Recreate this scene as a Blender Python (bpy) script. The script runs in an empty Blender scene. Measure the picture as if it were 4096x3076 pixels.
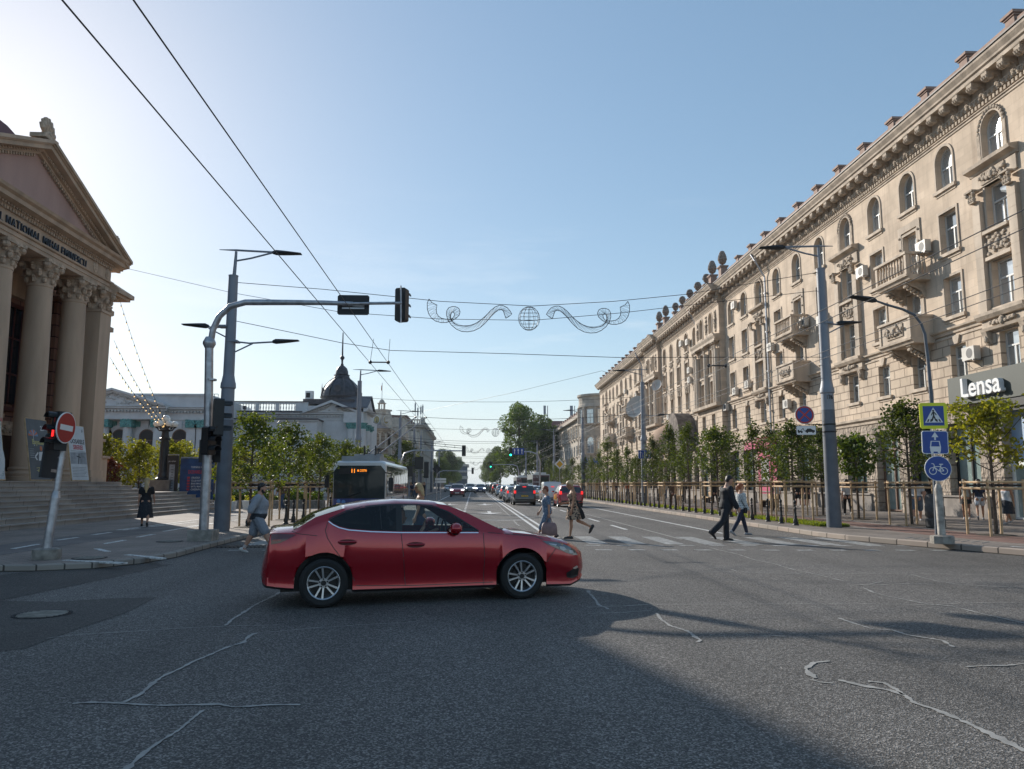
import bpy,math,random
from math import sin,cos,pi,radians,hypot,atan2,sqrt
from mathutils import Vector,Matrix,noise
scene=bpy.context.scene
COL=scene.collection
random.seed(7)
R=random.uniform
class MB:
 def __init__(s):
  s.v=[];s.f=[];s.m=[];s.M=None
 def frame(s,o=(0,0,0),r=(1,0,0),u=(0,0,1),n=None):
  r=Vector(r).normalized();u=Vector(u).normalized()
  n=Vector(n)if n is not None else r.cross(u)
  m=Matrix.Identity(4)
  for i in range(3):
   m[i][0]=r[i];m[i][1]=u[i];m[i][2]=n[i];m[i][3]=o[i]
  s.M=m
  return s
 def add(s,vs,fs,mi=0):
  b=len(s.v)
  if s.M is not None:
   M=s.M
   vs=[M@Vector(p)for p in vs]
  s.v+=[tuple(p)for p in vs]
  s.f+=[[i+b for i in f]for f in fs]
  s.m+=[mi]*len(fs)
 def box(s,a,b,mi=0):
  (x0,y0,z0),(x1,y1,z1)=a,b
  s.add([(x0,y0,z0),(x1,y0,z0),(x1,y1,z0),(x0,y1,z0),(x0,y0,z1),(x1,y0,z1),(x1,y1,z1),(x0,y1,z1)],[(0,3,2,1),(4,5,6,7),(0,1,5,4),(1,2,6,5),(2,3,7,6),(3,0,4,7)],mi)
 def cbox(s,c,d,rz=0,mi=0,taper=1.0):
  hx,hy,hz=d[0]/2,d[1]/2,d[2]/2
  vs=[]
  for k,t in((-1,1),(1,taper)):
   for x,y in((-1,-1),(1,-1),(1,1),(-1,1)):
    X,Y=x*hx*t,y*hy*t
    vs.append((c[0]+X*cos(rz)-Y*sin(rz),c[1]+X*sin(rz)+Y*cos(rz),c[2]+k*hz))
  s.add(vs,[(0,3,2,1),(4,5,6,7),(0,1,5,4),(1,2,6,5),(2,3,7,6),(3,0,4,7)],mi)
 def loft(s,rings,mi=0,cap=True,close=True):
  n=len(rings[0]);vs=[p for r in rings for p in r];fs=[]
  m=n if close else n-1
  for i in range(len(rings)-1):
   for j in range(m):
    k=(j+1)%n
    fs.append((i*n+j,i*n+k,(i+1)*n+k,(i+1)*n+j))
  if cap and close:
   fs.append(tuple(range(n-1,-1,-1)));fs.append(tuple((len(rings)-1)*n+j for j in range(n)))
  s.add(vs,fs,mi)
 def tube(s,pts,r,n=8,mi=0,cap=True):
  pts=[Vector(p)for p in pts]
  if not isinstance(r,(list,tuple)):r=[r]*len(pts)
  rings=[];prev=None
  for i,p in enumerate(pts):
   d=(pts[min(i+1,len(pts)-1)]-pts[max(i-1,0)])
   if d.length<1e-9:d=Vector((0,0,1))
   d.normalize()
   if prev is None:
    a=Vector((0,0,1))if abs(d.z)<.9 else Vector((1,0,0))
    x=d.cross(a).normalized()
   else:
    x=prev-d*prev.dot(d)
    x=x.normalized()if x.length>1e-6 else d.cross(Vector((0,0,1))).normalized()
   prev=x;y=d.cross(x)
   rings.append([p+(x*cos(2*pi*j/n)+y*sin(2*pi*j/n))*r[i]for j in range(n)])
  s.loft(rings,mi,cap)
 def lathe(s,prof,c=(0,0,0),n=12,mi=0,sx=1,sy=1,ph=0):
  rings=[[(c[0]+r*sx*cos(ph+2*pi*j/n),c[1]+r*sy*sin(ph+2*pi*j/n),c[2]+z)for j in range(n)]for r,z in prof]
  s.loft(rings,mi)
 def ball(s,c,r,n=12,m=8,mi=0,rz=0,tilt=None):
  if not isinstance(r,(tuple,list)):r=(r,r,r)
  rings=[]
  for i in range(m+1):
   t=-pi/2+pi*i/m;k=max(cos(t),.02)
   ring=[]
   for j in range(n):
    p=Vector((r[0]*k*cos(2*pi*j/n),r[1]*k*sin(2*pi*j/n),r[2]*sin(t)))
    if tilt is not None:p=tilt@p
    ring.append((c[0]+p.x*cos(rz)-p.y*sin(rz),c[1]+p.x*sin(rz)+p.y*cos(rz),c[2]+p.z))
   rings.append(ring)
  s.loft(rings,mi)
 def prism(s,pts,d0,d1,mi=0,mi2=None):
  """polygon in frame xy, extruded along frame z from d0 to d1"""
  n=len(pts)
  vs=[(x,y,d0)for x,y in pts]+[(x,y,d1)for x,y in pts]
  fs=[tuple(range(n-1,-1,-1)),tuple(range(n,2*n))]
  s.add(vs,fs,mi)
  s.add(vs,[(i,(i+1)%n,n+(i+1)%n,n+i)for i in range(n)],mi if mi2 is None else mi2)
 def line2(s,pts,w,d0,d1,mi=0):
  for(x0,y0),(x1,y1)in zip(pts,pts[1:]):
   L=hypot(x1-x0,y1-y0)or 1
   nx,ny=-(y1-y0)/L*w/2,(x1-x0)/L*w/2
   s.prism([(x0-nx,y0-ny),(x1-nx,y1-ny),(x1+nx,y1+ny),(x0+nx,y0+ny)],d0,d1,mi)
 def disc(s,c,r,d0,d1,mi=0,n=28,sy=1,mi2=None):
  s.prism([(c[0]+r*cos(2*pi*i/n),c[1]+r*sy*sin(2*pi*i/n))for i in range(n)],d0,d1,mi,mi2)
 def ring(s,c,r0,r1,d,mi=0,n=28):
  vs=[(c[0]+r*cos(2*pi*i/n),c[1]+r*sin(2*pi*i/n),d)for r in(r0,r1)for i in range(n)]
  s.add(vs,[(i,(i+1)%n,n+(i+1)%n,n+i)for i in range(n)],mi)
 def extr(s,prof,a0,a1,mi=0,cap=True):
  """profile (n,z) extruded along frame x (frame: x along, y up, z out)"""
  n=len(prof)
  vs=[(a0,z,o)for o,z in prof]+[(a1,z,o)for o,z in prof]
  fs=[(i,i+1,n+i+1,n+i)for i in range(n-1)]
  if cap:fs+=[tuple(range(n)),tuple(range(2*n-1,n-1,-1))]
  s.add(vs,fs,mi)
 def text(s,body,o,size,depth=.01,align='CENTER',mi=0,sx=1.0,bold=0,sp=1):
  key=(body,align,bold,sp)
  if key not in MB.TC:
   cu=bpy.data.curves.new('t','FONT');cu.body=body;cu.size=1;cu.align_x=align
   cu.align_y='CENTER';cu.extrude=.5;cu.resolution_u=3;cu.offset=bold;cu.space_character=sp
   ob=bpy.data.objects.new('t',cu);COL.objects.link(ob)
   me=bpy.data.meshes.new_from_object(ob.evaluated_get(bpy.context.evaluated_depsgraph_get()))
   MB.TC[key]=([tuple(v.co)for v in me.vertices],[tuple(p.vertices)for p in me.polygons])
   bpy.data.objects.remove(ob);bpy.data.curves.remove(cu);bpy.data.meshes.remove(me)
  vs,fs=MB.TC[key]
  s.add([(o[0]+x*size*sx,o[1]+y*size,o[2]+(z+.5)*depth)for x,y,z in vs],fs,mi)
 def mesh(s,name,mats,smooth=False):
  me=bpy.data.meshes.new(name)
  me.from_pydata(s.v,[],s.f)
  for m in mats:me.materials.append(m)
  me.polygons.foreach_set('material_index',s.m)
  if smooth:
   me.polygons.foreach_set('use_smooth',[True]*len(s.f))
   if smooth!='all':
    me.set_sharp_from_angle(angle=radians(smooth if smooth is not True else 40))
  me.validate();me.update()
  return me
MB.TC={}
def link(name,me,parent=None,world=True,loc=None):
 o=bpy.data.objects.new(name,me);COL.objects.link(o)
 if loc is not None:o.location=loc
 if parent is not None:
  o.parent=parent
  if world and parent.type=='EMPTY':o.matrix_parent_inverse=Matrix.Translation(-parent.location)
 return o
def obj(name,mb,mats,parent=None,smooth=False,world=True,label=None):
 if not isinstance(mats,(list,tuple)):mats=[mats]
 o=link(name,mb.mesh(name,mats,smooth),parent,world)
 if label:o['label']=label
 return o
def tag(o,label=None,cat=None,group=None,kind=None):
 if label:o['label']=label
 if cat:o['category']=cat
 if group:o['group']=group
 if kind:o['kind']=kind
 return o
def root(name,loc,label,cat,group=None,rz=0):
 o=bpy.data.objects.new(name,None);COL.objects.link(o);o.location=loc;o.rotation_euler=(0,0,rz)
 o.empty_display_size=.3
 return tag(o,label,cat,group)
def copy_tree(o,loc=None,rz=None,label=None,group=None,sc=None,parent=None):
 c=o.copy();COL.objects.link(c)
 if parent is not None:c.parent=parent
 if loc is not None:c.location=loc
 if rz is not None:c.rotation_euler=(0,0,rz)
 if sc is not None:c.scale=(sc,sc,sc)if not isinstance(sc,tuple)else sc
 if label:c['label']=label
 if group:c['group']=group
 for ch in list(o.children):copy_tree(ch,parent=c)
 return c
ORD=['first','second','third','fourth','fifth','sixth','seventh','eighth','ninth','tenth','eleventh','twelfth']
def nth(i):
 if i<12:return ORD[i]
 k=i+1
 return '%d%s'%(k,'th' if 10<k%100<20 else{1:'st',2:'nd',3:'rd'}.get(k%10,'th'))
def interp(tab,x):
 if x<=tab[0][0]:return tab[0][1]
 for(x0,y0),(x1,y1)in zip(tab,tab[1:]):
  if x<=x1:return y0+(y1-y0)*(x-x0)/(x1-x0 or 1e-9)
 return tab[-1][1]
def mat(name,c,rough=.6,metal=0,var=.12,vs=2.0,bump=0,bs=30,spec=.5,emit=None,es=1,coat=0,rnd=0,coord='Object',c2=None,streak=False):
 m=bpy.data.materials.new(name);m.use_nodes=True
 nt=m.node_tree;N=nt.nodes;L=nt.links;b=N['Principled BSDF']
 b.inputs['Roughness'].default_value=rough;b.inputs['Metallic'].default_value=metal
 b.inputs['Specular IOR Level'].default_value=spec
 if coat:
  b.inputs['Coat Weight'].default_value=coat;b.inputs['Coat Roughness'].default_value=.04
 b.inputs['Base Color'].default_value=(*c,1)
 tc=N.new('ShaderNodeTexCoord')
 if var or c2:
  no=N.new('ShaderNodeTexNoise');no.inputs['Scale'].default_value=vs;no.inputs['Detail'].default_value=5
  if streak:
   mp=N.new('ShaderNodeMapping');mp.inputs['Scale'].default_value=(1,1,.18)
   L.new(tc.outputs[coord],mp.inputs[0]);L.new(mp.outputs[0],no.inputs['Vector'])
  else:L.new(tc.outputs[coord],no.inputs['Vector'])
  mx=N.new('ShaderNodeMix');mx.data_type='RGBA'
  if c2:
   mx.inputs[6].default_value=(*c,1);mx.inputs[7].default_value=(*c2,1)
  else:
   mx.inputs[6].default_value=(*[max(0,k*(1-var))for k in c],1);mx.inputs[7].default_value=(*[min(1,k*(1+var))for k in c],1)
  mr=N.new('ShaderNodeMapRange');mr.inputs[1].default_value=.35;mr.inputs[2].default_value=.65
  L.new(no.outputs[0],mr.inputs[0]);L.new(mr.outputs[0],mx.inputs[0])
  out=mx.outputs[2]
  if rnd:
   oi=N.new('ShaderNodeObjectInfo');hs=N.new('ShaderNodeHueSaturation')
   m2=N.new('ShaderNodeMapRange');m2 .inputs[3].default_value=1-rnd;m2 .inputs[4].default_value=1+rnd
   L.new(oi.outputs['Random'],m2 .inputs[0]);L.new(m2 .outputs[0],hs.inputs['Value']);L.new(out,hs.inputs['Color']);out=hs.outputs[0]
  L.new(out,b.inputs['Base Color'])
 if bump:
  n2=N.new('ShaderNodeTexNoise');n2 .inputs['Scale'].default_value=bs;n2 .inputs['Detail'].default_value=4
  L.new(tc.outputs[coord],n2 .inputs['Vector'])
  bp=N.new('ShaderNodeBump');bp.inputs['Strength'].default_value=bump;bp.inputs['Distance'].default_value=.02
  L.new(n2 .outputs[0],bp.inputs['Height']);L.new(bp.outputs[0],b.inputs['Normal'])
 if emit:
  b.inputs['Emission Color'].default_value=(*emit,1);b.inputs['Emission Strength'].default_value=es
 return m
def block_mat(name,c,c2,cm,bw=.9,bh=.42,mortar=.02,bump=.6,dist=.03,plane='YZ',rough=.85,rbump=.25,rs=8,offset=.5,nvar=.12,smoothm=.1,streak=0):
 m=bpy.data.materials.new(name);m.use_nodes=True
 nt=m.node_tree;N=nt.nodes;L=nt.links;b=N['Principled BSDF']
 b.inputs['Roughness'].default_value=rough;b.inputs['Specular IOR Level'].default_value=.3
 tc=N.new('ShaderNodeTexCoord');sp=N.new('ShaderNodeSeparateXYZ');cb=N.new('ShaderNodeCombineXYZ')
 L.new(tc.outputs['Object'],sp.inputs[0])
 if plane=='YZ':L.new(sp.outputs[1],cb.inputs[0]);L.new(sp.outputs[2],cb.inputs[1])
 elif plane=='XZ':L.new(sp.outputs[0],cb.inputs[0]);L.new(sp.outputs[2],cb.inputs[1])
 elif plane=='SZ':
  ad=N.new('ShaderNodeMath');L.new(sp.outputs[0],ad.inputs[0]);L.new(sp.outputs[1],ad.inputs[1]);L.new(ad.outputs[0],cb.inputs[0]);L.new(sp.outputs[2],cb.inputs[1])
 else:L.new(sp.outputs[0],cb.inputs[0]);L.new(sp.outputs[1],cb.inputs[1])
 br=N.new('ShaderNodeTexBrick');L.new(cb.outputs[0],br.inputs['Vector'])
 br.inputs['Scale'].default_value=1;br.inputs['Brick Width'].default_value=bw;br.inputs['Row Height'].default_value=bh
 br.inputs['Mortar Size'].default_value=mortar;br.inputs['Mortar Smooth'].default_value=smoothm;br.offset=offset
 br.inputs['Color1'].default_value=(*c,1);br.inputs['Color2'].default_value=(*c2,1);br.inputs['Mortar'].default_value=(*cm,1)
 no=N.new('ShaderNodeTexNoise');no.inputs['Scale'].default_value=.7;no.inputs['Detail'].default_value=8;L.new(tc.outputs['Object'],no.inputs['Vector'])
 mr=N.new('ShaderNodeMapRange');mr.inputs[1].default_value=.3;mr.inputs[2].default_value=.7;mr.inputs[3].default_value=1-nvar;mr.inputs[4].default_value=1+nvar
 L.new(no.outputs[0],mr.inputs[0])
 hs=N.new('ShaderNodeHueSaturation');L.new(br.outputs['Color'],hs.inputs['Color']);L.new(mr.outputs[0],hs.inputs['Value']);L.new(hs.outputs[0],b.inputs['Base Color'])
 if streak:
  mp=N.new('ShaderNodeMapping');mp.inputs['Scale'].default_value=(1,1,.13);n5=N.new('ShaderNodeTexNoise');n5 .inputs['Scale'].default_value=1.7;n5 .inputs['Detail'].default_value=9;n5 .inputs['Roughness'].default_value=.65
  L.new(tc.outputs['Object'],mp.inputs[0]);L.new(mp.outputs[0],n5 .inputs['Vector']);m5=N.new('ShaderNodeMapRange');m5 .inputs[1].default_value=.50;m5 .inputs[2].default_value=.72;m5 .inputs[3].default_value=0;m5 .inputs[4].default_value=streak
  L.new(n5 .outputs[0],m5 .inputs[0]);x5=N.new('ShaderNodeMix');x5 .data_type='RGBA';L.new(m5 .outputs[0],x5 .inputs[0]);L.new(hs.outputs[0],x5 .inputs[6]);x5 .inputs[7].default_value=(.17,.125,.095,1);L.new(x5 .outputs[2],b.inputs['Base Color'])
 n2=N.new('ShaderNodeTexNoise');n2 .inputs['Scale'].default_value=rs;n2 .inputs['Detail'].default_value=6;L.new(tc.outputs['Object'],n2 .inputs['Vector'])
 ma=N.new('ShaderNodeMath');ma.operation='MULTIPLY_ADD';ma.inputs[1].default_value=-1.0
 mb2=N.new('ShaderNodeMath');mb2 .operation='MULTIPLY';mb2 .inputs[1].default_value=rbump
 L.new(n2 .outputs[0],mb2 .inputs[0]);L.new(br.outputs['Fac'],ma.inputs[0]);L.new(mb2 .outputs[0],ma.inputs[2])
 bp=N.new('ShaderNodeBump');bp.inputs['Strength'].default_value=bump;bp.inputs['Distance'].default_value=dist
 L.new(ma.outputs[0],bp.inputs['Height']);L.new(bp.outputs[0],b.inputs['Normal'])
 return m
def glass_mat(name,dark=(.22,.27,.30),pale=(.66,.70,.72),rough=.06,thr=.15,spec=.9,ior=2.6):
 m=mat(name,dark,rough,.45 if dark[0]>.2 else 0,spec=spec,var=0);m.node_tree.nodes['Principled BSDF'].inputs['IOR'].default_value=ior
 nt=m.node_tree;N=nt.nodes;L=nt.links;b=N['Principled BSDF']
 oi=N.new('ShaderNodeObjectInfo');mr=N.new('ShaderNodeMapRange');mr.inputs[1].default_value=thr;mr.inputs[2].default_value=1
 tc=N.new('ShaderNodeTexCoord');no=N.new('ShaderNodeTexNoise');no.inputs['Scale'].default_value=1.4;L.new(tc.outputs['Object'],no.inputs['Vector'])
 L.new(oi.outputs['Random'],mr.inputs[0])
 mm=N.new('ShaderNodeMath');mm.operation='MULTIPLY';L.new(mr.outputs[0],mm.inputs[0]);L.new(no.outputs[0],mm.inputs[1])
 m3=N.new('ShaderNodeMath');m3 .operation='MULTIPLY';m3 .inputs[1].default_value=2;m3 .use_clamp=True;L.new(mm.outputs[0],m3 .inputs[0])
 mx=N.new('ShaderNodeMix');mx.data_type='RGBA';mx.inputs[6].default_value=(*dark,1);mx.inputs[7].default_value=(*pale,1)
 L.new(m3 .outputs[0],mx.inputs[0]);L.new(mx.outputs[2],b.inputs['Base Color'])
 n2=N.new('ShaderNodeTexNoise');n2 .inputs['Scale'].default_value=.8;L.new(tc.outputs['Object'],n2 .inputs['Vector'])
 bp=N.new('ShaderNodeBump');bp.inputs['Strength'].default_value=.12;bp.inputs['Distance'].default_value=.05;L.new(n2 .outputs[0],bp.inputs['Height']);L.new(bp.outputs[0],b.inputs['Normal'])
 return m
def thin_glass(name,tint=(.7,.8,.8),ior=1.5):
 m=bpy.data.materials.new(name);m.use_nodes=True;nt=m.node_tree;N=nt.nodes;L=nt.links
 N.remove(N['Principled BSDF']);o=N['Material Output']
 t=N.new('ShaderNodeBsdfTransparent');t.inputs[0].default_value=(*tint,1)
 g=N.new('ShaderNodeBsdfGlossy');g.inputs['Roughness'].default_value=.03
 tc=N.new('ShaderNodeTexCoord');n2=N.new('ShaderNodeTexNoise');n2 .inputs['Scale'].default_value=1.5;L.new(tc.outputs['Object'],n2 .inputs['Vector'])
 bp=N.new('ShaderNodeBump');bp.inputs['Strength'].default_value=.05;L.new(n2 .outputs[0],bp.inputs['Height']);L.new(bp.outputs[0],g.inputs['Normal'])
 fr=N.new('ShaderNodeFresnel');fr.inputs[0].default_value=ior;mx=N.new('ShaderNodeMixShader')
 L.new(fr.outputs[0],mx.inputs[0]);L.new(t.outputs[0],mx.inputs[1]);L.new(g.outputs[0],mx.inputs[2]);L.new(mx.outputs[0],o.inputs[0])
 return m
def leaf_mat(name,c1,c2,trans=.45,rough=.5):
 m=bpy.data.materials.new(name);m.use_nodes=True;nt=m.node_tree;N=nt.nodes;L=nt.links
 b=N['Principled BSDF'];b.inputs['Roughness'].default_value=rough;b.inputs['Specular IOR Level'].default_value=.3
 o=N['Material Output']
 tc=N.new('ShaderNodeTexCoord');no=N.new('ShaderNodeTexNoise');no.inputs['Scale'].default_value=2.3;no.inputs['Detail'].default_value=6
 L.new(tc.outputs['Object'],no.inputs['Vector'])
 mr=N.new('ShaderNodeMapRange');mr.inputs[1].default_value=.35;mr.inputs[2].default_value=.65;L.new(no.outputs[0],mr.inputs[0])
 mx=N.new('ShaderNodeMix');mx.data_type='RGBA';mx.inputs[6].default_value=(*c1,1);mx.inputs[7].default_value=(*c2,1);L.new(mr.outputs[0],mx.inputs[0])
 oi=N.new('ShaderNodeObjectInfo');hs=N.new('ShaderNodeHueSaturation');m2=N.new('ShaderNodeMapRange');m2 .inputs[3].default_value=.8;m2 .inputs[4].default_value=1.2
 L.new(oi.outputs['Random'],m2 .inputs[0]);L.new(m2 .outputs[0],hs.inputs['Value']);L.new(mx.outputs[2],hs.inputs['Color'])
 L.new(hs.outputs[0],b.inputs['Base Color'])
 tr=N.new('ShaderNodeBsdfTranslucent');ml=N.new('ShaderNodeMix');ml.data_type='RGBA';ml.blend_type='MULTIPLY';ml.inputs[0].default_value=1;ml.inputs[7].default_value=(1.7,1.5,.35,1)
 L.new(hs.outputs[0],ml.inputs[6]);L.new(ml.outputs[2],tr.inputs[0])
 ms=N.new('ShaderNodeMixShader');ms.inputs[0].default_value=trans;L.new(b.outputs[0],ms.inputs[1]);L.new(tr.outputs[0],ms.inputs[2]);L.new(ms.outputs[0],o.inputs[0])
 return m
M={}
M['white']=mat('white_paint',(.75,.75,.73),.5,var=.06)
M['black']=mat('black_plastic',(.012,.012,.013),.45,var=.1)
M['iron']=mat('cast_iron',(.02,.019,.02),.5,var=.3,bump=.2)
M['steel']=mat('painted_pole',(.24,.26,.30),.5,metal=.0,var=.08,vs=1.5,bump=.05)
M['pole_dark']=mat('pole_lower_paint',(.11,.125,.15),.55,var=.12,vs=3)
M['galv']=mat('galvanised_steel',(.42,.42,.44),.38,metal=.7,var=.2,vs=6,bump=.08)
M['concrete']=mat('concrete',(.27,.25,.22),.9,var=.3,vs=6,bump=.5,bs=25)
M['wood']=mat('stake_wood',(.50,.34,.19),.75,var=.22,vs=5,bump=.2,bs=40,rnd=.12)
M['bark']=mat('bark',(.10,.075,.055),.9,var=.35,vs=12,bump=.7,bs=40)
M['rubber']=mat('rubber',(.012,.012,.012),.75,var=.1)
M['cable']=mat('cable',(.02,.02,.024),.5,var=0)
M['copper_wire']=mat('copper_contact_wire',(.09,.055,.035),.35,metal=.8,var=0)
M['garland']=mat('garland_metal',(.02,.018,.018),.5,var=0)
M['lampglass']=mat('lamp_diffuser',(.22,.22,.22),.3,var=0)
M['red_light']=mat('lit_red_lens',(.5,.01,.01),.4,var=0,emit=(1,.02,.02),es=1.1)
M['green_light']=mat('lit_green_lens',(.0,.4,.25),.4,var=0,emit=(.02,1,.55),es=3.0)
M['amber']=mat('lit_amber_display',(.5,.15,0),.4,var=0,emit=(1,.28,.02),es=.9)
M['head_light']=mat('lit_headlight',(.8,.85,.9),.2,var=0,emit=(.9,.95,1),es=2.2)
M['brake']=mat('lit_brake_lens',(.5,.01,.01),.3,var=0,emit=(1,.03,.03),es=.6)
M['tail']=mat('red_lens',(.28,.006,.008),.12,var=0,coat=.6)
M['globe']=mat('opal_globe',(.8,.78,.72),.15,var=0,coat=.4)
M['bulb']=mat('lit_bulb',(.9,.7,.35),.3,var=0,emit=(1,.62,.25),es=.7)
M['plate']=mat('number_plate',(.7,.7,.68),.4,var=0)
M['yplate']=mat('yellow_plate',(.75,.45,.02),.4,var=0)
M['sred']=mat('sign_red',(.42,.018,.02),.35,var=.06)
M['sblue']=mat('sign_blue',(.012,.06,.30),.35,var=.06)
M['syellow']=mat('sign_yellow_green',(.78,.80,.02),.4,var=.03)
M['swhite']=mat('sign_white',(.78,.78,.78),.4,var=.02)
M['sback']=mat('sign_back',(.03,.032,.036),.75,var=.15)
M['chrome']=mat('chrome',(.8,.8,.82),.12,metal=1,var=0)
M['skin']=mat('skin',(.46,.25,.17),.55,var=.08,vs=8,spec=.4)
M['tan']=mat('tanned_skin',(.38,.19,.11),.55,var=.08,vs=8,spec=.4)
GL=glass_mat('window_glass')
GLD=glass_mat('dark_glass',(.012,.016,.02),(.04,.05,.055),.04,ior=1.5)
SKY_AZ,SKY_EL=radians(-34.0),radians(23.2)
CF,CH=1660.0,1.6
CP=math.atan(215.5/CF);CA=math.atan(84/CF*cos(CP))
def ray(u,v):
 """direction in the street of a measured photo point (2212 wide)"""
 x=(u-1106)/CF;y=-(v-830.5)/CF
 return Vector((cos(CA)*x-sin(CA)*sin(CP)*y+sin(CA)*cos(CP),-sin(CA)*x-cos(CA)*sin(CP)*y+cos(CA)*cos(CP),cos(CP)*y+sin(CP)))
def G(u,v,z=0.0):
 r=ray(u,v);t=(z-CH)/r.z;return Vector((r.x*t,r.y*t,z))
def AY(u,v,Y):
 r=ray(u,v);t=Y/r.y;return Vector((r.x*t,Y,CH+r.z*t))
def AX(u,v,X):
 r=ray(u,v);t=X/r.x;return Vector((X,r.y*t,CH+r.z*t))
cam=bpy.data.cameras.new('camera');co=bpy.data.objects.new('camera',cam);COL.objects.link(co)
cam.sensor_width=36;cam.lens=36*CF/2212;cam.clip_end=5000;cam.clip_start=.1
co.location=(0,0,CH);co.rotation_euler=(pi/2+CP,0,-CA)
scene.camera=co
w=bpy.data.worlds.new('World');scene.world=w;w.use_nodes=True
nt=w.node_tree;bg=nt.nodes['Background'];sk=nt.nodes.new('ShaderNodeTexSky');sk.sky_type='NISHITA'
sk.sun_disc=False;sk.sun_elevation=SKY_EL;sk.sun_rotation=SKY_AZ
sk.altitude=100;sk.air_density=1.0;sk.dust_density=.36;sk.ozone_density=1.9
gm=nt.nodes.new('ShaderNodeGamma');gm.inputs[1].default_value=.58;hs=nt.nodes.new('ShaderNodeHueSaturation');hs.inputs['Saturation'].default_value=1.32;hs.inputs['Hue'].default_value=.496
nt.links.new(sk.outputs[0],gm.inputs[0]);nt.links.new(gm.outputs[0],hs.inputs['Color']);nt.links.new(hs.outputs[0],bg.inputs[0]);bg.inputs[1].default_value=.148
tcw=nt.nodes.new('ShaderNodeTexCoord');mpw=nt.nodes.new('ShaderNodeMapping');mpw.inputs['Scale'].default_value=(2.2,2.2,14);nw=nt.nodes.new('ShaderNodeTexNoise');nw.inputs['Scale'].default_value=1.6;nw.inputs['Detail'].default_value=9;nw.inputs['Roughness'].default_value=.62
nt.links.new(tcw.outputs['Generated'],mpw.inputs[0]);nt.links.new(mpw.outputs[0],nw.inputs['Vector']);rw=nt.nodes.new('ShaderNodeMapRange');rw.inputs[1].default_value=.54;rw.inputs[2].default_value=.8;rw.inputs[3].default_value=0;rw.inputs[4].default_value=.45;nt.links.new(nw.outputs[0],rw.inputs[0])
spw=nt.nodes.new('ShaderNodeSeparateXYZ');nt.links.new(tcw.outputs['Generated'],spw.inputs[0]);ew=nt.nodes.new('ShaderNodeMapRange');ew.inputs[1].default_value=.02;ew.inputs[2].default_value=.38;ew.inputs[3].default_value=1;ew.inputs[4].default_value=0;nt.links.new(spw.outputs[2],ew.inputs[0])
mw_=nt.nodes.new('ShaderNodeMath');mw_.operation='MULTIPLY';nt.links.new(rw.outputs[0],mw_.inputs[0]);nt.links.new(ew.outputs[0],mw_.inputs[1]);xw=nt.nodes.new('ShaderNodeMix');xw.data_type='RGBA';nt.links.new(mw_.outputs[0],xw.inputs[0]);nt.links.new(hs.outputs[0],xw.inputs[6]);xw.inputs[7].default_value=(4.6,4.5,4.3,1);hw_=nt.nodes.new('ShaderNodeMapRange');hw_.inputs[1].default_value=-.02;hw_.inputs[2].default_value=.15;hw_.inputs[3].default_value=.95;hw_.inputs[4].default_value=0;nt.links.new(spw.outputs[2],hw_.inputs[0]);x2=nt.nodes.new('ShaderNodeMix');x2 .data_type='RGBA';nt.links.new(hw_.outputs[0],x2 .inputs[0]);nt.links.new(xw.outputs[2],x2 .inputs[6]);x2 .inputs[7].default_value=(2.45,2.8,3.1,1);nt.links.new(x2 .outputs[2],bg.inputs[0])
sl=bpy.data.lights.new('sun','SUN');sl.energy=2.9;sl.angle=radians(.53);sl.color=(1,.93,.83)
so=bpy.data.objects.new('sun',sl);COL.objects.link(so)
sd=Vector((sin(SKY_AZ)*cos(SKY_EL),cos(SKY_AZ)*cos(SKY_EL),sin(SKY_EL)))
so.rotation_euler=sd.to_track_quat('Z','Y').to_euler();so.location=(-60,80,60)
scene.view_settings.view_transform='Standard';scene.view_settings.look='None';scene.view_settings.exposure=0.95;scene.view_settings.gamma=1
scene.cycles.max_bounces=5;scene.cycles.transparent_max_bounces=12;scene.cycles.caustics_reflective=False;scene.cycles.caustics_refractive=False
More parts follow.
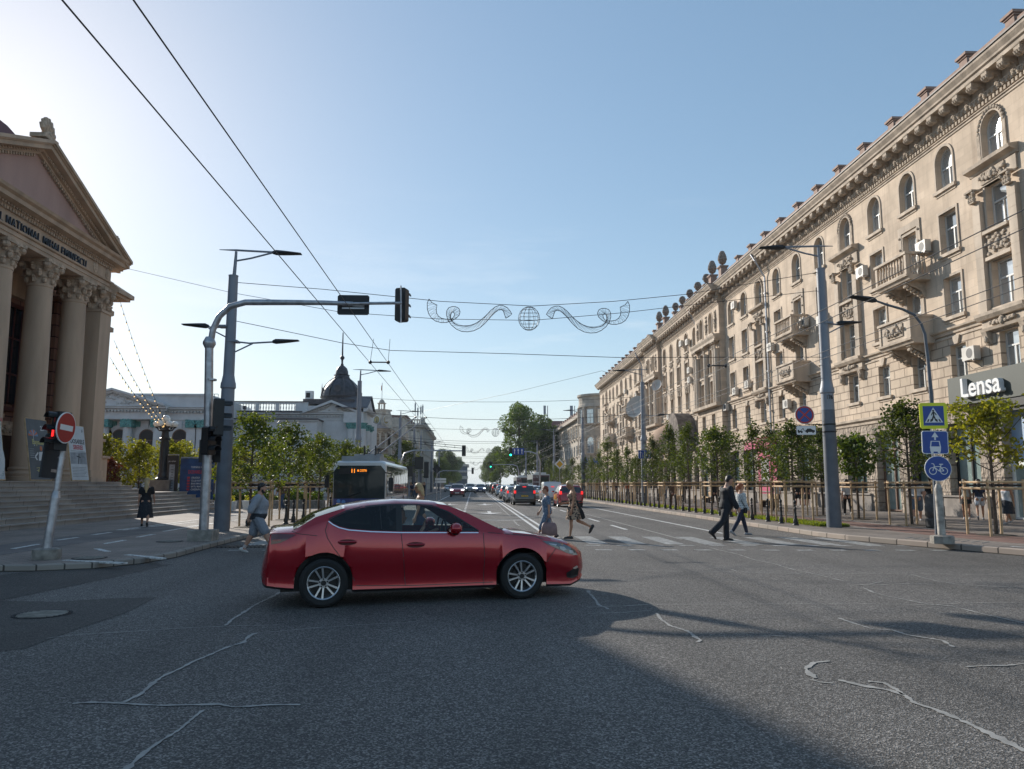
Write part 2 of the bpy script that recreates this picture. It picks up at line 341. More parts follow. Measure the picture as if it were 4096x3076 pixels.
def asphalt(name,k=1.0,speck=1.0):
 m=bpy.data.materials.new(name);m.use_nodes=True;nt=m.node_tree;N=nt.nodes;L=nt.links;b=N['Principled BSDF']
 b.inputs['Roughness'].default_value=.78;b.inputs['Specular IOR Level'].default_value=.35
 tc=N.new('ShaderNodeTexCoord')
 vo=N.new('ShaderNodeTexVoronoi');vo.inputs['Scale'].default_value=85;L.new(tc.outputs['Object'],vo.inputs['Vector'])
 n1=N.new('ShaderNodeTexNoise');n1 .inputs['Scale'].default_value=.22;n1 .inputs['Detail'].default_value=6;L.new(tc.outputs['Object'],n1 .inputs['Vector'])
 n3=N.new('ShaderNodeTexNoise');n3 .inputs['Scale'].default_value=28;n3 .inputs['Detail'].default_value=3;L.new(tc.outputs['Object'],n3 .inputs['Vector'])
 se=N.new('ShaderNodeSeparateColor');L.new(vo.outputs['Color'],se.inputs[0])
 pw=N.new('ShaderNodeMath');pw.operation='POWER';pw.inputs[1].default_value=3.0;L.new(se.outputs[0],pw.inputs[0])
 mx=N.new('ShaderNodeMix');mx.data_type='RGBA';mx.inputs[6].default_value=(.062*k,.057*k,.052*k,1);mx.inputs[7].default_value=(.42*k,.39*k,.36*k,1)
 ms=N.new('ShaderNodeMath');ms.operation='MULTIPLY';ms.inputs[1].default_value=.75*speck;L.new(pw.outputs[0],ms.inputs[0]);L.new(ms.outputs[0],mx.inputs[0])
 mr=N.new('ShaderNodeMapRange');mr.inputs[1].default_value=.3;mr.inputs[2].default_value=.7;mr.inputs[3].default_value=.78;mr.inputs[4].default_value=1.25;L.new(n1 .outputs[0],mr.inputs[0])
 hs=N.new('ShaderNodeHueSaturation');L.new(mx.outputs[2],hs.inputs['Color']);L.new(mr.outputs[0],hs.inputs['Value']);L.new(hs.outputs[0],b.inputs['Base Color'])
 n7=N.new('ShaderNodeTexNoise');n7 .inputs['Scale'].default_value=.9;n7 .inputs['Detail'].default_value=9;n7 .inputs['Roughness'].default_value=.7;n7 .inputs['Distortion'].default_value=1.2;L.new(tc.outputs['Object'],n7 .inputs['Vector'])
 r7=N.new('ShaderNodeMapRange');r7 .inputs[1].default_value=.58;r7 .inputs[2].default_value=.75;r7 .inputs[3].default_value=0;r7 .inputs[4].default_value=.5;L.new(n7 .outputs[0],r7 .inputs[0])
 sx=N.new('ShaderNodeSeparateXYZ');L.new(tc.outputs['Object'],sx.inputs[0]);wv=N.new('ShaderNodeMath');wv.operation='MULTIPLY';wv.inputs[1].default_value=3.6;L.new(sx.outputs[0],wv.inputs[0]);sn=N.new('ShaderNodeMath');sn.operation='SINE';L.new(wv.outputs[0],sn.inputs[0])
 rs_=N.new('ShaderNodeMapRange');rs_.inputs[1].default_value=.2;rs_.inputs[2].default_value=1;rs_.inputs[3].default_value=0;rs_.inputs[4].default_value=.16;L.new(sn.outputs[0],rs_.inputs[0]);a7=N.new('ShaderNodeMath');L.new(r7 .outputs[0],a7 .inputs[0]);L.new(rs_.outputs[0],a7 .inputs[1])
 x7=N.new('ShaderNodeMix');x7 .data_type='RGBA';x7 .inputs[7].default_value=(.034*k,.032*k,.030*k,1);L.new(a7 .outputs[0],x7 .inputs[0]);L.new(hs.outputs[0],x7 .inputs[6]);L.new(x7 .outputs[2],b.inputs['Base Color'])
 ad=N.new('ShaderNodeMath');ad.operation='ADD';L.new(vo.outputs['Distance'],ad.inputs[0]);L.new(n3 .outputs[0],ad.inputs[1])
 bp=N.new('ShaderNodeBump');bp.inputs['Strength'].default_value=.55;bp.inputs['Distance'].default_value=.012;L.new(ad.outputs[0],bp.inputs['Height']);L.new(bp.outputs[0],b.inputs['Normal'])
 return m
ASPH=asphalt('asphalt');ASPD=asphalt('asphalt_patch',.80,.45)
PAVL=block_mat('paver_left',(.24,.20,.175),(.31,.25,.21),(.12,.10,.09),.22,.11,.008,.5,.01,'XY',.8,nvar=.2)
PAVR=block_mat('paver_right',(.20,.17,.15),(.26,.22,.19),(.10,.09,.08),.22,.11,.008,.5,.01,'XY',.8,nvar=.25)
PAVRED=block_mat('paver_red',(.20,.11,.09),(.25,.15,.12),(.10,.08,.07),.22,.11,.008,.5,.01,'XY',.8,nvar=.2)
KERB=block_mat('kerb_stone',(.38,.31,.26),(.31,.27,.23),(.08,.07,.06),.9,5,.02,.6,.02,'YZ',.85)
KERBX=block_mat('kerb_stone_corner',(.33,.29,.25),(.28,.25,.22),(.08,.07,.06),.6,5,.02,.6,.02,'SZ',.85)
def paint_mat(name,c,wear=.5,sc=9):
 m=mat(name,c,.7,var=0);nt=m.node_tree;N=nt.nodes;L=nt.links;b=N['Principled BSDF']
 tc=N.new('ShaderNodeTexCoord');no=N.new('ShaderNodeTexNoise');no.inputs['Scale'].default_value=sc;no.inputs['Detail'].default_value=8;no.inputs['Roughness'].default_value=.75
 L.new(tc.outputs['Object'],no.inputs['Vector']);mr=N.new('ShaderNodeMapRange');mr.inputs[1].default_value=.62-wear*.35;mr.inputs[2].default_value=.72-wear*.25;mr.inputs[3].default_value=0;mr.inputs[4].default_value=1
 L.new(no.outputs[0],mr.inputs[0]);mx=N.new('ShaderNodeMix');mx.data_type='RGBA';mx.inputs[6].default_value=(*[k*.36+.02 for k in c],1);mx.inputs[7].default_value=(*c,1)
 L.new(mr.outputs[0],mx.inputs[0]);L.new(mx.outputs[2],b.inputs['Base Color']);return m
PAINT=paint_mat('road_paint',(.72,.72,.70),.65);PAINTW=paint_mat('worn_road_paint',(.56,.56,.54),.30,5)
TAR=mat('crack_filler',(.31,.30,.28),.7,var=.2,vs=6)
SOIL=mat('soil',(.05,.038,.028),.95,var=.4,vs=9,bump=.8)
def struct(o):o['kind']='structure';return o
mb=MB();mb.add([(-2500,-1500,0),(2500,-1500,0),(2500,4000,0),(-2500,4000,0)],[(0,1,2,3)])
struct(obj('road',mb,ASPH))
def slab(name,poly,z0,z1,m,mk,kw=.16,kerb_n=None):
 """pavement polygon; the first kerb_n edges get a kerb stone"""
 mb=MB();mb.prism(poly,z0,z1,0);o=struct(obj(name,mb,m))
 return o
LK=[(-6.75,420),(-6.75,34),(-6.75,29.5),(-6.72,25),(-6.68,22),(-6.6,19.5),(-6.5,17.6),(-6.7,16.2),(-7.2,15.35),(-8.1,14.95),(-9.5,14.9),(-70,14.9)]
RK=[(10.55,420),(10.55,26),(10.55,23.4),(10.75,21.9),(11.2,20.4),(11.8,18.6),(12.4,16.8),(13.6,14.6),(15.6,12.8),(19,11.6),(80,11.0)]
def offset(pl,d):
 out=[]
 for i,p in enumerate(pl):
  a=pl[max(i-1,0)];b=pl[min(i+1,len(pl)-1)]
  dx,dy=b[0]-a[0],b[1]-a[1];L=hypot(dx,dy)
  out.append((p[0]-dy/L*d,p[1]+dx/L*d))
 return out
def pavement(name,K,side,m,z,far):
 In=offset(K,side*.17)
 mb=MB();mb.frame((0,0,0),(1,0,0),(0,1,0));mb.prism(In+[(far,In[-1][1]),(far,In[0][1])],0,z)
 struct(obj(name,mb,m))
 kb=MB();top=z+.003
 for(a,b,c,d)in zip(K,K[1:],In,In[1:]):
  kb.add([(a[0],a[1],0),(b[0],b[1],0),(b[0],b[1],top-.02),(a[0],a[1],top-.02),(a[0]+(c[0]-a[0])*.12,a[1]+(c[1]-a[1])*.12,top),(b[0]+(d[0]-b[0])*.12,b[1]+(d[1]-b[1])*.12,top),(d[0],d[1],top),(c[0],c[1],top),(d[0],d[1],0.01),(c[0],c[1],0.01)],[(0,1,2,3),(3,2,5,4),(4,5,6,7),(7,6,8,9)])
 struct(obj('kerb',kb,KERB if side>0 else KERBX))
pavement('pavement',LK,-1,PAVL,.12,-300)
pavement('pavement',RK,1,PAVR,.15,300)
mb=MB();mb.frame(r=(1,0,0),u=(0,1,0));mb.prism([(13.1,300),(14.9,300),(14.9,22),(15.4,19.5),(16.6,16.5),(14.6,16.2),(13.4,19),(13.1,22)],.1,.154);struct(obj('cycle_path',mb,PAVRED))
mb=MB();mb.frame(r=(1,0,0),u=(0,1,0));mb.prism([(-9.9,16.2),(-9.9,120),(-11.6,120),(-11.6,16.2)],.1,.124);struct(obj('cycle_path',mb,block_mat('paver_dark',(.17,.15,.145),(.21,.185,.17),(.10,.09,.08),.22,.11,.008,.5,.01,'XY',.8,nvar=.2)))
mb=MB();mb.frame(r=(1,0,0),u=(0,1,0));mb.prism([(11.85,200),(12.95,200),(12.95,26.3),(11.85,25.9)],.1,.165);struct(obj('verge_soil',mb,mat('verge_soil',(.07,.06,.035),.95,var=.4,vs=8)))
mb=MB()
for i in range(16000):
 y=26.2+(R(0,1)**2.0)*90;x=R(11.87,12.93);h=R(.05,.13);a=R(0,pi);t=R(-.05,.05)
 w_=.012+y*.0004
 mb.add([(x-w_*cos(a),y-w_*sin(a),.16),(x+w_*cos(a),y+w_*sin(a),.16),(x+t,y+R(-.05,.05),.16+h)],[(0,1,2)])
tag(obj('grass',mb,leaf_mat('grass_blade',(.10,.15,.02),(.17,.22,.04),.5)),'thin strip of bright green grass between bollards and pavement','grass',kind='stuff')
mk=MB();mk.frame(r=(1,0,0),u=(0,1,0))
def strip(mb,x0,x1,y0,y1,z=.004):
 mb.add([(x0,y0,z),(x1,y0,z),(x1,y1,z),(x0,y1,z)],[(0,1,2,3)])
for x in(2.25,2.55):strip(mk,x,x+.13,25.5,400)
y=30
while y<330:
 strip(mk,-.56,-.43,y,y+3.0 if y>60 else y+1.6);y+=4.2 if y>60 else 4.0
strip(mk,-3.4,-3.27,46,300)
for y in range(27,330,6):strip(mk,5.38,5.52,y+.5,y+3.6)
strip(mk,8.12,8.26,25.2,300)
strip(mk,-.3,2.3,34.9,35.2)
for y,x in((44,.95),(62,.95),(62,-1.9),(100,.95)):
 mk.add([(x-.1,y,.004),(x+.1,y,.004),(x+.1,y+2.6,.004),(x-.1,y+2.6,.004),(x,y-1.9,.004),(x+.75,y,.004),(x-.75,y,.004)],[(0,1,2,3),(4,5,6)])
struct(obj('lane_markings',mk,PAINT))
mk=MB();mk.frame(r=(1,0,0),u=(0,1,0))
for i in range(-9,8):
 x=3.14+1.02*i;s=-.17*(x-4)*.7 if x>0 else .5+.12*(x)
 mk.add([(x,20.9+s,.004),(x+.52,20.86+s,.004),(x+.5,23.9+s,.004),(x-.02,23.94+s,.004)],[(0,1,2,3)])
for i in range(-11,11):
 x=3.0+.815*i;s=-.2*(x-3)*.35 if x>0 else .3
 for y0,dx in((19.0,0),(20.35,.78)):
  mk.add([(x+dx+.03,y0+s,.004),(x+dx+.42,y0+s-.02,.004),(x+dx+.4,y0+.24+s,.004),(x+dx,y0+.26+s,.004)],[(0,1,2,3)])
struct(obj('crosswalk_markings',mk,PAINTW))
mk=MB();mk.frame(r=(1,0,0),u=(0,1,0))
def zz3(x,y):return G((0+x/2.373)/1.8517,(1600+y/2.373)/1.8517,.126)
for a,b in(((125,1410),(370,1367)),((540,1330),(735,1304)),((880,1279),(1050,1256)),((1170,1234),(1320,1216)),((1000,1362),(1185,1329)),((1310,1300),(1460,1273)),((1560,1245),(1695,1222)),((1420,1203),(1860,1158)),((1780,1202),(2020,1170)),((612,1519),(1190,1543)),((1200,1467),(1555,1500)),((915,1410),(1025,1437))):
 p,q=zz3(*a),zz3(*b);mk.line2([(p.x,p.y),(q.x,q.y)],.12,.1,.129)
for x0 in(-9.85,-11.6):
 mk.prism([(x0,26),(x0+.1,26),(x0+.1,90),(x0,90)],.1,.1285)
struct(obj('path_markings',mk,PAINT))
mk=MB();mk.frame(r=(1,0,0),u=(0,1,0))
for x in(13.1,14.85):mk.prism([(x,24),(x+.08,24),(x+.08,120),(x,120)],.1,.158)
mk.prism([(12.6,17.8),(13.6,15.6),(13.7,15.65),(12.7,17.85)],.1,.158);mk.prism([(13.9,18.2),(14.3,17.2),(14.4,17.25),(14.0,18.25)],.1,.158)
for i in range(9):
 for j in range(4):
  mk.disc((11.7+.12*j+.12*i,20.6-.22*i+.1*j),.03,.1,.162,n=6)
struct(obj('path_markings',mk,PAINTW))
ck=MB();ck.frame(r=(1,0,0),u=(0,1,0))
def crack(pts,wd,jit=.5,seg=26,zz=.006):
 P=[G(*p)for p in pts];C=[]
 for a,b in zip(P,P[1:]):
  for k in range(seg):C.append(a.lerp(b,k/seg))
 C.append(P[-1]);n=len(C);vs=[]
 for i,c in enumerate(C):
  d=C[min(i+1,n-1)]-C[max(i-1,0)];d.normalize();nn=Vector((-d.y,d.x,0))
  k=wd*(.45+.8*abs(noise.noise(c*3.1))+.55*noise.noise(c*17))*(.3 if i in(0,n-1)else 1);k=max(k,.006)
  o=nn*noise.noise(c*2.3+Vector((5,1,0)))*wd*jit
  vs+=[tuple((c+o+nn*k/2).xy)+(zz,),tuple((c+o-nn*k/2).xy)+(zz,)]
 ck.add(vs,[(2*i,2*i+1,2*i+3,2*i+2)for i in range(n-1)])
def fa(x,y):return((0+x/1.3012)/1.8517,(2150+y/1.3012)/1.8517)
def fb(x,y):return((2350+x/1.267)/1.8517,(2000+y/1.267)/1.8517)
crack([fa(*p)for p in((1475,275),(1400,320),(1350,340),(1270,390),(1165,460))],.06)
crack([fa(*p)for p in((1345,497),(1310,510),(1270,548),(1190,572),(1090,615),(980,660),(870,715),(790,765),(730,820),(650,860))],.055)
crack([fa(*p)for p in((375,868),(460,862),(640,865),(850,876),(1060,873),(1140,870),(1210,884),(1300,882),(1400,875),(1565,873))],.05,.4)
crack([fa(*p)for p in((1058,903),(990,955),(930,1000),(830,1060),(740,1125),(640,1215))],.05)
crack([fa(*p)for p in((240,527),(400,508),(700,490),(1000,470),(1300,460),(1460,457))],.03,.3)
crack([fa(*p)for p in((1345,497),(1450,490),(1600,475),(1900,455),(2200,440))],.02,.3)
crack([fb(*p)for p in((0,460),(40,505),(60,535),(100,555))],.06)
crack([fb(*p)for p in((0,545),(150,540),(330,530),(380,532))],.04)
crack([fb(*p)for p in((0,575),(180,572),(320,562))],.04)
crack([fb(*p)for p in((345,575),(375,610),(430,640),(500,665),(540,695),(575,712),(560,722))],.055)
crack([fb(*p)for p in((390,530),(700,530),(1100,528),(1500,529),(1750,532),(1900,524),(2212,523))],.025,.3)
crack([fb(*p)for p in((1270,598),(1360,630),(1450,655),(1550,662),(1620,685),(1740,705),(1800,715),(1860,748))],.05)
crack([fb(*p)for p in((1235,820),(1150,828),(1100,855),(1120,880),(1160,905))],.06)
crack([fb(*p)for p in((1135,912),(1180,925),(1245,930))],.04)
crack([fb(*p)for p in((1275,913),(1400,945),(1530,970),(1600,995),(1660,1030),(1760,1060),(1850,1100),(1950,1150),(2050,1200),(2150,1250),(2212,1280))],.07)
crack([fb(*p)for p in((1420,922),(1500,930),(1560,965),(1590,990))],.06)
crack([fb(*p)for p in((620,243),(760,275),(850,305),(930,320),(1050,355),(1170,380),(1300,412))],.05)
crack([fb(*p)for p in((1400,445),(1450,470),(1550,495),(1700,525),(1850,540),(2000,578),(2212,625))],.05)
crack([fb(*p)for p in((585,337),(650,343),(730,352),(760,364),(900,368),(1050,372),(1080,376))],.035)
crack([fb(*p)for p in((1170,377),(1400,372),(1640,378),(1760,410),(1900,432),(2212,445))],.035)
crack([fb(*p)for p in((1640,372),(1900,378),(2212,376))],.03)
crack([fb(*p)for p in((1340,434),(1430,428),(1490,415))],.04)
crack([fb(*p)for p in((1400,434),(1550,428),(1650,424),(1760,430))],.03)
crack([fb(*p)for p in((1920,849),(2000,842),(2120,842),(2212,830))],.045)
crack([fb(*p)for p in((930,690),(1000,692))],.05);crack([fb(*p)for p in((720,618),(745,622))],.03)
crack([fb(*p)for p in((120,355),(400,362),(600,362),(900,372),(1080,376))],.03)
def fc(x,y):return((1650+x/2.765)/1.8517,(1550+y/2.765)/1.8517)
crack([fc(*p)for p in((825,1185),(880,1245),(960,1310),(1030,1380),(1080,1425))],.1)
crack([fc(*p)for p in((1120,1470),(1150,1510),(1180,1530))],.1)
ck.add([(6.05,22.5,.0075),(6.12,22.5,.0075),(6.12,60,.0075),(6.05,60,.0075)],[(0,1,2,3)])
struct(obj('crack_sealing',ck,TAR))
pt=MB();pt.frame(r=(1,0,0),u=(0,1,0))
pp=[G(*fa(*p))for p in((-40,200),(420,150),(900,140),(560,215),(170,295),(0,330),(300,335),(560,318),(815,312),(640,400),(420,470),(130,580),(-60,600))]
pt.add([(p.x,p.y,.0035)for p in pp],[tuple(range(len(pp)))])
struct(obj('asphalt_patch',pt,ASPD))
def manhole(c,r,z,lab):
 m_=MB();m_.frame(r=(1,0,0),u=(0,1,0));m_.ring((0,0),r,r+.03,.008,0,32);m_.disc((0,0),r-.01,.0,.006,0,32)
 for k in range(-4,5):
  L_=sqrt(max(r*r-(k*r/5)**2,0))*.9;m_.prism([(-L_,k*r/5-.012),(L_,k*r/5-.012),(L_,k*r/5+.012),(-L_,k*r/5+.012)],.005,.013,1)
 o=obj('manhole_cover',m_,[mat('manhole_iron',(.018,.018,.02),.9,var=.3,vs=8),M['concrete']]);o.location=(c[0],c[1],z);tag(o,lab,'manhole cover')
g=G(*fa(222,402));manhole((g.x,g.y),.30,.004,'round iron manhole cover in the dark asphalt at lower left')
g=zz3(850,1500);manhole((g.x,g.y),.30,.125,'round manhole cover in the paving beside the leaning sign post')
g=zz3(1610,1342);manhole((g.x,g.y),.30,.125,'round manhole cover in the paving before the mast base')
m_=MB();m_.box((-.75,-.35,0),(.75,.35,.006),0)
for k in range(14):m_.box((-.7+k*.105,-.3,.006),(-.66+k*.105,.3,.02),1)
g=G(535,1181);o=obj('drain_grate',m_,[M['black'],M['iron']]);o.location=(g.x,g.y,.004);tag(o,'black iron drain grate at the left kerb by the crossing','drain grate')
ca_=atan2(.65,2.65);A0=Vector((-1.96,10.47,0));nf=Vector((-sin(ca_),cos(ca_),0))
PO=mat('print_orange',(.5,.13,.04),.6)
def remesh(q,vox,name,m,parent,smooth_it=2):
 me=q.mesh(name,[m]);o=bpy.data.objects.new('tmp',me);COL.objects.link(o)
 md=o.modifiers.new('r','REMESH');md.mode='VOXEL';md.voxel_size=vox
 if smooth_it:ms_=o.modifiers.new('s','SMOOTH');ms_.factor=.5;ms_.iterations=smooth_it
 n=bpy.data.meshes.new_from_object(o.evaluated_get(bpy.context.evaluated_depsgraph_get()));n.name=name
 bpy.data.objects.remove(o);bpy.data.meshes.remove(me)
 n.polygons.foreach_set('use_smooth',[True]*len(n.polygons));n.materials.clear();n.materials.append(m)
 return link(name,n,parent,False)
def pmat(name,c,c2=None,vs=8,rough=.8,**k):
 return bpy.data.materials.get(name)or mat(name,c,rough,var=.15,vs=vs,c2=c2,bump=.25,bs=60,**k)
def limb(q,pts,rs,n=10,fl=1.0):
 q.tube(pts,rs,n)
 for p,r in zip(pts[1:-1],rs[1:-1]):q.ball(p,r*.99,8,6)
 q.ball(pts[0],rs[0],8,6);q.ball(pts[-1],rs[-1],8,6)
def person(lab,x,y,z,face,h,legs,arms,look,lean=0.0,vox=.012,fat=1.0,fem=False,turn=0.0,nod=0.0,group=None,fingers=True):
 """face = heading angle; legs=((thigh,knee),(thigh,knee)) left,right in degrees fwd+; arms=((swing,elbow,abduct),...)"""
 rt=root('person',(x,y,z),lab,'person',group,face-pi/2);s=h/1.75
 hipz=.93;TL,SL=.43,.42;foot=[]
 D=radians;L=[]
 for i,sx in enumerate((-1,1)):
  th,kn=D(legs[i][0]),D(legs[i][1]);hp=Vector((sx*.095,0,0));kp=hp+Vector((sx*.01,sin(th)*TL,-cos(th)*TL));sh=th-kn;ap=kp+Vector((0,sin(sh)*SL,-cos(sh)*SL));L.append([hp,kp,ap,sh])
 low=min(l[2].z-(.075 if abs(l[3])<.5 else .03+.12*abs(sin(l[3])))for l in L);base=Vector((0,0,-low))
 for l in L:
  for k in range(3):l[k]=l[k]+base
 pel=base.copy();ln=D(lean);up=Vector((0,sin(ln),cos(ln)));fw=Vector((0,cos(ln),-sin(ln)));X_=Vector((1,0,0))
 def T(a,f,u):return(pel+X_*a+fw*f+up*u)
 sw=.185 if not fem else .165
 nk=T(0,.0,.56);tilt=D(nod);hu=(up*cos(tilt)+fw*sin(tilt)).normalized();hf=(fw*cos(tilt)-up*sin(tilt)).normalized()
 hf=(hf*cos(turn)+X_*sin(turn)).normalized();hr=hf.cross(hu).normalized();hc=nk+hu*.165+fw*.02
 def H(a,f,u):return hc+hr*a+hf*f+hu*u
 b=MB()
 def ring(u,rx,rf,f=0,n=16):return[T(rx*cos(2*pi*j/n),f+rf*sin(2*pi*j/n),u)for j in range(n)]
 W=fat;tor=[(-.09,.10,.09,0),(-.04,.155*(1.05 if fem else .97),.11,-.01),(.06,.16*(1.08 if fem else .97),.115,-.01),(.18,.125*(1 if fem else 1.12),.10,.0),(.30,.14*(1 if fem else 1.13),.11,.01),(.40,.155*(1 if fem else 1.13),.115,.01),(.48,.15*(1 if fem else 1.15),.095,0),(.535,.07,.065,0),(.6,.05,.055,.005)]
 tor=[(u,rx*W,rf*(1+(W-1)*2.1*(1 if u<.42 and u>-.06 else .25)),f+(W-1)*.12*(1 if .0<u<.35 else 0))for u,rx,rf,f in tor]
 b.loft([ring(*t[:3],t[3])for t in tor])
 if fem:b.ball(T(-.07,.10,.37),(.065,.06,.06),8,6);b.ball(T(.07,.10,.37),(.065,.06,.06),8,6)
 b.ball(T(-.08,-.08,-.01),(.085,.08,.09),8,6);b.ball(T(.08,-.08,-.01),(.085,.08,.09),8,6)
 limb(b,[nk-up*.04,nk+up*.08+fw*.01],[.055,.052])
 n=12;hd=[(-.115,.035,.045,.035),(-.085,.055,.07,.02),(-.04,.068,.085,.008),(.02,.076,.095,0),(.07,.074,.092,-.008),(.105,.055,.07,-.012),(.125,.025,.035,-.012)]
 b.loft([[H(rx*cos(2*pi*j/n),f+rf*sin(2*pi*j/n),u)for j in range(n)]for u,rx,rf,f in hd])
 b.tube([H(0,.09,.025),H(0,.118,-.022),H(0,.09,-.03)],[.010,.016,.010],6);b.ball(H(0,.085,-.065),.022,6,5);b.ball(H(0,.072,-.1),.024,6,5)
 for sx in(-1,1):b.ball(H(sx*.078,-.005,-.005),(.014,.022,.03),6,5);b.ball(H(sx*.032,.082,.032),.016,6,5)
 hands=[]
 for i,sx in enumerate((-1,1)):
  s_,e_,a_=arms[i][:3];s_,e_,a_=D(s_),D(e_),D(a_);sp_=T(sx*sw*(1+(W-1)*.8),0,.465)
  d=Vector((sx*sin(a_),sin(s_)*cos(a_),-cos(s_)*cos(a_)));ep=sp_+d*.285;s2=s_+e_;d2=Vector((sx*sin(a_)*.5-(arms[i][3]if len(arms[i])>3 else 0)*sx,sin(s2),-cos(s2))).normalized();wp=ep+d2*.245
  k=.9 if fem else 1.0;k*=(1+(W-1)*.8)
  limb(b,[sp_,sp_.lerp(ep,.5),ep,ep.lerp(wp,.35),wp],[.052*k,.046*k,.038*k,.038*k,.026*k],10)
  pc=wp+d2*.055;sd_=Vector((sx,0,0));fwd_=d2 .cross(sd_).normalized();fwd_=fwd_ if fwd_.y>0 else-fwd_
  b.loft([[wp+d2*t+fwd_*(a*w_)+sd_*(c_*.013)for a,c_ in((-1,-.6),(0,-1),(1,-.6),(1,.6),(0,1),(-1,.6))]for t,w_ in((-.01,.026),(.03,.036),(.085,.040))])
  if fingers:
   for f_ in range(4):
    o_=wp+d2*.08+fwd_*(-.03+.02*f_);ln_=(.062,.075,.08,.07)[f_];curl=-sd_*.35
    b.tube([o_,o_+d2*ln_*.45+curl*ln_*.15,o_+d2*ln_*.8+curl*ln_*.55,o_+d2*ln_*.9+curl*ln_*.95],[.0095,.009,.008,.006],6)
   o_=wp+d2*.025+fwd_*.03;b.tube([o_,o_+d2*.03+fwd_*.022,o_+d2*.06+fwd_*.022-sd_*.01],[.012,.0105,.008],6)
  else:b.ball(wp+d2*.11,(.025,.025,.04),6,5)
  hands.append((sp_,ep,wp,d2,fwd_))
 for i,l in enumerate(L):
  hp,kp,ap,sh=l;k=.92 if fem else 1.0;k*=(1+(W-1)*.9);bk=Vector((0,-1,0))
  limb(b,[hp,hp.lerp(kp,.4),kp,kp.lerp(ap,.3)+Vector((0,-.018,0)),kp.lerp(ap,.75),ap],[.088*k,.078*k,.055*k,.056*k,.038*k,.034*k],12)
  fd=Vector((0,cos(sh),sin(sh)*1.0))if abs(sh)>.5 else Vector((0,1,-.0));fd=Vector((0,cos(sh*.9),sin(sh*.9)))
  if abs(sh)<.42:fd=Vector((0,1,0.0))
  dn_=Vector((0,fd.z,-fd.y));hl=ap-fd*.055+dn_*.045;to=ap+fd*.165+dn_*.055
  l+=[fd,dn_,hl,to];b.tube([hl,ap+fd*.05+dn_*.02,to],[.034,.036,.022],8);b.ball(hl,.032,8,6);b.ball(to,.022,8,6);b.tube([ap,hl],[.034,.03],8)
 for q_ in(b,):q_.v=[tuple(Vector(p)*s)for p in q_.v]
 remesh(b,vox,'body',look.get('skin',M['skin']),rt)
 def part(nm,fn,m,v=None,it=2,direct=False):
  q=MB();fn(q);q.v=[tuple(Vector(p)*s)for p in q.v]
  if direct:return obj(nm,q,m,rt,40,world=False)
  return remesh(q,v or vox*1.15,nm,m,rt,it)
 e=.016
 def torso(q,u0,u1,g=e,flare=0.0):
  tt=[t for t in tor if u0-1e-6<=t[0]<=u1];us=sorted(set([u0]+[t[0]for t in tt]+[u1]))
  def at(u,k):return interp([(t[0],t[k])for t in tor],u)
  q.loft([ring(u,at(u,1)+g+flare*max(0,(.15-u)),at(u,2)+g+flare*max(0,(.15-u)),at(u,3))for u in us])
  if fem and u1>.35:
   for a in(-.07,.07):q.ball(T(a,.10,.37),.062+g,8,6)
 def sleeve(q,frac,g=e,cuff=0):
  for i in range(2):
   sp_,ep,wp,d2,fd_=hands[i];k=(1+(W-1)*.8);k*=.92 if fem else 1;q.ball(sp_,.06*k+g,8,6)
   if frac<=.55:limb(q,[sp_,sp_.lerp(ep,frac/.55*.95)],[.055*k+g,.050*k+g+cuff],10)
   else:limb(q,[sp_,sp_.lerp(ep,.5),ep,ep.lerp(wp,(frac-.5)*2)],[.055*k+g,.049*k+g,.043*k+g,.034*k+g+cuff],10)
 def leggings(q,frac,g=e,flare=0):
  k=.92 if fem else 1.0;k*=(1+(W-1)*.9)
  for l in L:
   hp,kp,ap=l[:3]
   if frac<=.5:limb(q,[hp,hp.lerp(kp,frac*2)],[.092*k+g,(.092-.03*frac*2)*k+g+flare],12)
   else:limb(q,[hp,hp.lerp(kp,.5),kp,kp.lerp(ap,.35),kp.lerp(ap,(frac-.5)*2)],[.09*k+g,.078*k+g,.060*k+g,.054*k+g+flare*.4,.042*k+g+flare],12)
  q.loft([ring(u,interp([(t[0],t[1])for t in tor],u)+g*.9,interp([(t[0],t[2])for t in tor],u)+g*.9,interp([(t[0],t[3])for t in tor],u))for u in(-.1,-.04,.03,.1)])
 for it in look['wear']:
  k=it[0]
  if k=='shirt':part(it[4]if len(it)>4 else 'shirt',lambda q:(torso(q,it[3],.5,e*it[5]if len(it)>5 else e),sleeve(q,it[2],e*it[5]if len(it)>5 else e,.004))and None,it[1])
  elif k=='top':part('top',lambda q:torso(q,it[2],.43,.010),it[1])
  elif k=='trousers':part('trousers',lambda q:leggings(q,it[2],e,it[3]),it[1])
  elif k=='shorts':part('shorts',lambda q:leggings(q,it[2],e*1.4,it[3]),it[1])
  elif k=='skirt':
   def sk(q):
    kk=(L[0][1]+L[1][1])/2;ext=abs(L[0][1].y-L[1][1].y)/2*.6;rr=[]
    for t in(0,.25,.5,.75,1):
     u=.10-(it[2]+.10)*t;c=T(0,0,.1).lerp(Vector((0,(L[0][1].y+L[1][1].y)/2*min(1,it[2]/.43)*.6,(pel.z-it[2]))),t)
     rx=.14*W+.03*t+it[3]*t+(.03 if t>.1 else 0);rf=.12*W+(ext*min(1.2,it[2]/.43))*t*.9+it[3]*t*.7+(.03 if t>.1 else 0)
     rr.append([Vector((rx*cos(2*pi*j/28)*(1+.05*t*sin(j*2.1)),c.y+rf*sin(2*pi*j/28)*(1+.05*t*cos(j*2.7)),c.z))for j in range(28)])
    q.loft(rr)
   part('skirt',sk,it[1],direct=True)
  elif k=='shoes':
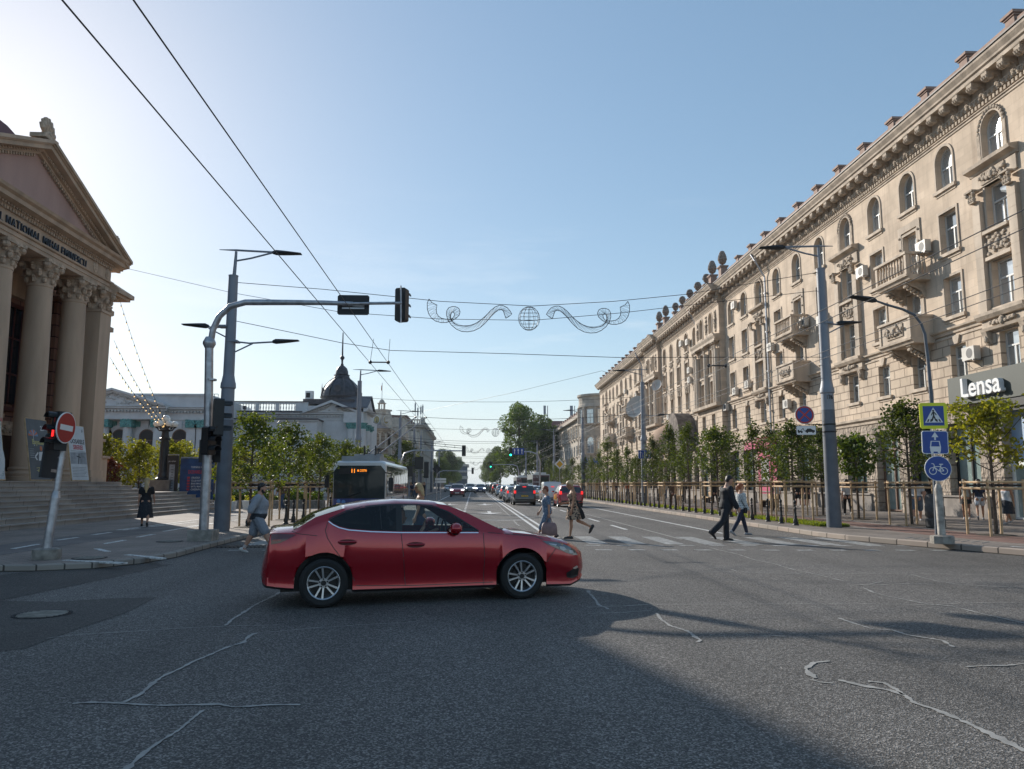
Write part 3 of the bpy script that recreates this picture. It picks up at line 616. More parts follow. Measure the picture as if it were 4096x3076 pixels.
   def sh_(q,l,hh=it[2]if len(it)>2 else .0):
    if 1:
     ap,fd,dn_=l[2],l[4],l[5];hl,to=ap-fd*.06+dn_*.05,ap+fd*.185+dn_*.06
     q.tube([hl,ap+fd*.06+dn_*.035,to],[.042,.045,.03],8);q.ball(hl,.042,8,6);q.ball(to,.03,8,6);q.tube([ap+dn_*.0,hl+dn_*-.01],[.043 if not hh else .03,.04],8)
   for l in L:part('shoe',lambda q:sh_(q,l),it[1])
   if len(it)>3:
    def so_(q,l):
     if 1:
      ap,fd,dn_=l[2],l[4],l[5];c=ap+fd*.055+dn_*.082
      q.loft([[c+fd*(.135*cos(2*pi*j/14))+X_*(.048*sin(2*pi*j/14))+dn_*t for j in range(14)]for t in(-.012,.012)])
    [part('shoe_sole',lambda q:so_(q,l),it[3],direct=True)for l in L]
  elif k=='socks':[part('sock',lambda q:q.tube([l[1].lerp(l[2],.72),l[2]],[.05,.044],8),it[1])for l in L]
 hm=look['hair']
 def hair(q):
  st=look.get('style','short')
  n=14;g=.012 if st=='short' else .020
  R_=[(.00,.079+g,.07,-.045),(.045,.08+g,.092,-.024),(.08,.076+g,.098,-.015),(.115,.055+g,.072,-.014),(.14,.02,.03,-.014)]
  q.loft([[H(rx*cos(2*pi*j/n),f+rf*sin(2*pi*j/n),u)for j in range(n)]for u,rx,rf,f in R_])
  q.ball(H(0,-.055,-.02),(.078,.06,.075),10,7)
  if st in('bob','long','curly'):
   for sx in(-1,1):q.ball(H(sx*.068,-.02,-.02),(.03,.055,.07),8,6)
   q.ball(H(0,-.065,-.06),(.08,.05,.07),8,6)
  if st=='long':q.tube([H(0,-.07,.0),H(0,-.10,-.12),H(0,-.12,-.25),H(0,-.11,-.40),H(0,-.10,-.46)],[.06,.072,.075,.05,.02],9)
  if st=='curly':
   for k in range(26):a=random.Random(k).uniform(-1,1);t=k/26;q.ball(H(.09*a,-.05-.05*abs(1-abs(a)),.06-.28*t),.038,7,5)
  if st=='pony':q.tube([H(0,-.085,.04),H(0,-.14,.0),H(0,-.15,-.09),H(0,-.13,-.19)],[.03,.042,.04,.012],8)
  if st=='bun':q.ball(H(0,-.125,.015),.048,8,6);[q.tube([H(.02*k,-.12,.0),H(.03*k,-.17,-.05+.01*k),H(.03*k,-.16,-.10)],[.02,.012,.004],5)for k in(-1,0,1)];q.ball(H(0,.06,.075),(.06,.035,.03),8,5)
  if st=='cap':q.loft([[H(.0+.06*a,.075+.07*f,.055-.012*f)for a,f in((-1,0),(-.8,.8),(0,1.2),(.8,.8),(1,0))]+[H(.0+.06*a,.075+.07*f,.048-.012*f)for a,f in((1,0),(.8,.8),(0,1.2),(-.8,.8),(-1,0))]]*1+[[H(.06*a,.06,.05)for a in(-1,-.8,0,.8,1,1,.8,0,-.8,-1)]])
 part('hair',hair,hm,it=1)
 if look.get('beard'):part('beard',lambda q:(q.ball(H(0,.052,-.092),(.052,.05,.042),10,7),q.ball(H(-.05,.03,-.055),(.025,.035,.045),8,6),q.ball(H(.05,.03,-.055),(.025,.035,.045),8,6),q.ball(H(0,.098,-.047),(.028,.012,.010),8,5))and None,hm)
 if fingers:
  for sx in(-1,1):q=MB();q.ball(H(sx*.031,.092,.030),(.012,.009,.007),7,5);q.v=[tuple(Vector(p)*s)for p in q.v];obj('eye',q,pmat('eye_dark',(.03,.02,.015)),rt,world=False)
  if not look.get('beard'):
   q=MB();q.tube([H(-.022,.093,-.062),H(0,.103,-.064),H(.022,.093,-.062)],.005,5);q.v=[tuple(Vector(p)*s)for p in q.v];obj('mouth',q,pmat('lip',(.30,.10,.08)),rt,world=False)
 if look.get('glasses'):
  q=MB()
  for sx in(-1,1):q.ball(H(sx*.033,.097,.026),(.026,.008,.02),10,6);q.tube([H(sx*.055,.09,.03),H(sx*.082,.0,.025)],.003,4)
  q.tube([H(-.05,.1,.036),H(.05,.1,.036)],.003,4)
  q.v=[tuple(Vector(p)*s)for p in q.v];obj('glasses',q,pmat('dark_lens',(.06,.02,.02),rough=.2),rt,world=False)
 rt['_h']=0;del rt['_h']
 mw=Matrix.Translation(Vector((x,y,z)))@Matrix.Rotation(face-pi/2,4,'Z')
 return rt,[(mw@(w_[2]*s),mw@((w_[2]+w_[3]*.1)*s),mw@(w_[0]*s))for w_ in hands],mw,s,H,T
def at(u,v,z=0):return G(u,v,z)
GREYH=pmat('grey_marl',(.25,.265,.30),(.32,.335,.37),14);GREYS=pmat('grey_marl_shorts',(.20,.22,.26),(.26,.28,.32),20)
SUIT=pmat('black_suit',(.010,.012,.018));NAVY=pmat('navy_cloth',(.015,.02,.045));BLK=pmat('black_cloth',(.010,.010,.012));WHT=pmat('white_cloth',(.55,.55,.56))
TWEED=block_mat('tweed_check',(.10,.14,.19),(.42,.45,.46),(.55,.57,.56),.08,.06,.016,.2,.002,'SZ',.9,nvar=.05)
def spots(name,bg_,c1,sc=38,thr=.42):
 m=mat(name,bg_,.85,var=0);nt=m.node_tree;N=nt.nodes;L=nt.links;b=N['Principled BSDF'];tc=N.new('ShaderNodeTexCoord');v=N.new('ShaderNodeTexVoronoi');v.inputs['Scale'].default_value=sc;L.new(tc.outputs['Object'],v.inputs['Vector'])
 r=N.new('ShaderNodeMath');r.operation='GREATER_THAN';r.inputs[1].default_value=thr;L.new(v.outputs['Distance'],r.inputs[0]);mx=N.new('ShaderNodeMix');mx.data_type='RGBA';mx.inputs[6].default_value=(*c1,1);mx.inputs[7].default_value=(*bg_,1);L.new(r.outputs[0],mx.inputs[0]);L.new(mx.outputs[2],b.inputs['Base Color']);return m
LEO=spots('spotted_dress',(.36,.25,.17),(.03,.02,.018),17,.50);BLUP=spots('blue_pattern',(.09,.14,.22),(.42,.46,.48),40,.3);FLOR=spots('dark_floral',(.018,.02,.028),(.14,.14,.15),26,.2)
HB=pmat('hair_black',(.012,.010,.010),rough=.5);HBL=pmat('hair_blonde',(.50,.36,.19),rough=.5);HRD=pmat('hair_red',(.20,.045,.02),rough=.5);HAU=pmat('hair_auburn',(.32,.09,.03),rough=.5);HBR=pmat('hair_brown',(.05,.028,.018),rough=.5)
SW_=pmat('white_shoe',(.55,.53,.5));SB=pmat('black_shoe',(.012,.012,.013),rough=.4);SG=pmat('grey_shoe',(.30,.30,.31));SBR=pmat('beige_shoe',(.36,.26,.19))
E_=0.0
p=at(553,1193);r_=person('bearded man in a grey hooded jacket and grey shorts walking behind the red car',p.x,p.y,0,E_+.15,1.66,((-14,16),(30,4)),((-16,8,12),(-30,14,14)),dict(hair=HB,beard=True,wear=[('shirt',pmat('dark_shirt',(.03,.035,.045)),.3,-.05,'undershirt',2.1),('shirt',GREYH,.62,.09,'jacket',2.5),('shorts',GREYS,.45,.018),('socks',WHT),('shoes',SW_)]),lean=3,vox=.010,fat=1.28,nod=8)
w0,w1,sh0=r_[1][1];q=MB();q.cbox(w1-Vector((0,0,.03)),(.035,.08,.13));tag(obj('phone',q,M['black'],smooth=False),'dark phone in the hand of the bearded man','phone')
p=at(312,1137,.12);person('woman in black top and dark floral skirt with a long blonde ponytail walking away',p.x,p.y,.12,radians(108),1.70,((14,4),(-16,14)),((-6,12,9),(10,16,14)),dict(hair=HBR,style='long',wear=[('shirt',BLK,.32,-.04),('skirt',FLOR,.60,.06),('shoes',SB)]),vox=.011,fat=1.12,fem=True)
for o in[c for c in bpy.data.objects if c.name.startswith('hair')and c.parent and 'ponytail' in c.parent.get('label','')]:o.data.materials[0]=HBL
p=at(1182,1163);r_=person('short red-haired woman in patterned blue clothes carrying a large mauve handbag',p.x,p.y,0,pi+.05,1.57,((24,3),(-10,22)),((-6,6,9),(18,14,12)),dict(hair=HRD,skin=M['skin'],glasses=True,wear=[('shirt',BLUP,.36,-.03),('shorts',BLUP,.56,.012),('shoes',SB)]),vox=.0095,fat=1.14,fem=True,nod=12)
hL=r_[1][0][1]if r_[1][0][1].y<r_[1][1][1].y else r_[1][1][1]
bg_=root('handbag',(hL.x,hL.y,hL.z-.75),'large mauve leather handbag hanging from the red-haired woman\'s hand','handbag');q=MB();q.M=Matrix.Translation(hL+Vector((0,-.03,-.14)))
q.loft([[(a*w_,b*d_,z)for a,b in((-1,-.8),(-.9,-1),(.9,-1),(1,-.8),(1,.8),(.9,1),(-.9,1),(-1,.8))]for z,w_,d_ in((-.40,.225,.07),(-.38,.235,.085),(-.2,.23,.085),(-.06,.20,.07),(-.02,.15,.04))]);obj('bag_body',q,pmat('mauve_leather',(.22,.13,.125),rough=.5),bg_,50)
for dy in(-.05,.04):q=MB();q.tube([hL+Vector((-.1,dy,-.18)),hL+Vector((-.05,dy*.5,-.03)),hL+Vector((0,dy*.3,.0)),hL+Vector((.05,dy*.5,-.03)),hL+Vector((.1,dy,-.18))],.009,6);obj('handle',q,pmat('mauve_leather',(.22,.13,.125)),bg_)
p=at(1238,1163);r_=person('blonde woman in a short leopard print dress looking down at her phone',p.x,p.y,0,pi,1.70,((10,6),(-24,42)),((2,12,10),(6,74,4)),dict(hair=HBL,style='bun',skin=M['tan'],wear=[('top',LEO,.0),('skirt',LEO,.34,.05),('shoes',SB,1,M['black'])]),vox=.0095,fat=1.02,fem=True,nod=26)
hp_=max(r_[1],key=lambda w_:w_[1].z);q=MB();q.cbox(hp_[1]+Vector((-.03,0,.03)),(.14,.07,.012));tag(obj('phone',q,M['black']),'phone held up by the blonde woman','phone')
ho=min(r_[1],key=lambda w_:w_[1].z);sh_=r_[2]@(r_[5](.14,-.10,.42)*r_[3]);q=MB();c0=sh_+Vector((.10,.16,-.45))
q.loft([[c0+Vector((a*w_+dx,b*.06,z))for a,b in((-1,0),(-.5,-1),(.5,-1),(1,0),(.5,1),(-.5,1))]for z,w_,dx in((.28,.03,-.04),(.12,.08,-.02),(-.1,.15,.03),(-.25,.16,.06),(-.30,.1,.06))]);q.tube([sh_,c0+Vector((-.04,0,.27))],.01,5);tag(obj('tote_bag',q,BLK,smooth=50),'black tote bag hanging behind the blonde woman','bag')
p=at(1571,1168);person('heavy man in a black suit striding over the zebra crossing',p.x,p.y,0,.12,1.84,((4,5),(-22,26)),((14,14,8),(8,18,10)),dict(hair=HB,wear=[('shirt',WHT,.3,.3,'collar',.9),('trousers',SUIT,.97,.022),('shirt',SUIT,.93,-.16,'jacket',2.1),('shoes',SB)]),lean=5,vox=.010,fat=1.16,nod=14)
p=at(1602,1156);r_=person('woman with an auburn ponytail in a checked tweed jacket and navy trousers',p.x,p.y,0,.30,1.66,((24,8),(-26,10)),((-10,14,8),(4,18,8)),dict(hair=HAU,style='pony',wear=[('trousers',NAVY,.95,.004),('shirt',TWEED,.90,-.14,'jacket',1.5),('shoes',SG)]),lean=2,vox=.010,fat=1.03,fem=True,turn=.2)
c0=r_[2]@(r_[5](.20,.02,-.05)*r_[3]);s0=r_[2]@(r_[5](-.10,-.10,.46)*r_[3]);q=MB();q.cbox(c0,(.08,.22,.17));q.tube([s0,(s0+c0)/2+Vector((.0,-.10,.05)),c0+Vector((0,0,.1))],.01,5);tag(obj('shoulder_bag',q,BLK),'small dark shoulder bag at the hip of the tweed jacket woman','bag')
Mc=Matrix.Translation(A0+nf*.81)@Matrix.Rotation(ca_,4,'Z');dr=bpy.data.objects.new('x',None)
dpos=Mc@Vector((1.02,-.38,.0));drt=root('person',dpos,'driver seen in dark profile through the red car window','person',None,ca_)
q=MB();q.loft([[(-.02+.10*sin(t)+dx,.19*s_*cos(t),z)for t in[2*pi*j/12 for j in range(12)]]for z,s_,dx in((.55,.9,.02),(.75,.95,0),(.93,1.0,-.03),(.98,.5,-.03),(1.02,.3,-.02))]);q.tube([(-.02,0,.98),(.0,0,1.08)],.055,8)
q.loft([[(.02+f+rf*sin(2*pi*j/12),rx*cos(2*pi*j/12),1.145+u)for j in range(12)]for u,rx,rf,f in[(-.11,.035,.045,.03),(-.08,.055,.07,.02),(-.03,.068,.085,.006),(.03,.076,.095,0),(.08,.07,.09,-.008),(.105,.05,.065,-.012)]]);q.ball((.125,0,1.12),.018,6,5);q.ball((.1,0,1.08),.022,6,5)
limb(q,[(-.02,-.19,.9),(.22,-.22,.80),(.36,-.12,1.0)],[.05,.04,.026]);limb(q,[(-.02,.19,.9),(.25,.2,.8),(.6,.12,.95)],[.05,.04,.026])
for k in range(4):q.tube([(.36,-.13+.02*k,1.02),(.38,-.13+.02*k,1.09),(.41,-.13+.02*k,1.12)],.009,5)
q.ball((.365,-.1,1.03),(.02,.04,.04),8,6);remesh(q,.011,'body',M['skin'],drt)
q=MB();q.loft([[(-.02+.115*sin(t)+dx,.205*s_*cos(t),z)for t in[2*pi*j/12 for j in range(12)]]for z,s_,dx in((.55,.9,.02),(.75,.97,0),(.93,1.0,-.03),(.975,.5,-.03))]);limb(q,[(-.02,-.19,.9),(.2,-.22,.80)],[.065,.055]);limb(q,[(-.02,.19,.9),(.23,.2,.8)],[.065,.055]);remesh(q,.014,'shirt',pmat('driver_shirt',(.10,.10,.12)),drt)
q=MB();q.ball((-.005,0,1.19),(.098,.085,.08),10,7);q.ball((-.04,0,1.14),(.07,.08,.07),8,6);remesh(q,.012,'hair',HB,drt)
p=AY(909,1046,19.0);person('woman with curly blonde hair and sunglasses behind the roof of the red car',p.x,19.0,0,pi,1.62,((12,4),(-12,16)),((8,10,8),(-8,10,8)),dict(hair=HBL,style='curly',skin=M['tan'],glasses=True,wear=[('top',BLK,.0),('skirt',NAVY,.42,.04),('shoes',SB)]),vox=.012,fem=True,nod=12)
def walker(lab,u,v,zg,face,h,look,ph=0,fem=False,fat=1.0,vox=.016,grp=None):
 p=G(u,v,zg);lg=(((22,4),(-20,18)),((-18,22),(20,4)),((8,2),(-6,8)))[ph];am=(((-14,12,8),(16,16,8)),((14,16,8),(-14,12,8)),((2,10,7),(-2,12,7)))[ph]
 return person(lab,p.x,p.y,zg,face,h,lg,am,look,vox=vox,fat=fat,fem=fem,fingers=False,group=grp)
away=radians(82);J=pmat('jeans',(.05,.08,.14));DG=pmat('dark_grey_cloth',(.04,.042,.05));BS=pmat('blue_grey_shorts',(.10,.13,.17));BRW=pmat('brown_cloth',(.13,.075,.05));CRM=pmat('cream_cloth',(.45,.42,.36))
walker('man in white T-shirt and blue grey shorts with a cross strap walking past the shop',1983,1126,.15,radians(60),1.80,dict(hair=HB,wear=[('shirt',WHT,.34,-.06),('shorts',BS,.5,.02),('shoes',SW_)]),1,fat=1.14)
walker('man in black T-shirt and cap walking behind the litter bin',2016,1124,.15,radians(62),1.80,dict(hair=BLK,style='cap',wear=[('shirt',BLK,.34,-.06),('trousers',DG,.95,.01),('shoes',SB)]),0,fat=1.08)
walker('young woman in pale top and short black skirt with a long dark ponytail',2089,1122,.15,radians(55),1.66,dict(hair=HB,style='long',skin=M['tan'],wear=[('top',CRM,.05),('skirt',BLK,.24,.03),('shoes',SW_)]),2,True)
walker('young woman in dark top and white shorts walking beside the plinth',2119,1123,.15,radians(58),1.68,dict(hair=HB,style='long',skin=M['tan'],wear=[('shirt',NAVY,.3,.0),('shorts',WHT,.26,.01),('shoes',SG)]),1,True)
walker('older woman in white vest and dark patterned skirt by the shop door',2178,1131,.15,radians(205),1.62,dict(hair=HBR,skin=M['tan'],wear=[('top',WHT,-.05),('skirt',FLOR,.48,.05),('shoes',SG)]),0,True,1.1)
walker('person in white top and black dungarees behind the first near guard',1832,1113,.15,radians(70),1.72,dict(hair=HB,style='bob',wear=[('shirt',WHT,.34,.1),('trousers',BLK,.95,.01),('top',BLK,0),('shoes',SW_)]),0,True)
walker('woman in white blouse and dark skirt between the stakes near the magenta shop',1680,1096,.15,away,1.62,dict(hair=HBR,style='bob',wear=[('shirt',WHT,.34,-.03),('skirt',DG,.4,.02),('shoes',SW_)]),1,True,1.1)
walker('woman in black top and shorts standing left of the numbered pole',1725,1095,.15,radians(80),1.70,dict(hair=HB,style='pony',wear=[('shirt',BLK,.3,-.06),('shorts',BLK,.35,.02),('shoes',SW_)]),2,True)
walker('woman in a black dress with a bag near the numbered pole',1744,1095,.15,radians(70),1.64,dict(hair=HB,style='bob',wear=[('shirt',BLK,.3,.0),('skirt',BLK,.38,.05),('shoes',SW_)]),2,True)
walker('man in white shirt and black shorts just left of the numbered pole',1752,1091,.15,radians(75),1.84,dict(hair=HBR,wear=[('shirt',WHT,.34,-.06),('shorts',BLK,.5,.02),('shoes',SG)]),1)
walker('person in brown clothes with a dark bag between far stakes',1455,1093,.15,radians(90),1.66,dict(hair=HBR,wear=[('shirt',BRW,.5,-.06),('trousers',BRW,.9,.03),('shoes',SB)]),0)
for i,(u,v,lk,ph)in enumerate(((1478,1084,BLK,1),(1545,1094,BLK,0),(1392+45,1078,CRM,2),(1330,1070,NAVY,0),(1356,1073,PO,1),(1312,1066,WHT,2),(1290,1063,BRW,0))):
 walker('small distant pedestrian among the stakes on the right pavement, %s from the suited man'%nth((1,0,2,4,3,5,6)[i]),u,v,.15,radians(90 if i%2 else 265),1.72,dict(hair=HB,wear=[('shirt',lk,.5,-.06),('trousers',(DG,BLK,J)[i%3],.95,.01),('shoes',SB)]),ph,vox=.022,grp='distant pedestrians on the right pavement')
p=G(607,1102,.12);r_=walker('man in a brown jumper and blue jeans walking behind the left tree guards',607,1101,.12,radians(250),1.78,dict(hair=HBR,wear=[('trousers',J,.97,.03),('shirt',BRW,.55,-.08,'jumper',1.4),('shoes',SB)]),0,fat=1.1)
walker('person in dark trousers behind the second left guard',672,1090,.12,radians(95),1.78,dict(hair=HB,wear=[('shirt',DG,.9,-.08),('trousers',BLK,.97,.02),('shoes',SB)]),2)
walker('person in pale trousers near the second left guard',712,1088,.12,radians(270),1.72,dict(hair=HBR,wear=[('shirt',DG,.9,-.08),('trousers',CRM,.97,.02),('shoes',SG)]),0)
for i,(u,lk)in enumerate(((884,BS),(890,NAVY),(896,WHT),(902,J),(909,DG),(916,BLK))):
 walker('person waiting at the bus stop behind the trolleybus, %s from left'%nth(i),u,1074,.12,radians(90+40*i),1.72,dict(hair=HB,wear=[('shirt',lk,.4,-.06),('trousers',(J,DG)[i%2],.95,.01),('shoes',SB)]),i%3,vox=.024,grp='people at the left bus stop')
walker('pale shirted person half hidden behind the steps near the globe lamp',300,1064,.9,radians(90),1.7,dict(hair=HBR,wear=[('shirt',CRM,.4,-.06),('trousers',J,.95,.01),('shoes',SB)]),2,vox=.02)
def facade(mb,a0,a1,b0,b1,ops,n=0.0,depth=.3,mi=0):
 """wall face in frame coords (x along, y up, z out) with openings (x0,x1,y0,y1,arch)"""
 xs=sorted(set([a0,a1]+[o[0]for o in ops]+[o[1]for o in ops]));xs=[x for x in xs if a0<=x<=a1]
 ys=sorted(set([b0,b1]+[o[2]for o in ops]+[o[3]for o in ops]));ys=[y for y in ys if b0<=y<=b1]
 for i in range(len(xs)-1):
  cx=(xs[i]+xs[i+1])/2;col=[o for o in ops if o[0]<cx<o[1]]
  run=None
  for j in range(len(ys)-1):
   cy=(ys[j]+ys[j+1])/2
   hole=any(o[2]<cy<o[3]for o in col)
   if not hole and run is None:run=ys[j]
   if(hole or j==len(ys)-2)and run is not None:
    top=ys[j]if hole else ys[j+1]
    mb.add([(xs[i],run,n),(xs[i+1],run,n),(xs[i+1],top,n),(xs[i],top,n)],[(0,1,2,3)],mi);run=None
 for x0,x1,y0,y1,arch in ops:
  d=n-depth
  if arch:
   r=(x1-x0)/2;ys_=y1-r;cx=(x0+x1)/2;K=10
   arc=[(cx+r*cos(pi*k/K),ys_+r*sin(pi*k/K))for k in range(K+1)]
   out=[(x1,y0)]+arc+[(x0,y0)]
   for k in range(K):
    c=(x1,y1)if k<K/2 else(x0,y1)
    mb.add([(*arc[k],n),(*arc[k+1],n),(*c,n)],[(0,1,2)],mi)
   mb.add([(cx,y1,n),(x1,y1,n),(x0,y1,n)],[(0,1,2)],mi)
  else:out=[(x1,y0),(x1,y1),(x0,y1),(x0,y0)]
  m=len(out)
  mb.add([(*p,n)for p in out]+[(*p,d)for p in out],[(k,(k+1)%m,m+(k+1)%m,m+k)for k in range(m)],mi)
def win_shape(w,h,arch,e=0.0):
 w2=w/2-e
 if not arch:return[(w2,e),(w2,h-e),(-w2,h-e),(-w2,e)]
 r=w2;ys_=h-w/2
 return[(w2,e)]+[(r*cos(pi*k/10),ys_+r*sin(pi*k/10))for k in range(11)]+[(-w2,e)]
class WinKit:
 """window prototype meshes shared by copies: glass pane + frame + sill"""
 def __init__(s,r,n,w,h,arch,mats,fw=.07,mull=(0.,),trans=(.68,),sill=.22,name='window',surround=0,sdep=.16):
  s.r,s.n=r,n
  g=MB();g.frame((0,0,0),r,(0,0,1),n);sh=win_shape(w,h,arch)
  g.add([(*p,0)for p in sh],[tuple(range(len(sh)))])
  f=MB();f.frame((0,0,0),r,(0,0,1),n)
  inn=win_shape(w,h,arch,fw);k=len(sh)
  f.add([(*p,.05)for p in sh]+[(*p,.05)for p in inn]+[(*p,0)for p in inn],[(i,(i+1)%k,k+(i+1)%k,k+i)for i in range(k)]+[(k+i,k+(i+1)%k,2*k+(i+1)%k,2*k+i)for i in range(k)])
  for t in trans:f.box((-w/2+fw,h*t-fw/2,0.001),(w/2-fw,h*t+fw/2,.052))
  for q in mull:f.box((q*w-fw/2,fw,0.001),(q*w+fw/2,h*(trans[0]if trans else 1)-fw/2,.051))
  s.g=g.mesh(name,[mats[0]]);s.f=f.mesh('window_frame',[mats[1]]);s.s=None
  if sill:
   q=MB();q.frame((0,0,0),r,(0,0,1),n)
   q.box((-w/2-.18,-.16,.14),(w/2+.18,-.005,.30+sill));q.box((-w/2-.12,-.28,.2),(w/2+.12,-.162,.26+sill*.6))
   if surround:
    o_=win_shape(w+2*surround,h+surround,arch);i_=win_shape(w+.01,h,arch);k=len(o_)
    q.add([(*p,.30+.05)for p in o_]+[(*p,.30+.05)for p in i_]+[(*p,.3)for p in o_]+[(*p,.2)for p in i_],[(i,i+1,k+i+1,k+i)for i in range(k-1)]+[(i,i+1,2*k+i+1,2*k+i)for i in range(k-1)]+[(k+i,k+i+1,3*k+i+1,3*k+i)for i in range(k-1)])
   s.s=q.mesh('window_surround' if surround else 'sill',[mats[2]])
 def place(s,parent,loc):
  w_=link('window',s.g,parent,True,loc);link('window_frame',s.f,w_)
  if s.s:link('sill',s.s,w_)
  return w_
WF=mat('white_window_frame',(.62,.62,.60),.5,var=.05)
WFB=mat('brown_window_frame',(.16,.09,.06),.6,var=.1)
LIME=block_mat('limestone',(.57,.46,.355),(.64,.52,.405),(.54,.44,.34),.8,.38,.012,.3,.01,'YZ',.9,.5,9,nvar=.17,streak=.42)
RUST=block_mat('limestone_blocks',(.54,.44,.34),(.61,.495,.385),(.28,.22,.17),.95,.47,.028,.9,.05,'YZ',.9,.25,12,nvar=.17,streak=.45)
ROUGH=block_mat('rock_faced_stone',(.36,.30,.245),(.43,.36,.29),(.16,.13,.11),.7,.62,.025,1.0,.12,'YZ',.95,1.6,4.5,nvar=.2)
TRIM=mat('stone_trim',(.50,.415,.33),.85,var=.22,vs=1.8,bump=.45,bs=14,streak=True)
TRIMD=mat('carved_stone',(.43,.355,.28),.9,var=.2,vs=5,bump=1.0,bs=11)
ROOFT=mat('dark_sheet_roof',(.06,.045,.042),.6,var=.3)
PED=mat('brown_stone',(.34,.235,.19),.85,var=.15,vs=3,bump=.3)
A_=.009;fr_r=Vector((sin(A_),cos(A_),0));fr_n=Vector((-cos(A_),sin(A_),0));fr_o=Vector((22-.009*27,0,0))
def FB():
 m_=MB();m_.frame(fr_o,fr_r,(0,0,1),fr_n);return m_
def fpt(a,z,n=0):return fr_o+fr_r*a+fr_n*n+Vector((0,0,z))
bld=root('apartment_building',fpt(30,.15),'long pale limestone apartment building with arched top windows and deep bracketed cornice','building')
secs=[(18,66.4,0),(66.4,74.0,.5),(74.0,90.2,.12),(90.2,97.2,.5),(97.2,138,0)]
bays=[]
for i,a in enumerate([20,23.3,26.7,30.1,33.5,36.7,40.0,43.4,47.0,50.6,54.2,57.8,61.3,64.6]):
 bays.append((a,{3:'o',7:'o',11:'o',5:'b',9:'b'}.get(i,'p')))
bays+=[(68.9,'v'),(71.9,'v')]+[(75.6+3.2*k,'m')for k in range(5)]+[(92.6,'v'),(95.4,'v')]
for i,a in enumerate([99.2,102.7,106.1,109.6,113.2,116.9,120.6,124.2,127.5,131,134.6]):bays.append((a,{1:'o',5:'o',9:'o',3:'b',7:'b'}.get(i,'p')))
def secn(a):
 for s0,s1,n in secs:
  if s0<=a<s1:return n
 return 0
BW=1.3
def rows(t):
 if t=='v':return[(15.4,17.35,1.1,True),(11.6,13.9,1.1,False),(8.95,11.0,1.1,False),(6.3,7.95,1.1,False)]
 if t=='b':return[(15.45,17.4,BW,True),(11.72,14.2,1.2,False),(8.6,11.1,1.2,False),(6.3,7.95,1.1,False)]
 if t=='o':return[(15.45,17.45,BW,True),(12.35,14.35,1.35,False),(9.0,11.0,1.35,False),(6.3,7.95,1.15,False)]
 return[(15.4,17.4,BW,True),(12.3,14.25,BW,False),(9.3,11.15,BW,False),(6.3,7.95,1.15,False)]
wl=FB();wr=FB()
for s0,s1,n in secs:
 ops=[];opr=[]
 for a,t in bays:
  if s0<=a<s1:
   rr=rows(t)
   ops+=[(a-w_/2,a+w_/2,z0,z1,ar)for z0,z1,w_,ar in rr[:3]]
   opr.append((a-rr[3][2]/2,a+rr[3][2]/2,rr[3][0],rr[3][1],False))
 facade(wl,s0,s1,8.55,18.3,ops,n);facade(wr,s0,s1,5.2,8.55,opr,n)
 if n>.3:
  for x in(s0,s1):
   wl.add([(x,8.55,0),(x,8.55,n),(x,18.3,n),(x,18.3,0)],[(0,1,2,3)]);wr.add([(x,.15,0),(x,.15,n),(x,8.55,n),(x,8.55,0)],[(0,1,2,3)])
wl.box((18,.15,-14),(138,18.3,-.5))
for x in(18,138):wl.box((x-.0,.15,-14),(x+.3,18.3,.0))
obj('upper_wall',wl,LIME,bld);obj('block_wall',wr,RUST,bld)
pr=FB();pl=FB();go=FB()
SHOPG=glass_mat('shop_glass',(.10,.16,.15),(.30,.38,.36),.12,.3,.5)
nb=[b[0]for b in bays];PLM=mat('plinth_render',(.27,.24,.215),.9,var=.2,vs=2,bump=.4)
door_at={40.0,71.9,106.1}
shops=[]
for i,a in enumerate(nb):
 if 24<a<30.5:continue
 n=secn(a)
 L_=(nb[i-1]+a)/2 if i else 18;R_=(a+nb[i+1])/2 if i<len(nb)-1 else 138
 x0,x1=a-1.12,a+1.12
 for bx_ in(((L_,.15,-.4),(x0,4.35,n+.12)),((x1,.15,-.4),(R_,4.35,n+.12)),((L_,4.35,-.4),(R_,4.9,n+.1))):pr=FB();pr.box(*bx_);obj('rock_faced_pier',pr,ROUGH,bld)
 shops.append((x0,x1,n,a in door_at))
pr=FB();pr.box((18,.15,-.4),(24.0,4.9,.12));obj('rock_faced_pier',pr,ROUGH,bld);pr=FB();pr.box((30.9,.15,-.4),(31.7,4.9,.12));obj('rock_faced_pier',pr,ROUGH,bld)
for x0,x1,n,d in shops:
 b0=.2 if d else 1.15
 g=FB();g.box((x0,b0,n-.36),(x1,4.35,n-.33));o=obj('shop_window',g,SHOPG,bld)
 f_=FB()
 for x in(x0,(x0+x1)/2-.04,x1-.09):f_.box((x,b0,n-.329),(x+.09,4.35,n-.24))
 f_.box((x0,3.4,n-.328),(x1,3.49,n-.25));f_.box((x0,b0,n-.328),(x1,b0+.08,n-.245));f_.box((x0,4.27,n-.328),(x1,4.35,n-.245))
 obj('window_frame',f_,M['black']if not d else WFB,o)
 if not d:pl=FB();pl.box((x0-.5,.15,-.2),(x1+.5,1.02,n+.2));pl.box((x0-.5,1.02,-.2),(x1+.5,1.10,n+.28));obj('plinth',pl,PLM,bld)
tr=FB()
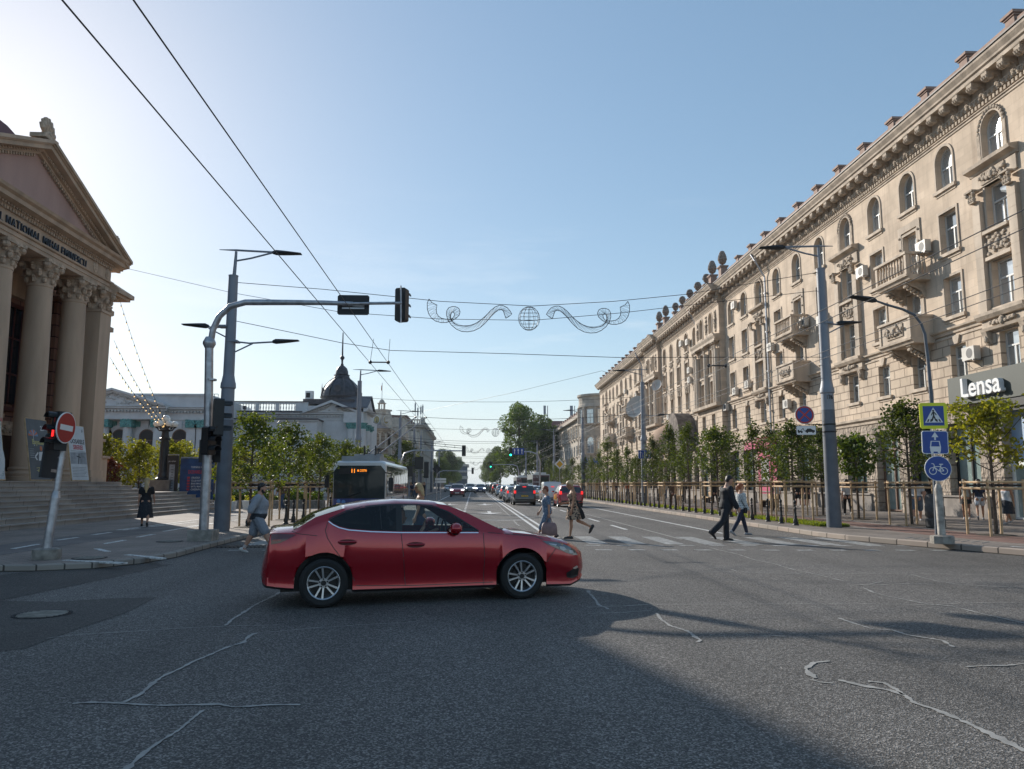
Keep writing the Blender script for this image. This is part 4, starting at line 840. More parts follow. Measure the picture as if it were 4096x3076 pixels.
for s0,s1,n in secs:
 e0,e1=(s0,s1)
 def off(p):return[(q[0]+n,q[1])for q in p]
 if s0<30:tr.extr(off([(0,4.88),(.16,4.92),(.18,5.05),(.32,5.15),(.34,5.27),(0,5.34)]),30.9,e1)
 else:tr.extr(off([(0,4.88),(.16,4.92),(.18,5.05),(.32,5.15),(.34,5.27),(0,5.34)]),e0,e1)
 tr.extr(off([(0,8.48),(.06,8.5),(.08,8.62),(.2,8.68),(.22,8.76),(0,8.82)]),e0,e1)
 tr.extr(off([(0,8.3),(.05,8.31),(.05,8.38),(0,8.4)]),e0,e1)
 tr.extr(off([(0,17.62),(.05,17.65),(.05,17.74),(.11,17.76),(.11,17.8),(0,17.82)]),e0,e1)
obj('string_course',tr,TRIM,bld)
cn=FB()
for s0,s1,n in secs:
 e=.35 if n>.3 else 0
 cn.extr([(q[0]+n,q[1])for q in[(-.4,18.78),(.72,18.80),(.74,18.98),(.82,19.02),(.84,19.1),(.98,19.28),(1.0,19.38),(-.4,19.46)]],s0-e,s1+e)
 cn.extr([(q[0]+n,q[1])for q in[(0,18.05),(.16,18.07),(.18,18.24),(.22,18.26),(.22,18.3),(0,18.3)]],s0,s1)
 cn.box((s0,18.28,-.5),(s1,18.8,n+.05))
obj('cornice',cn,TRIM,bld)
dn=FB();k=19.0
while k<137.6:
 n=secn(k);dn.box((k,17.86,n+.001),(k+.13,18.03,n+.13));k+=.235
k=19.0
while k<137.6:
 n=secn(k);dn.ball((k,18.17,n+.18),(.1,.1,.08),6,4);k+=.30
obj('dentil_band',dn,TRIMD,bld)
gt=FB()
for s0,s1,n in secs:gt.box((s0-(.3 if n>.3 else 0),19.40,n+.3),(s1+(.3 if n>.3 else 0),19.47,n+1.05))
obj('gutter',gt,ROOFT,bld)
def modil():
 q=MB();q.frame((0,0,0),fr_r,(0,0,1),fr_n)
 q.extr([(0,-.5),(.12,-.46),(.16,-.3),(.26,-.22),(.42,-.2),(.5,-.28),(.62,-.28),(.70,-.2),(.70,-.02),(0,-.02)],-.17,.17)
 q.extr([(.0,-.03),(.72,-.03),(.74,.02),(0,.02)],-.22,.22)
 for x in(-.13,0,.13):q.tube([(x,-.2,.7),(x,-.3,.66),(x,-.36,.56),(x,-.3,.4)],.06,6)
 q.ball((0,-.5,.14),(.15,.1,.1),6,4)
 return q.mesh('modillion',[TRIMD])
MOD=modil();ks=[];k=24.3
while k<137:ks.append(k);k+=1.0
for k in ks[:98]:link('modillion',MOD,bld,True,fpt(k,18.80,secn(k)+.02))
st_=MB()
for k in ks[98:]:
 p=fpt(k,18.80,secn(k)+.02)
 for v,f_ in((MOD.vertices,MOD.polygons),):st_.add([tuple(x.co+p)for x in v],[tuple(y.vertices)for y in f_])
obj('modillion',st_,TRIMD,bld)['kind']='stuff'
pa=FB()
def parapet_ped(a,n,big=0):
 h=20.62 if not big else 20.75;w_=.27 if not big else .36
 q=FB();q.box((a-w_,19.46,n-.25),(a+w_,h-.2,n+.3));q.box((a-w_-.05,h-.2,n-.3),(a+w_+.05,h-.12,n+.35));q.box((a-w_-.11,h-.12,n-.36),(a+w_+.11,h,n+.42))
 obj('parapet_pedestal',q,PED,bld)
a=22.0
while a<62:parapet_ped(a,.0);a+=3.05
vs_=[(65.2,1),(68.2,1)]+[(70.9+2.95*i,0)for i in range(5)]+[(86.2,1),(89.4,1)]
for a,big in vs_:parapet_ped(a,.35 if big else .1,big)
a=93.0
while a<138:parapet_ped(a,.0);a+=3.05
pa.box((19,19.46,-.2),(137.9,19.62,.2));pa.box((19,20.12,-.22),(137.9,20.28,.24));pa.box((19,19.62,-.3),(137.9,20.2,-.1))
obj('parapet',pa,PED,bld)
bl=FB();k=19.3
while k<137.5:
 bl.ball((k,19.78,.05),(.09,.15,.09),6,4);bl.ball((k+.19,19.98,.05),(.1,.12,.1),6,3);k+=.38
obj('parapet_carving',bl,TRIMD,bld)
def vase(big):
 q=MB();s_=1.0 if big else .62
 q.lathe([(.2*s_,0),(.22*s_,.06),(.12*s_,.12),(.12*s_,.22),(.26*s_,.3),(.40*s_,.48),(.44*s_,.7),(.5*s_,.76),(.5*s_,.84),(.38*s_,.88)]if big else[(.13,0),(.14,.05),(.08,.1),(.2,.22),(.27,.4),(.3,.46),(.24,.5)],n=12)
 h0=.88 if big else .5;H_=.95 if big else .42;r0=.4 if big else .24
 for l in range(5 if big else 3):
  t=l/(5 if big else 3);rr=r0*(1-t**1.6*.8)
  for j in range(9):
   an=2*pi*j/9+l*.35;q.ball((rr*cos(an),rr*sin(an),h0+H_*t),(.14*s_*(1.2-.4*t),.1,.16*s_*1.2),6,4,rz=an+pi/2)
 q.ball((0,0,h0+H_*.45),(r0*.9,r0*.9,H_*.62),10,6);kk_=.76 if big else 1.12;q.v=[(x*kk_*1.08,y*kk_*1.08,z*kk_)for x,y,z in q.v]
 return q.mesh('roof_urn',[TRIMD2],True)
TRIMD2=mat('weathered_carving',(.24,.19,.16),.9,var=.35,vs=6,bump=.8,bs=14)
VB,VS=vase(1),vase(0)
for a,big in vs_:link('roof_urn',VB if big else VS,bld,True,fpt(a,20.75 if big else 20.62,.38 if big else .13))
kits={}
def kit(w_,h,ar,sur=0):
 key=(round(w_,2),round(h,2),ar,sur)
 if key not in kits:kits[key]=WinKit(fr_r,fr_n,w_,h,ar,(GL,WF,TRIM),surround=sur,trans=(.62,)if not ar else(.52,),mull=(.0,),sill=.14)
 return kits[key]
wins=[]
for a,t in bays:
 for i,(z0,z1,w_,ar)in enumerate(rows(t)):wins.append((a,z0,z1,w_,ar,i))
wins.sort(key=lambda q:max(q[0],30 if q[0]>26 else 200))
for j,(a,z0,z1,w_,ar,i)in enumerate(wins):
 p=fpt(a,z0,secn(a)-.3);sur=.12 if i<3 else 0
 if j<100:kit(w_,z1-z0,ar,sur).place(bld,p)
sw=[MB(),MB(),MB()]
for(a,z0,z1,w_,ar,i)in wins[100:]:
 K_=kit(w_,z1-z0,ar,.12 if i<3 else 0);p=fpt(a,z0,secn(a)-.3)
 for q,me in zip(sw,(K_.g,K_.f,K_.s)):q.add([tuple(v.co+p)for v in me.vertices],[tuple(f_.vertices)for f_ in me.polygons])
w0=obj('window',sw[0],GL,bld);w0['kind']='stuff'
for q,nm,mm in((sw[1],'window_frame',WF),(sw[2],'sill',TRIM)):obj(nm,q,mm,w0)
def capital(q,a,z,n,w_=.3,h=.55):
 q.box((a-w_*.62,z,n),(a+w_*.62,z+.06,n+.3));q.box((a-w_*.9,z+h-.08,n),(a+w_*.9,z+h,n+.42))
 for r_ in range(2):
  for k in(-1,0,1):q.ball((a+k*w_*.45,z+.14+.17*r_,n+.26),(.1,.12,.09),6,4)
 for k in(-1,1):q.ball((a+k*w_*.72,z+h-.16,n+.32),(.1,.1,.09),6,4)
def relief(q,a0,a1,z0,z1,n,seed=0,dens=1.0):
 rnd=random.Random(seed);q.box((a0,z0,n-.05),(a1,z1,n+.03))
 for k in range(int(26*dens)):
  x=rnd.uniform(a0+.08,a1-.08);y=rnd.uniform(z0+.08,z1-.08);s_=rnd.uniform(.05,.11)
  q.ball((x,y,n+.05),(s_*1.3,s_,.07),6,4)
 cx=(a0+a1)/2
 for k in range(7):
  t=k/6;q.ball((a0+(a1-a0)*t,z0+(z1-z0)*(.25+1.3*(t-.5)**2),n+.07),(.11,.1,.08),6,4)
 q.ball((cx,(z0+z1)/2,n+.08),(.17,.2,.1),8,5)
def ornate(a,n=0):
 q=FB()
 q.extr([(n,14.98),(n+.12,15.0),(n+.16,15.1),(n+.42,15.2),(n+.46,15.34),(n,15.42)],a-1.5,a+1.5)
 for k in(-1,1):
  x=a+k*1.12
  q.box((x-.24,8.82,n),(x+.24,13.75,n+.22))
  for j in range(9):q.box((x-.25,9.3+j*.5,n+.002),(x+.25,9.32+j*.5,n+.226))
  q.box((x-.28,8.82,n),(x+.28,9.35,n+.26))
 q.box((a-1.4,14.35,n),(a+1.4,14.98,n+.1))
 q.box((a-.78,11.05,n),(a+.78,11.2,n+.2));q.box((a-.78,12.2,n),(a+.78,12.34,n+.26))
 q.extr([(n,8.5),(n+.3,8.55),(n+.42,8.7),(n+.44,8.83),(n,8.86)],a-1.5,a+1.5)
 q.extr([(n,8.05),(n+.2,8.08),(n+.25,8.2),(n,8.22)],a-1.45,a+1.45)
 q.box((a-1.4,8.2,n),(a+1.4,8.5,n+.16))
 o=obj('window_bay_frame',q,TRIM,bld)
 q=FB()
 for k in(-1,1):capital(q,a+k*1.12,13.75,n+.1)
 relief(q,a-.75,a+.75,14.42,14.95,n+.12,int(a),.7);relief(q,a-.72,a+.72,11.22,12.18,n+.06,int(a)+1);relief(q,a-.7,a+.7,8.24,8.48,n+.17,int(a)+2,.5)
 for k in(-1,1):q.extr([(n,7.5),(n+.1,7.52),(n+.22,7.8),(n+.3,8.05),(n,8.05)],a+k*1.15-.15,a+k*1.15+.15);q.ball((a+k*1.15,7.75,n+.18),(.15,.2,.1),6,5)
 obj('carved_ornament',q,TRIMD,o)
 q=FB()
 for k in range(15):
  t=pi*k/14;q.ball((a+.82*cos(t),16.78+.82*sin(t),n+.05),(.1,.1,.06),6,4)
 for k in(-1,1):q.box((a+k*.82-.1,15.43,n),(a+k*.82+.1,16.78,n+.07))
 obj('carved_arch',q,TRIMD,bld)
def balcony(a,zf,n=0,solid=False):
 o=FB();w_=1.45;dp=1.15
 o.extr([(n,zf-.28),(n+dp-.12,zf-.26),(n+dp-.05,zf-.14),(n+dp+.04,zf-.1),(n+dp+.06,zf),(n,zf)],a-w_-.06,a+w_+.06)
 r_=obj('balcony',o,TRIM,bld)
 q=FB();top=zf+1.12
 for k in(-1,1):
  q.box((a+k*w_-.18 if k>0 else a-w_,zf,n+dp-.2),(a+w_ if k>0 else a-w_+.18,top-.12,n+dp))
  x0,x1=(a+w_-.12,a+w_)if k>0 else(a-w_,a-w_+.12)
  if solid:q.box((x0,zf,n),(x1,top-.12,n+dp-.2))
  else:
   for j in range(4):q.lathe2((x0+x1)/2,zf,top-.12,n+.2+j*.22)
 if solid:q.box((a-w_+.18,zf,n+dp-.17),(a+w_-.18,top-.12,n+dp-.05))
 else:
  for j in range(9):q.lathe2(a-w_+.38+j*(2*w_-.76)/8,zf,top-.12,n+dp-.1)
  q.box((a-w_+.18,zf,n+dp-.18),(a+w_-.18,zf+.1,n+dp-.02))
 q.box((a-w_-.05,top-.12,n+dp-.24),(a+w_+.05,top,n+dp+.05))
 for k in(-1,1):
  x0,x1=(a+w_-.17,a+w_+.05)if k>0 else(a-w_-.05,a-w_+.17);q.box((x0,top-.119,n),(x1,top-.001,n+dp-.24))
 obj('balustrade',q,TRIM,r_)
 q=FB()
 for k in(-1,1):
  x=a+k*.85
  q.extr([(n,zf-1.05),(n+.12,zf-1.0),(n+.22,zf-.75),(n+.45,zf-.6),(n+.7,zf-.5),(n+.95,zf-.34),(n+.98,zf-.27),(n,zf-.27)],x-.2,x+.2)
  for j in range(5):q.ball((x,zf-.9+j*.1,n+.2+j*.17),(.21,.1,.1),6,4)
 if solid:relief(q,a-.75,a+.75,zf+.2,zf+.85,n+dp-.03,int(a),.8)
 obj('balcony_bracket',q,TRIMD,r_)
def lathe2(s,x,z0,z1,nn):
 h=z1-z0;P=[(.055,0),(.06,.08),(.035,.14),(.085,.38),(.07,.55),(.035,.8),(.06,.92),(.06,1)]
 s.loft([[(x+r*cos(2*pi*j/6),z0+t*h,nn+r*sin(2*pi*j/6))for j in range(6)]for r,t in P])
MB.lathe2=lathe2
for a,t in bays:
 n=secn(a)
 if t=='o':ornate(a,n)
 if t=='b':
  balcony(a,11.72,n);balcony(a,8.6,n,True)
  q=FB();q.box((a-.98,11.8,n),(a-.7,14.75,n+.07));q.box((a+.7,11.8,n),(a+.98,14.75,n+.07));q.box((a-.7,14.4,n),(a+.7,14.75,n+.07))
  q.box((a-.9,8.86,n),(a-.68,11.2,n+.06));q.box((a+.68,8.86,n),(a+.9,11.2,n+.06))
  for k in range(4):q.ball((a-.84,12.4+k*.6,n+.08),.07,6,4);q.ball((a+.84,12.4+k*.6,n+.08),.07,6,4)
  obj('door_surround',q,TRIM,bld)
 if t=='m':
  q=FB()
  for z0,z1 in((11.05,12.15),(14.6,15.22)):relief(q,a-.6,a+.6,z0,z1,n+.02,int(a*3+z0),.8)
  q.box((a-.8,11.0,n),(a-.66,14.6,n+.09));q.box((a+.66,11.0,n),(a+.8,14.6,n+.09))
  obj('carved_panel',q,TRIMD,bld)
 if t in 'pbm':
  q=FB();q.prism([(a-.28,8.35),(a-.12,7.97),(a+.12,7.97),(a+.28,8.35)],n,n+.09);obj('keystone',q,TRIM,bld)
for s0,s1 in((66.4,74.0),(90.2,97.2)):
 q=FB();c_=FB()
 for x in(s0+.45,s0+1.05,(s0+s1)/2-.05,s1-1.05,s1-.45):
  q.loft([[(x+.3*cos(2*pi*j/12),z,.62+.3*sin(2*pi*j/12))for j in range(12)]for z in(8.86,10,13.6)])
  for z in(9.6,10.4,11.2,12,12.8):q.loft([[(x+.31*cos(2*pi*j/12),z+e,.62+.31*sin(2*pi*j/12))for j in range(12)]for e in(0,.04)])
  capital(c_,x,13.6,.6,.34,.75)
 q.box((s0,14.35,.5),(s1,14.55,1.0));q.extr([(.5,14.5),(.95,14.55),(1.1,14.8),(1.12,14.92),(.5,14.98)],s0-.1,s1+.1);q.extr([(.5,8.5),(1.0,8.55),(1.05,8.8),(.5,8.86)],s0-.08,s1+.08)
 o=obj('engaged_column',q,TRIM,bld);obj('column_capital',c_,TRIMD,o)
 for x in(s0+1.0,(s0+s1)/2,s1-1.0):q=FB();relief(q,x-.2,x+.2,15.3,17.3,.52,int(x),.6);obj('carved_panel',q,TRIMD,bld)
for a in(57.0-.9,76.0-1.6,100.9,44.9+.6):
 if a<50:continue
 n=secn(a)+.14;q=FB();q.tube([(a+.5,19.2,.95),(a+.1,18.6,.8),(a,17.3,n),(a,5.3,n)],.075,7)
 for z in range(7,18,3):q.box((a-.12,z,n-.14),(a+.12,z+.08,n+.1))
 obj('downpipe',q,M['galv']if a<80 else M['steel'],bld)
q=FB();q.box((24.0,5.06,.02),(33.6,6.34,.55));sgn=obj('shop_sign',q,mat('sign_panel_grey',(.05,.06,.05),.6,var=.05,vs=1),bld,label='flat grey green sign panel with white raised letters')
q=MB();q.frame(fpt(31.05,5.70,.58),-fr_r,(0,0,1),fr_n);q.text('Lensa',(0,0,0),1.18,.22,'CENTER',0,.98,.014)
obj('sign_lettering',q,[M['swhite']],sgn)
q=FB();q.box((24,4.7,-.3),(30.9,5.05,.5));q.box((24,4.55,.3),(30.9,4.7,.4));obj('entrance_canopy',q,M['black'],bld)
q=FB();q.box((24.0,2.55,-.36),(30.9,4.7,-.33));ps=obj('window_poster',q,mat('poster_blue',(.20,.33,.55),.5,var=.1,c2=(.42,.52,.62),vs=.7),bld)
q=MB();q.frame(fpt(27.45,3.6,-.32),-fr_r,(0,0,1),fr_n)
for c in(-.55,.95):
 q.disc((c,-.35),.55,0,.02,0,28,1.1);q.ring((c,-.35),.55,.64,.03,1)
q.prism([(-2.2,1.05),(-1.9,.2),(-.3,.5),(.2,.9),(-.9,1.05)],0,.015,0);q.text('Reduceri',(-.55,.85,0),.3,.01,'LEFT',1);q.text('pe TOATE',(-.55,.5,0),.36,.01,'LEFT',1,1,.01)
obj('poster_print',q,[mat('poster_white',(.6,.66,.7),.5,var=.05),mat('poster_dark',(.09,.11,.13),.5)],ps)
q=FB();q.box((24,.2,-.36),(30.9,2.35,-.33));dg=obj('shop_window',q,SHOPG,bld)
q=FB()
for x in(24.6,26.9,28.45,29.98,30.82):q.box((x,.2,-.329),(x+.08,2.45,-.22))
q.box((24,2.36,-.33),(30.9,2.54,-.2));q.box((24,.18,-.33),(30.9,.26,-.2));obj('window_frame',q,M['white'],dg)
q=FB()
for x in(29.0,28.75):q.tube([(x,.6,-.05),(x,2.1,-.05)],.03,8);q.tube([(x,.8,-.05),(x,.8,-.3)],.015,6);q.tube([(x,1.9,-.05),(x,1.9,-.3)],.015,6)
obj('door_handle',q,M['chrome'],dg)
q=FB();q.box((29.3,.9,-.31),(29.9,1.75,-.30),0);q.box((29.3,.45,-.31),(29.9,.9,-.30),1);q.box((27.3,.6,-.31),(28.3,1.8,-.30),1);ww=obj('door_sticker',q,[mat('sticker_purple',(.17,.04,.22),.5),mat('sticker_orange',(.7,.25,.03),.5)],dg)
q=MB();q.frame(fpt(29.85,1.6,-.295),-fr_r,(0,0,1),fr_n);q.text('EXTRA',(0,0,0),.16,.006,'LEFT',0,1,.01);q.text('CUPON',(0,-.2,0),.16,.006,'LEFT',0,1,.01);obj('sticker_print',q,[mat('sticker_red',(.75,.2,.12),.5)],ww)
PINK=mat('magenta_panel',(.46,.05,.13),.55,var=.06)
q=FB();q.box((55.2,.9,.13),(58.9,4.3,.22));q.box((55.2,4.3,.13),(61,4.9,.5));pk=obj('shop_front',q,PINK,bld,label='magenta shop front panels with a grey poster')
q=FB();q.box((56.6,1.5,.222),(58.2,3.5,.26),0);obj('window_poster',q,mat('poster_grey',(.30,.29,.28),.6,var=.4,vs=3),pk)
q=MB();q.frame(fpt(56.9,3.95,.225),-fr_r,(0,0,1),fr_n);q.text('URBOL',(0,0,0),.42,.03,'CENTER',0,.85,.015);obj('sign_lettering',q,[M['swhite']],pk)
q=MB();q.frame(fpt(50.4,4.55,.14),-fr_r,(0,0,1),fr_n);q.text('URLEN',(0,0,0),.66,.05,'CENTER',0,1.2,.01);GLT=mat('gilt_letters',(.55,.46,.28),.4);obj('sign_lettering',q,GLT,bld)
q=MB();q.frame(fpt(49.4,3.95,.14),-fr_r,(0,0,1),fr_n);q.text('jewelry',(0,0,0),.4,.04,'CENTER',0);obj('sign_lettering',q,GLT,bld)
q=FB();AWN=mat('brown_awning',(.38,.245,.16),.8,var=.06,vs=1.5)
for k in range(9):
 pass
nA,nB=10,12;Vv=[];ca,cz,rr=84.2,4.9,3.6
for i in range(nA+1):
 ph=pi/2*i/nA
 for j in range(nB+1):
  th=pi*j/nB;sc=1.0-.012*(i%2)
  Vv.append((ca+rr*cos(th)*sc,cz+rr*.92*sin(th)*sin(ph)*sc+.0,.5+3.2*sin(th)*cos(ph)*sc))
q.add(Vv,[(i*(nB+1)+j,i*(nB+1)+j+1,(i+1)*(nB+1)+j+1,(i+1)*(nB+1)+j)for i in range(nA)for j in range(nB)])
q.box((ca-3.6,4.55,.5),(ca+3.6,4.9,.55))
aw=obj('dome_awning',q,AWN,bld,smooth=50,label='brown half-dome fabric awning above a shop entrance')
q=FB()
arc=[(78.4+2.9*cos(t),4.9+4.0*sin(t))for t in[pi*k/14 for k in range(15)]]
for k in range(14):
 (x0,y0),(x1,y1)=arc[k],arc[k+1];ix0,iy0,ix1,iy1=78.4+(x0-78.4)*.62,4.9+(y0-4.9)*.62,78.4+(x1-78.4)*.62,4.9+(y1-4.9)*.62
 q.add([(x0,y0,1.9),(x1,y1,1.9),(ix1,iy1,2.1),(ix0,iy0,2.1),(x0,y0,.1),(x1,y1,.1),(ix1,iy1,.1),(ix0,iy0,.1)],[(0,1,2,3),(0,1,5,4),(3,2,6,7)])
obj('rock_arch',q,mat('dark_rock',(.17,.14,.12),.95,var=.4,vs=2,bump=1,bs=5),bld)
def ac_mesh():
 q=MB();q.frame((0,0,0),fr_r,(0,0,1),fr_n);q.box((-.42,0,.12),(.42,.58,.42));b_=q.mesh('air_conditioner_case',[mat('ac_white',(.55,.52,.47),.5,var=.1)])
 q=MB();q.frame((0,0,0),fr_r,(0,0,1),fr_n);q.ring((-.1,.29),.02,.22,.424,0,16);q.disc((-.1,.29),.2,.4205,.423,0,16);f_=q.mesh('fan_grille',[mat('ac_grille',(.10,.10,.10),.6)])
 q=MB();q.frame((0,0,0),fr_r,(0,0,1),fr_n)
 for x in(-.3,.3):q.box((x-.02,-.05,0),(x+.02,-.001,.42));q.tube([(x,-.03,.4),(x,-.35,.02)],.012,4)
 return b_,f_,q.mesh('wall_bracket',[M['galv']])
ACM=ac_mesh()
acs=[(32.2,7.0,'beside the shop sign'),(35.2,12.75,'beside the near upper balcony'),(41.2,13.2,'right of the nearest balcony column'),(49.2,12.0,'beside the second upper balcony'),(46.6,11.6,'under the window near the drainpipe'),(55.2,11.4,'by the drainpipe under a third floor window'),(62.9,16.4,'high beside an arched window'),(60.3,9.3,'under a window left of the second balcony'),(63.4,9.1,'beside the projecting pavilion'),(79.8,16.2,'beside an arched window of the central range'),(77.3,15.9,'by the central drainpipe high up'),(76.9,12.9,'by the central drainpipe at mid height'),(76.9,11.9,'by the central drainpipe one below'),(86.0,8.9,'above the dome awning'),(89.0,6.3,'in the block wall near the awning'),(100.6,11.0,'left of the dish pavilion'),(104.2,13.6,'beside a far upper window'),(112.4,15.0,'high on the far wing'),(52.6,6.9,'in the block wall above the magenta shop'),(66.0,8.0,'by the pavilion string course')]
for a,z,t in acs:
 r_=root('air_conditioner',fpt(a,z,secn(a)),'white air conditioner unit on the limestone wall, '+t,'air conditioner','air conditioners on the long facade')
 for me,nm in zip(ACM,('case','fan_grille','wall_bracket')):link(nm,me,r_,False)
def dish(a,z,r_,out,lab):
 rt=root('satellite_dish',fpt(a,z,secn(a)),lab,'satellite dish');q=MB();d=(fr_n*.75-fr_r*.65+Vector((0,0,.3))).normalized();s_=d.cross(Vector((0,0,1))).normalized();u_=s_.cross(d)
 c=fpt(a,z,secn(a)+out)
 q.frame(c,s_,u_,d);q.lathe([(.02,0),(r_*.5,r_*.06),(r_*.85,r_*.17),(r_,r_*.25),(r_*.99,r_*.27),(r_*.5,r_*.09),(.02,.03)],n=20)
 obj('reflector',q,mat('dish_paint',(.5,.47,.43),.5),rt,True)
 q=MB();q.tube([c,fpt(a,z-.2,secn(a))],.05,6);q.tube([c+d*.1-u_*r_*.9,c+d*r_*.9],.02,5);obj('bracket',q,PED,rt)
dish(88.6,13.1,.7,.9,'small satellite dish high beside the far pavilion');dish(97.6,11.4,1.5,1.6,'large satellite dish on a bracket at the far pavilion')
GST=mat('grey_limestone',(.42,.37,.31),.9,var=.16,vs=1,bump=.3,bs=5)
tw=root('corner_tower_building',(24,152,.1),'grey limestone building with a round corner tower beyond the side street','building')
q=MB();q.lathe([(4.3,0),(4.3,16.6),(4.6,16.7),(4.5,17.2),(4.4,17.3),(4.4,18.6),(4.7,18.8),(4.7,19.2),(.1,19.4)],(25.4,152,0),28);q.box((22.2,152,0),(40,204,15.2));q.box((21.4,156,15.2),(40,204,15.8));q.box((25.4,148.5,0),(60,165,17.2))
obj('wall',q,GST,tw)
q=MB()
for k in range(11):y=158+4.2*k;q.box((21.8,y-.4,15.8),(22.6,y+.4,16.9))
q.box((21.9,156,15.8),(22.4,203,16.4));obj('parapet',q,PED,tw)
KT=WinKit(fr_r,fr_n,1.5,2.4,False,(GL,WF,TRIM),sill=.1);KA=WinKit(fr_r,fr_n,1.8,3.0,True,(GL,WF,TRIM),sill=.1,surround=.2)
for k in range(10):
 y=160+4.2*k
 KA.place(tw,Vector((22.15,y,11.2)));KT.place(tw,Vector((22.15,y,7.4)))
import itertools
for an in(200,232,262):
 t=radians(an);n_=Vector((cos(t),sin(t),0));r_=Vector((-sin(t),cos(t),0));K_=WinKit(r_,n_,1.5,2.8,False,(GL,WF,TRIM),sill=.1);c=Vector((25.4,152,0))+n_*4.32
 K_.place(tw,c+Vector((0,0,13.4)));K_.place(tw,c+Vector((0,0,3.9)))if an!=232 else None
 WinKit(r_,n_,1.7,3.2,True,(GL,WF,TRIM),sill=.1,surround=.35).place(tw,c+Vector((0,0,7.6)))
 q=MB();q.frame(c-n_*.02,r_,(0,0,1),n_)
 for x in(-1.15,1.15):q.box((x-.2,13,0),(x+.2,16.6,.3))
 obj('pilaster',q,GST,tw)
q=MB();t=radians(248);n_=Vector((cos(t),sin(t),0));r_=Vector((-sin(t),cos(t),0));q.frame(Vector((25.4,152,5.9))+n_*4.45,r_,(0,0,1),n_);q.text('A  MOL',(0,0,0),1.5,.15,'CENTER',0,1,.03)
obj('sign_lettering',q,mat('blue_letters',(.03,.10,.5),.4),tw)
fb_=root('far_office_block',(35,262,0),'distant grey block with a red roof and antennas behind the big trees','building')
q=MB();q.box((22,255,0),(50,280,19.5));obj('wall',q,GST,fb_);q=MB();q.add([(21,254,19.5),(51,254,19.5),(51,281,19.5),(21,281,19.5),(27,260,23),(45,260,23),(45,275,23),(27,275,23)],[(0,1,5,4),(1,2,6,5),(2,3,7,6),(3,0,4,7),(4,5,6,7)]);obj('roof',q,mat('red_roof',(.17,.06,.045),.8),fb_)
q=MB()
for x in(24,25,33,34.2):q.tube([(x,258,21),(x,258,28)],.15,5)
q.box((23.6,257.8,25),(24.4,258.2,28));q.box((32.6,257.8,24),(33.6,258.2,28));obj('antenna',q,M['steel'],fb_)
TST=mat('theatre_stone',(.50,.36,.255),.85,var=.16,vs=1.2,bump=.35,bs=18,streak=True)
TCA=mat('theatre_carving',(.49,.365,.265),.9,var=.25,vs=5,bump=.9,bs=16)
TPK=mat('theatre_pink_render',(.47,.30,.25),.9,var=.1,vs=.9,bump=.15,streak=True)
TBR=block_mat('theatre_red_stone',(.26,.14,.10),(.31,.17,.125),(.09,.05,.04),1.1,.62,.03,.8,.04,'SZ',.9)
STP=block_mat('granite_steps',(.33,.285,.25),(.40,.345,.30),(.12,.11,.10),1.7,9,.012,.35,.01,'SZ',.8,.4,20,nvar=.2)
th=root('theatre',(-20,34,.12),'stone theatre with a columned portico, pediment and wide steps','theatre')
q=MB();Z9=[.12+.178*k for k in range(10)]
for k in range(9):
 x1=-14.95-.33*k;y1=48.5-.5*k if k<6 else 41.6-.6*(k-6)-.8
 q.box((-46,8,Z9[k]if k==0 else Z9[k]-.02),(x1,y1,Z9[k+1]))
 q.box((x1-.3,8,Z9[k+1]-.001),(x1+.035,y1+.03,Z9[k+1]-.045))
q.box((-46,38,1.0),(-19.2,43.4,Z9[9]-.003))
obj('steps',q,STP,th)
PZ=Z9[9]
q=MB();q.box((-46,10,PZ),(-23.2,44,12));q.box((-23.2,40.9,PZ),(-22.0,43.4,11.5));q.box((-24.5,10,12),(-23.2,43.9,13.6));obj('wall',q,TBR,th)
q=MB()
for y in(27.6,31.0,34.3,37.6,40.6):q.box((-23.2,y-.45,PZ),(-22.9,y+.45,10.9));q.box((-22.9,y-.3,PZ+1),(-22.86,y+.3,10.2))
q.box((-23.2,24,10.9),(-22.8,43.4,12));q.box((-23.2,24,PZ),(-22.85,43.4,PZ+.5))
q.box((-22.9,24.4,4.8),(-22.75,38.4,5.0))
obj('pilaster',q,TST,th)
for y in(29.3,32.7,36.0,39.1):
 q=MB();q.box((-23.25,y-.62,5.6),(-23.12,y+.62,10.4));w_=obj('window',q,GLD,th)
 q=MB();q.box((-23.2,y-.75,5.4),(-23.0,y-.62,10.6));q.box((-23.2,y+.62,5.4),(-23.0,y+.75,10.6));q.box((-23.2,y-.62,10.4),(-23.0,y+.62,10.6));q.box((-23.2,y-.8,5.2),(-22.95,y+.8,5.4))
 for z in(7.0,8.8):q.box((-23.119,y-.62,z),(-23.06,y+.62,z+.09))
 q.box((-23.119,y-.04,5.6),(-23.07,y+.04,10.4));obj('window_frame',q,mat('red_brown_frame',(.10,.03,.025),.5)if y==29.3 else bpy.data.materials['red_brown_frame'],w_)
 q=MB();q.box((-23.2,y-.75,PZ),(-23.1,y+.75,4.6));d_=obj('door',q,mat('dark_wood_door',(.05,.025,.018),.5)if y==29.3 else bpy.data.materials['dark_wood_door'],th)
 q=MB();relief(q.frame((-22.9,0,0),(0,1,0),(0,0,1),(1,0,0))or q,y-.7,y+.7,4.0-.0,4.7,-.15,int(y),.5);obj('carved_panel',q,TCA,th)
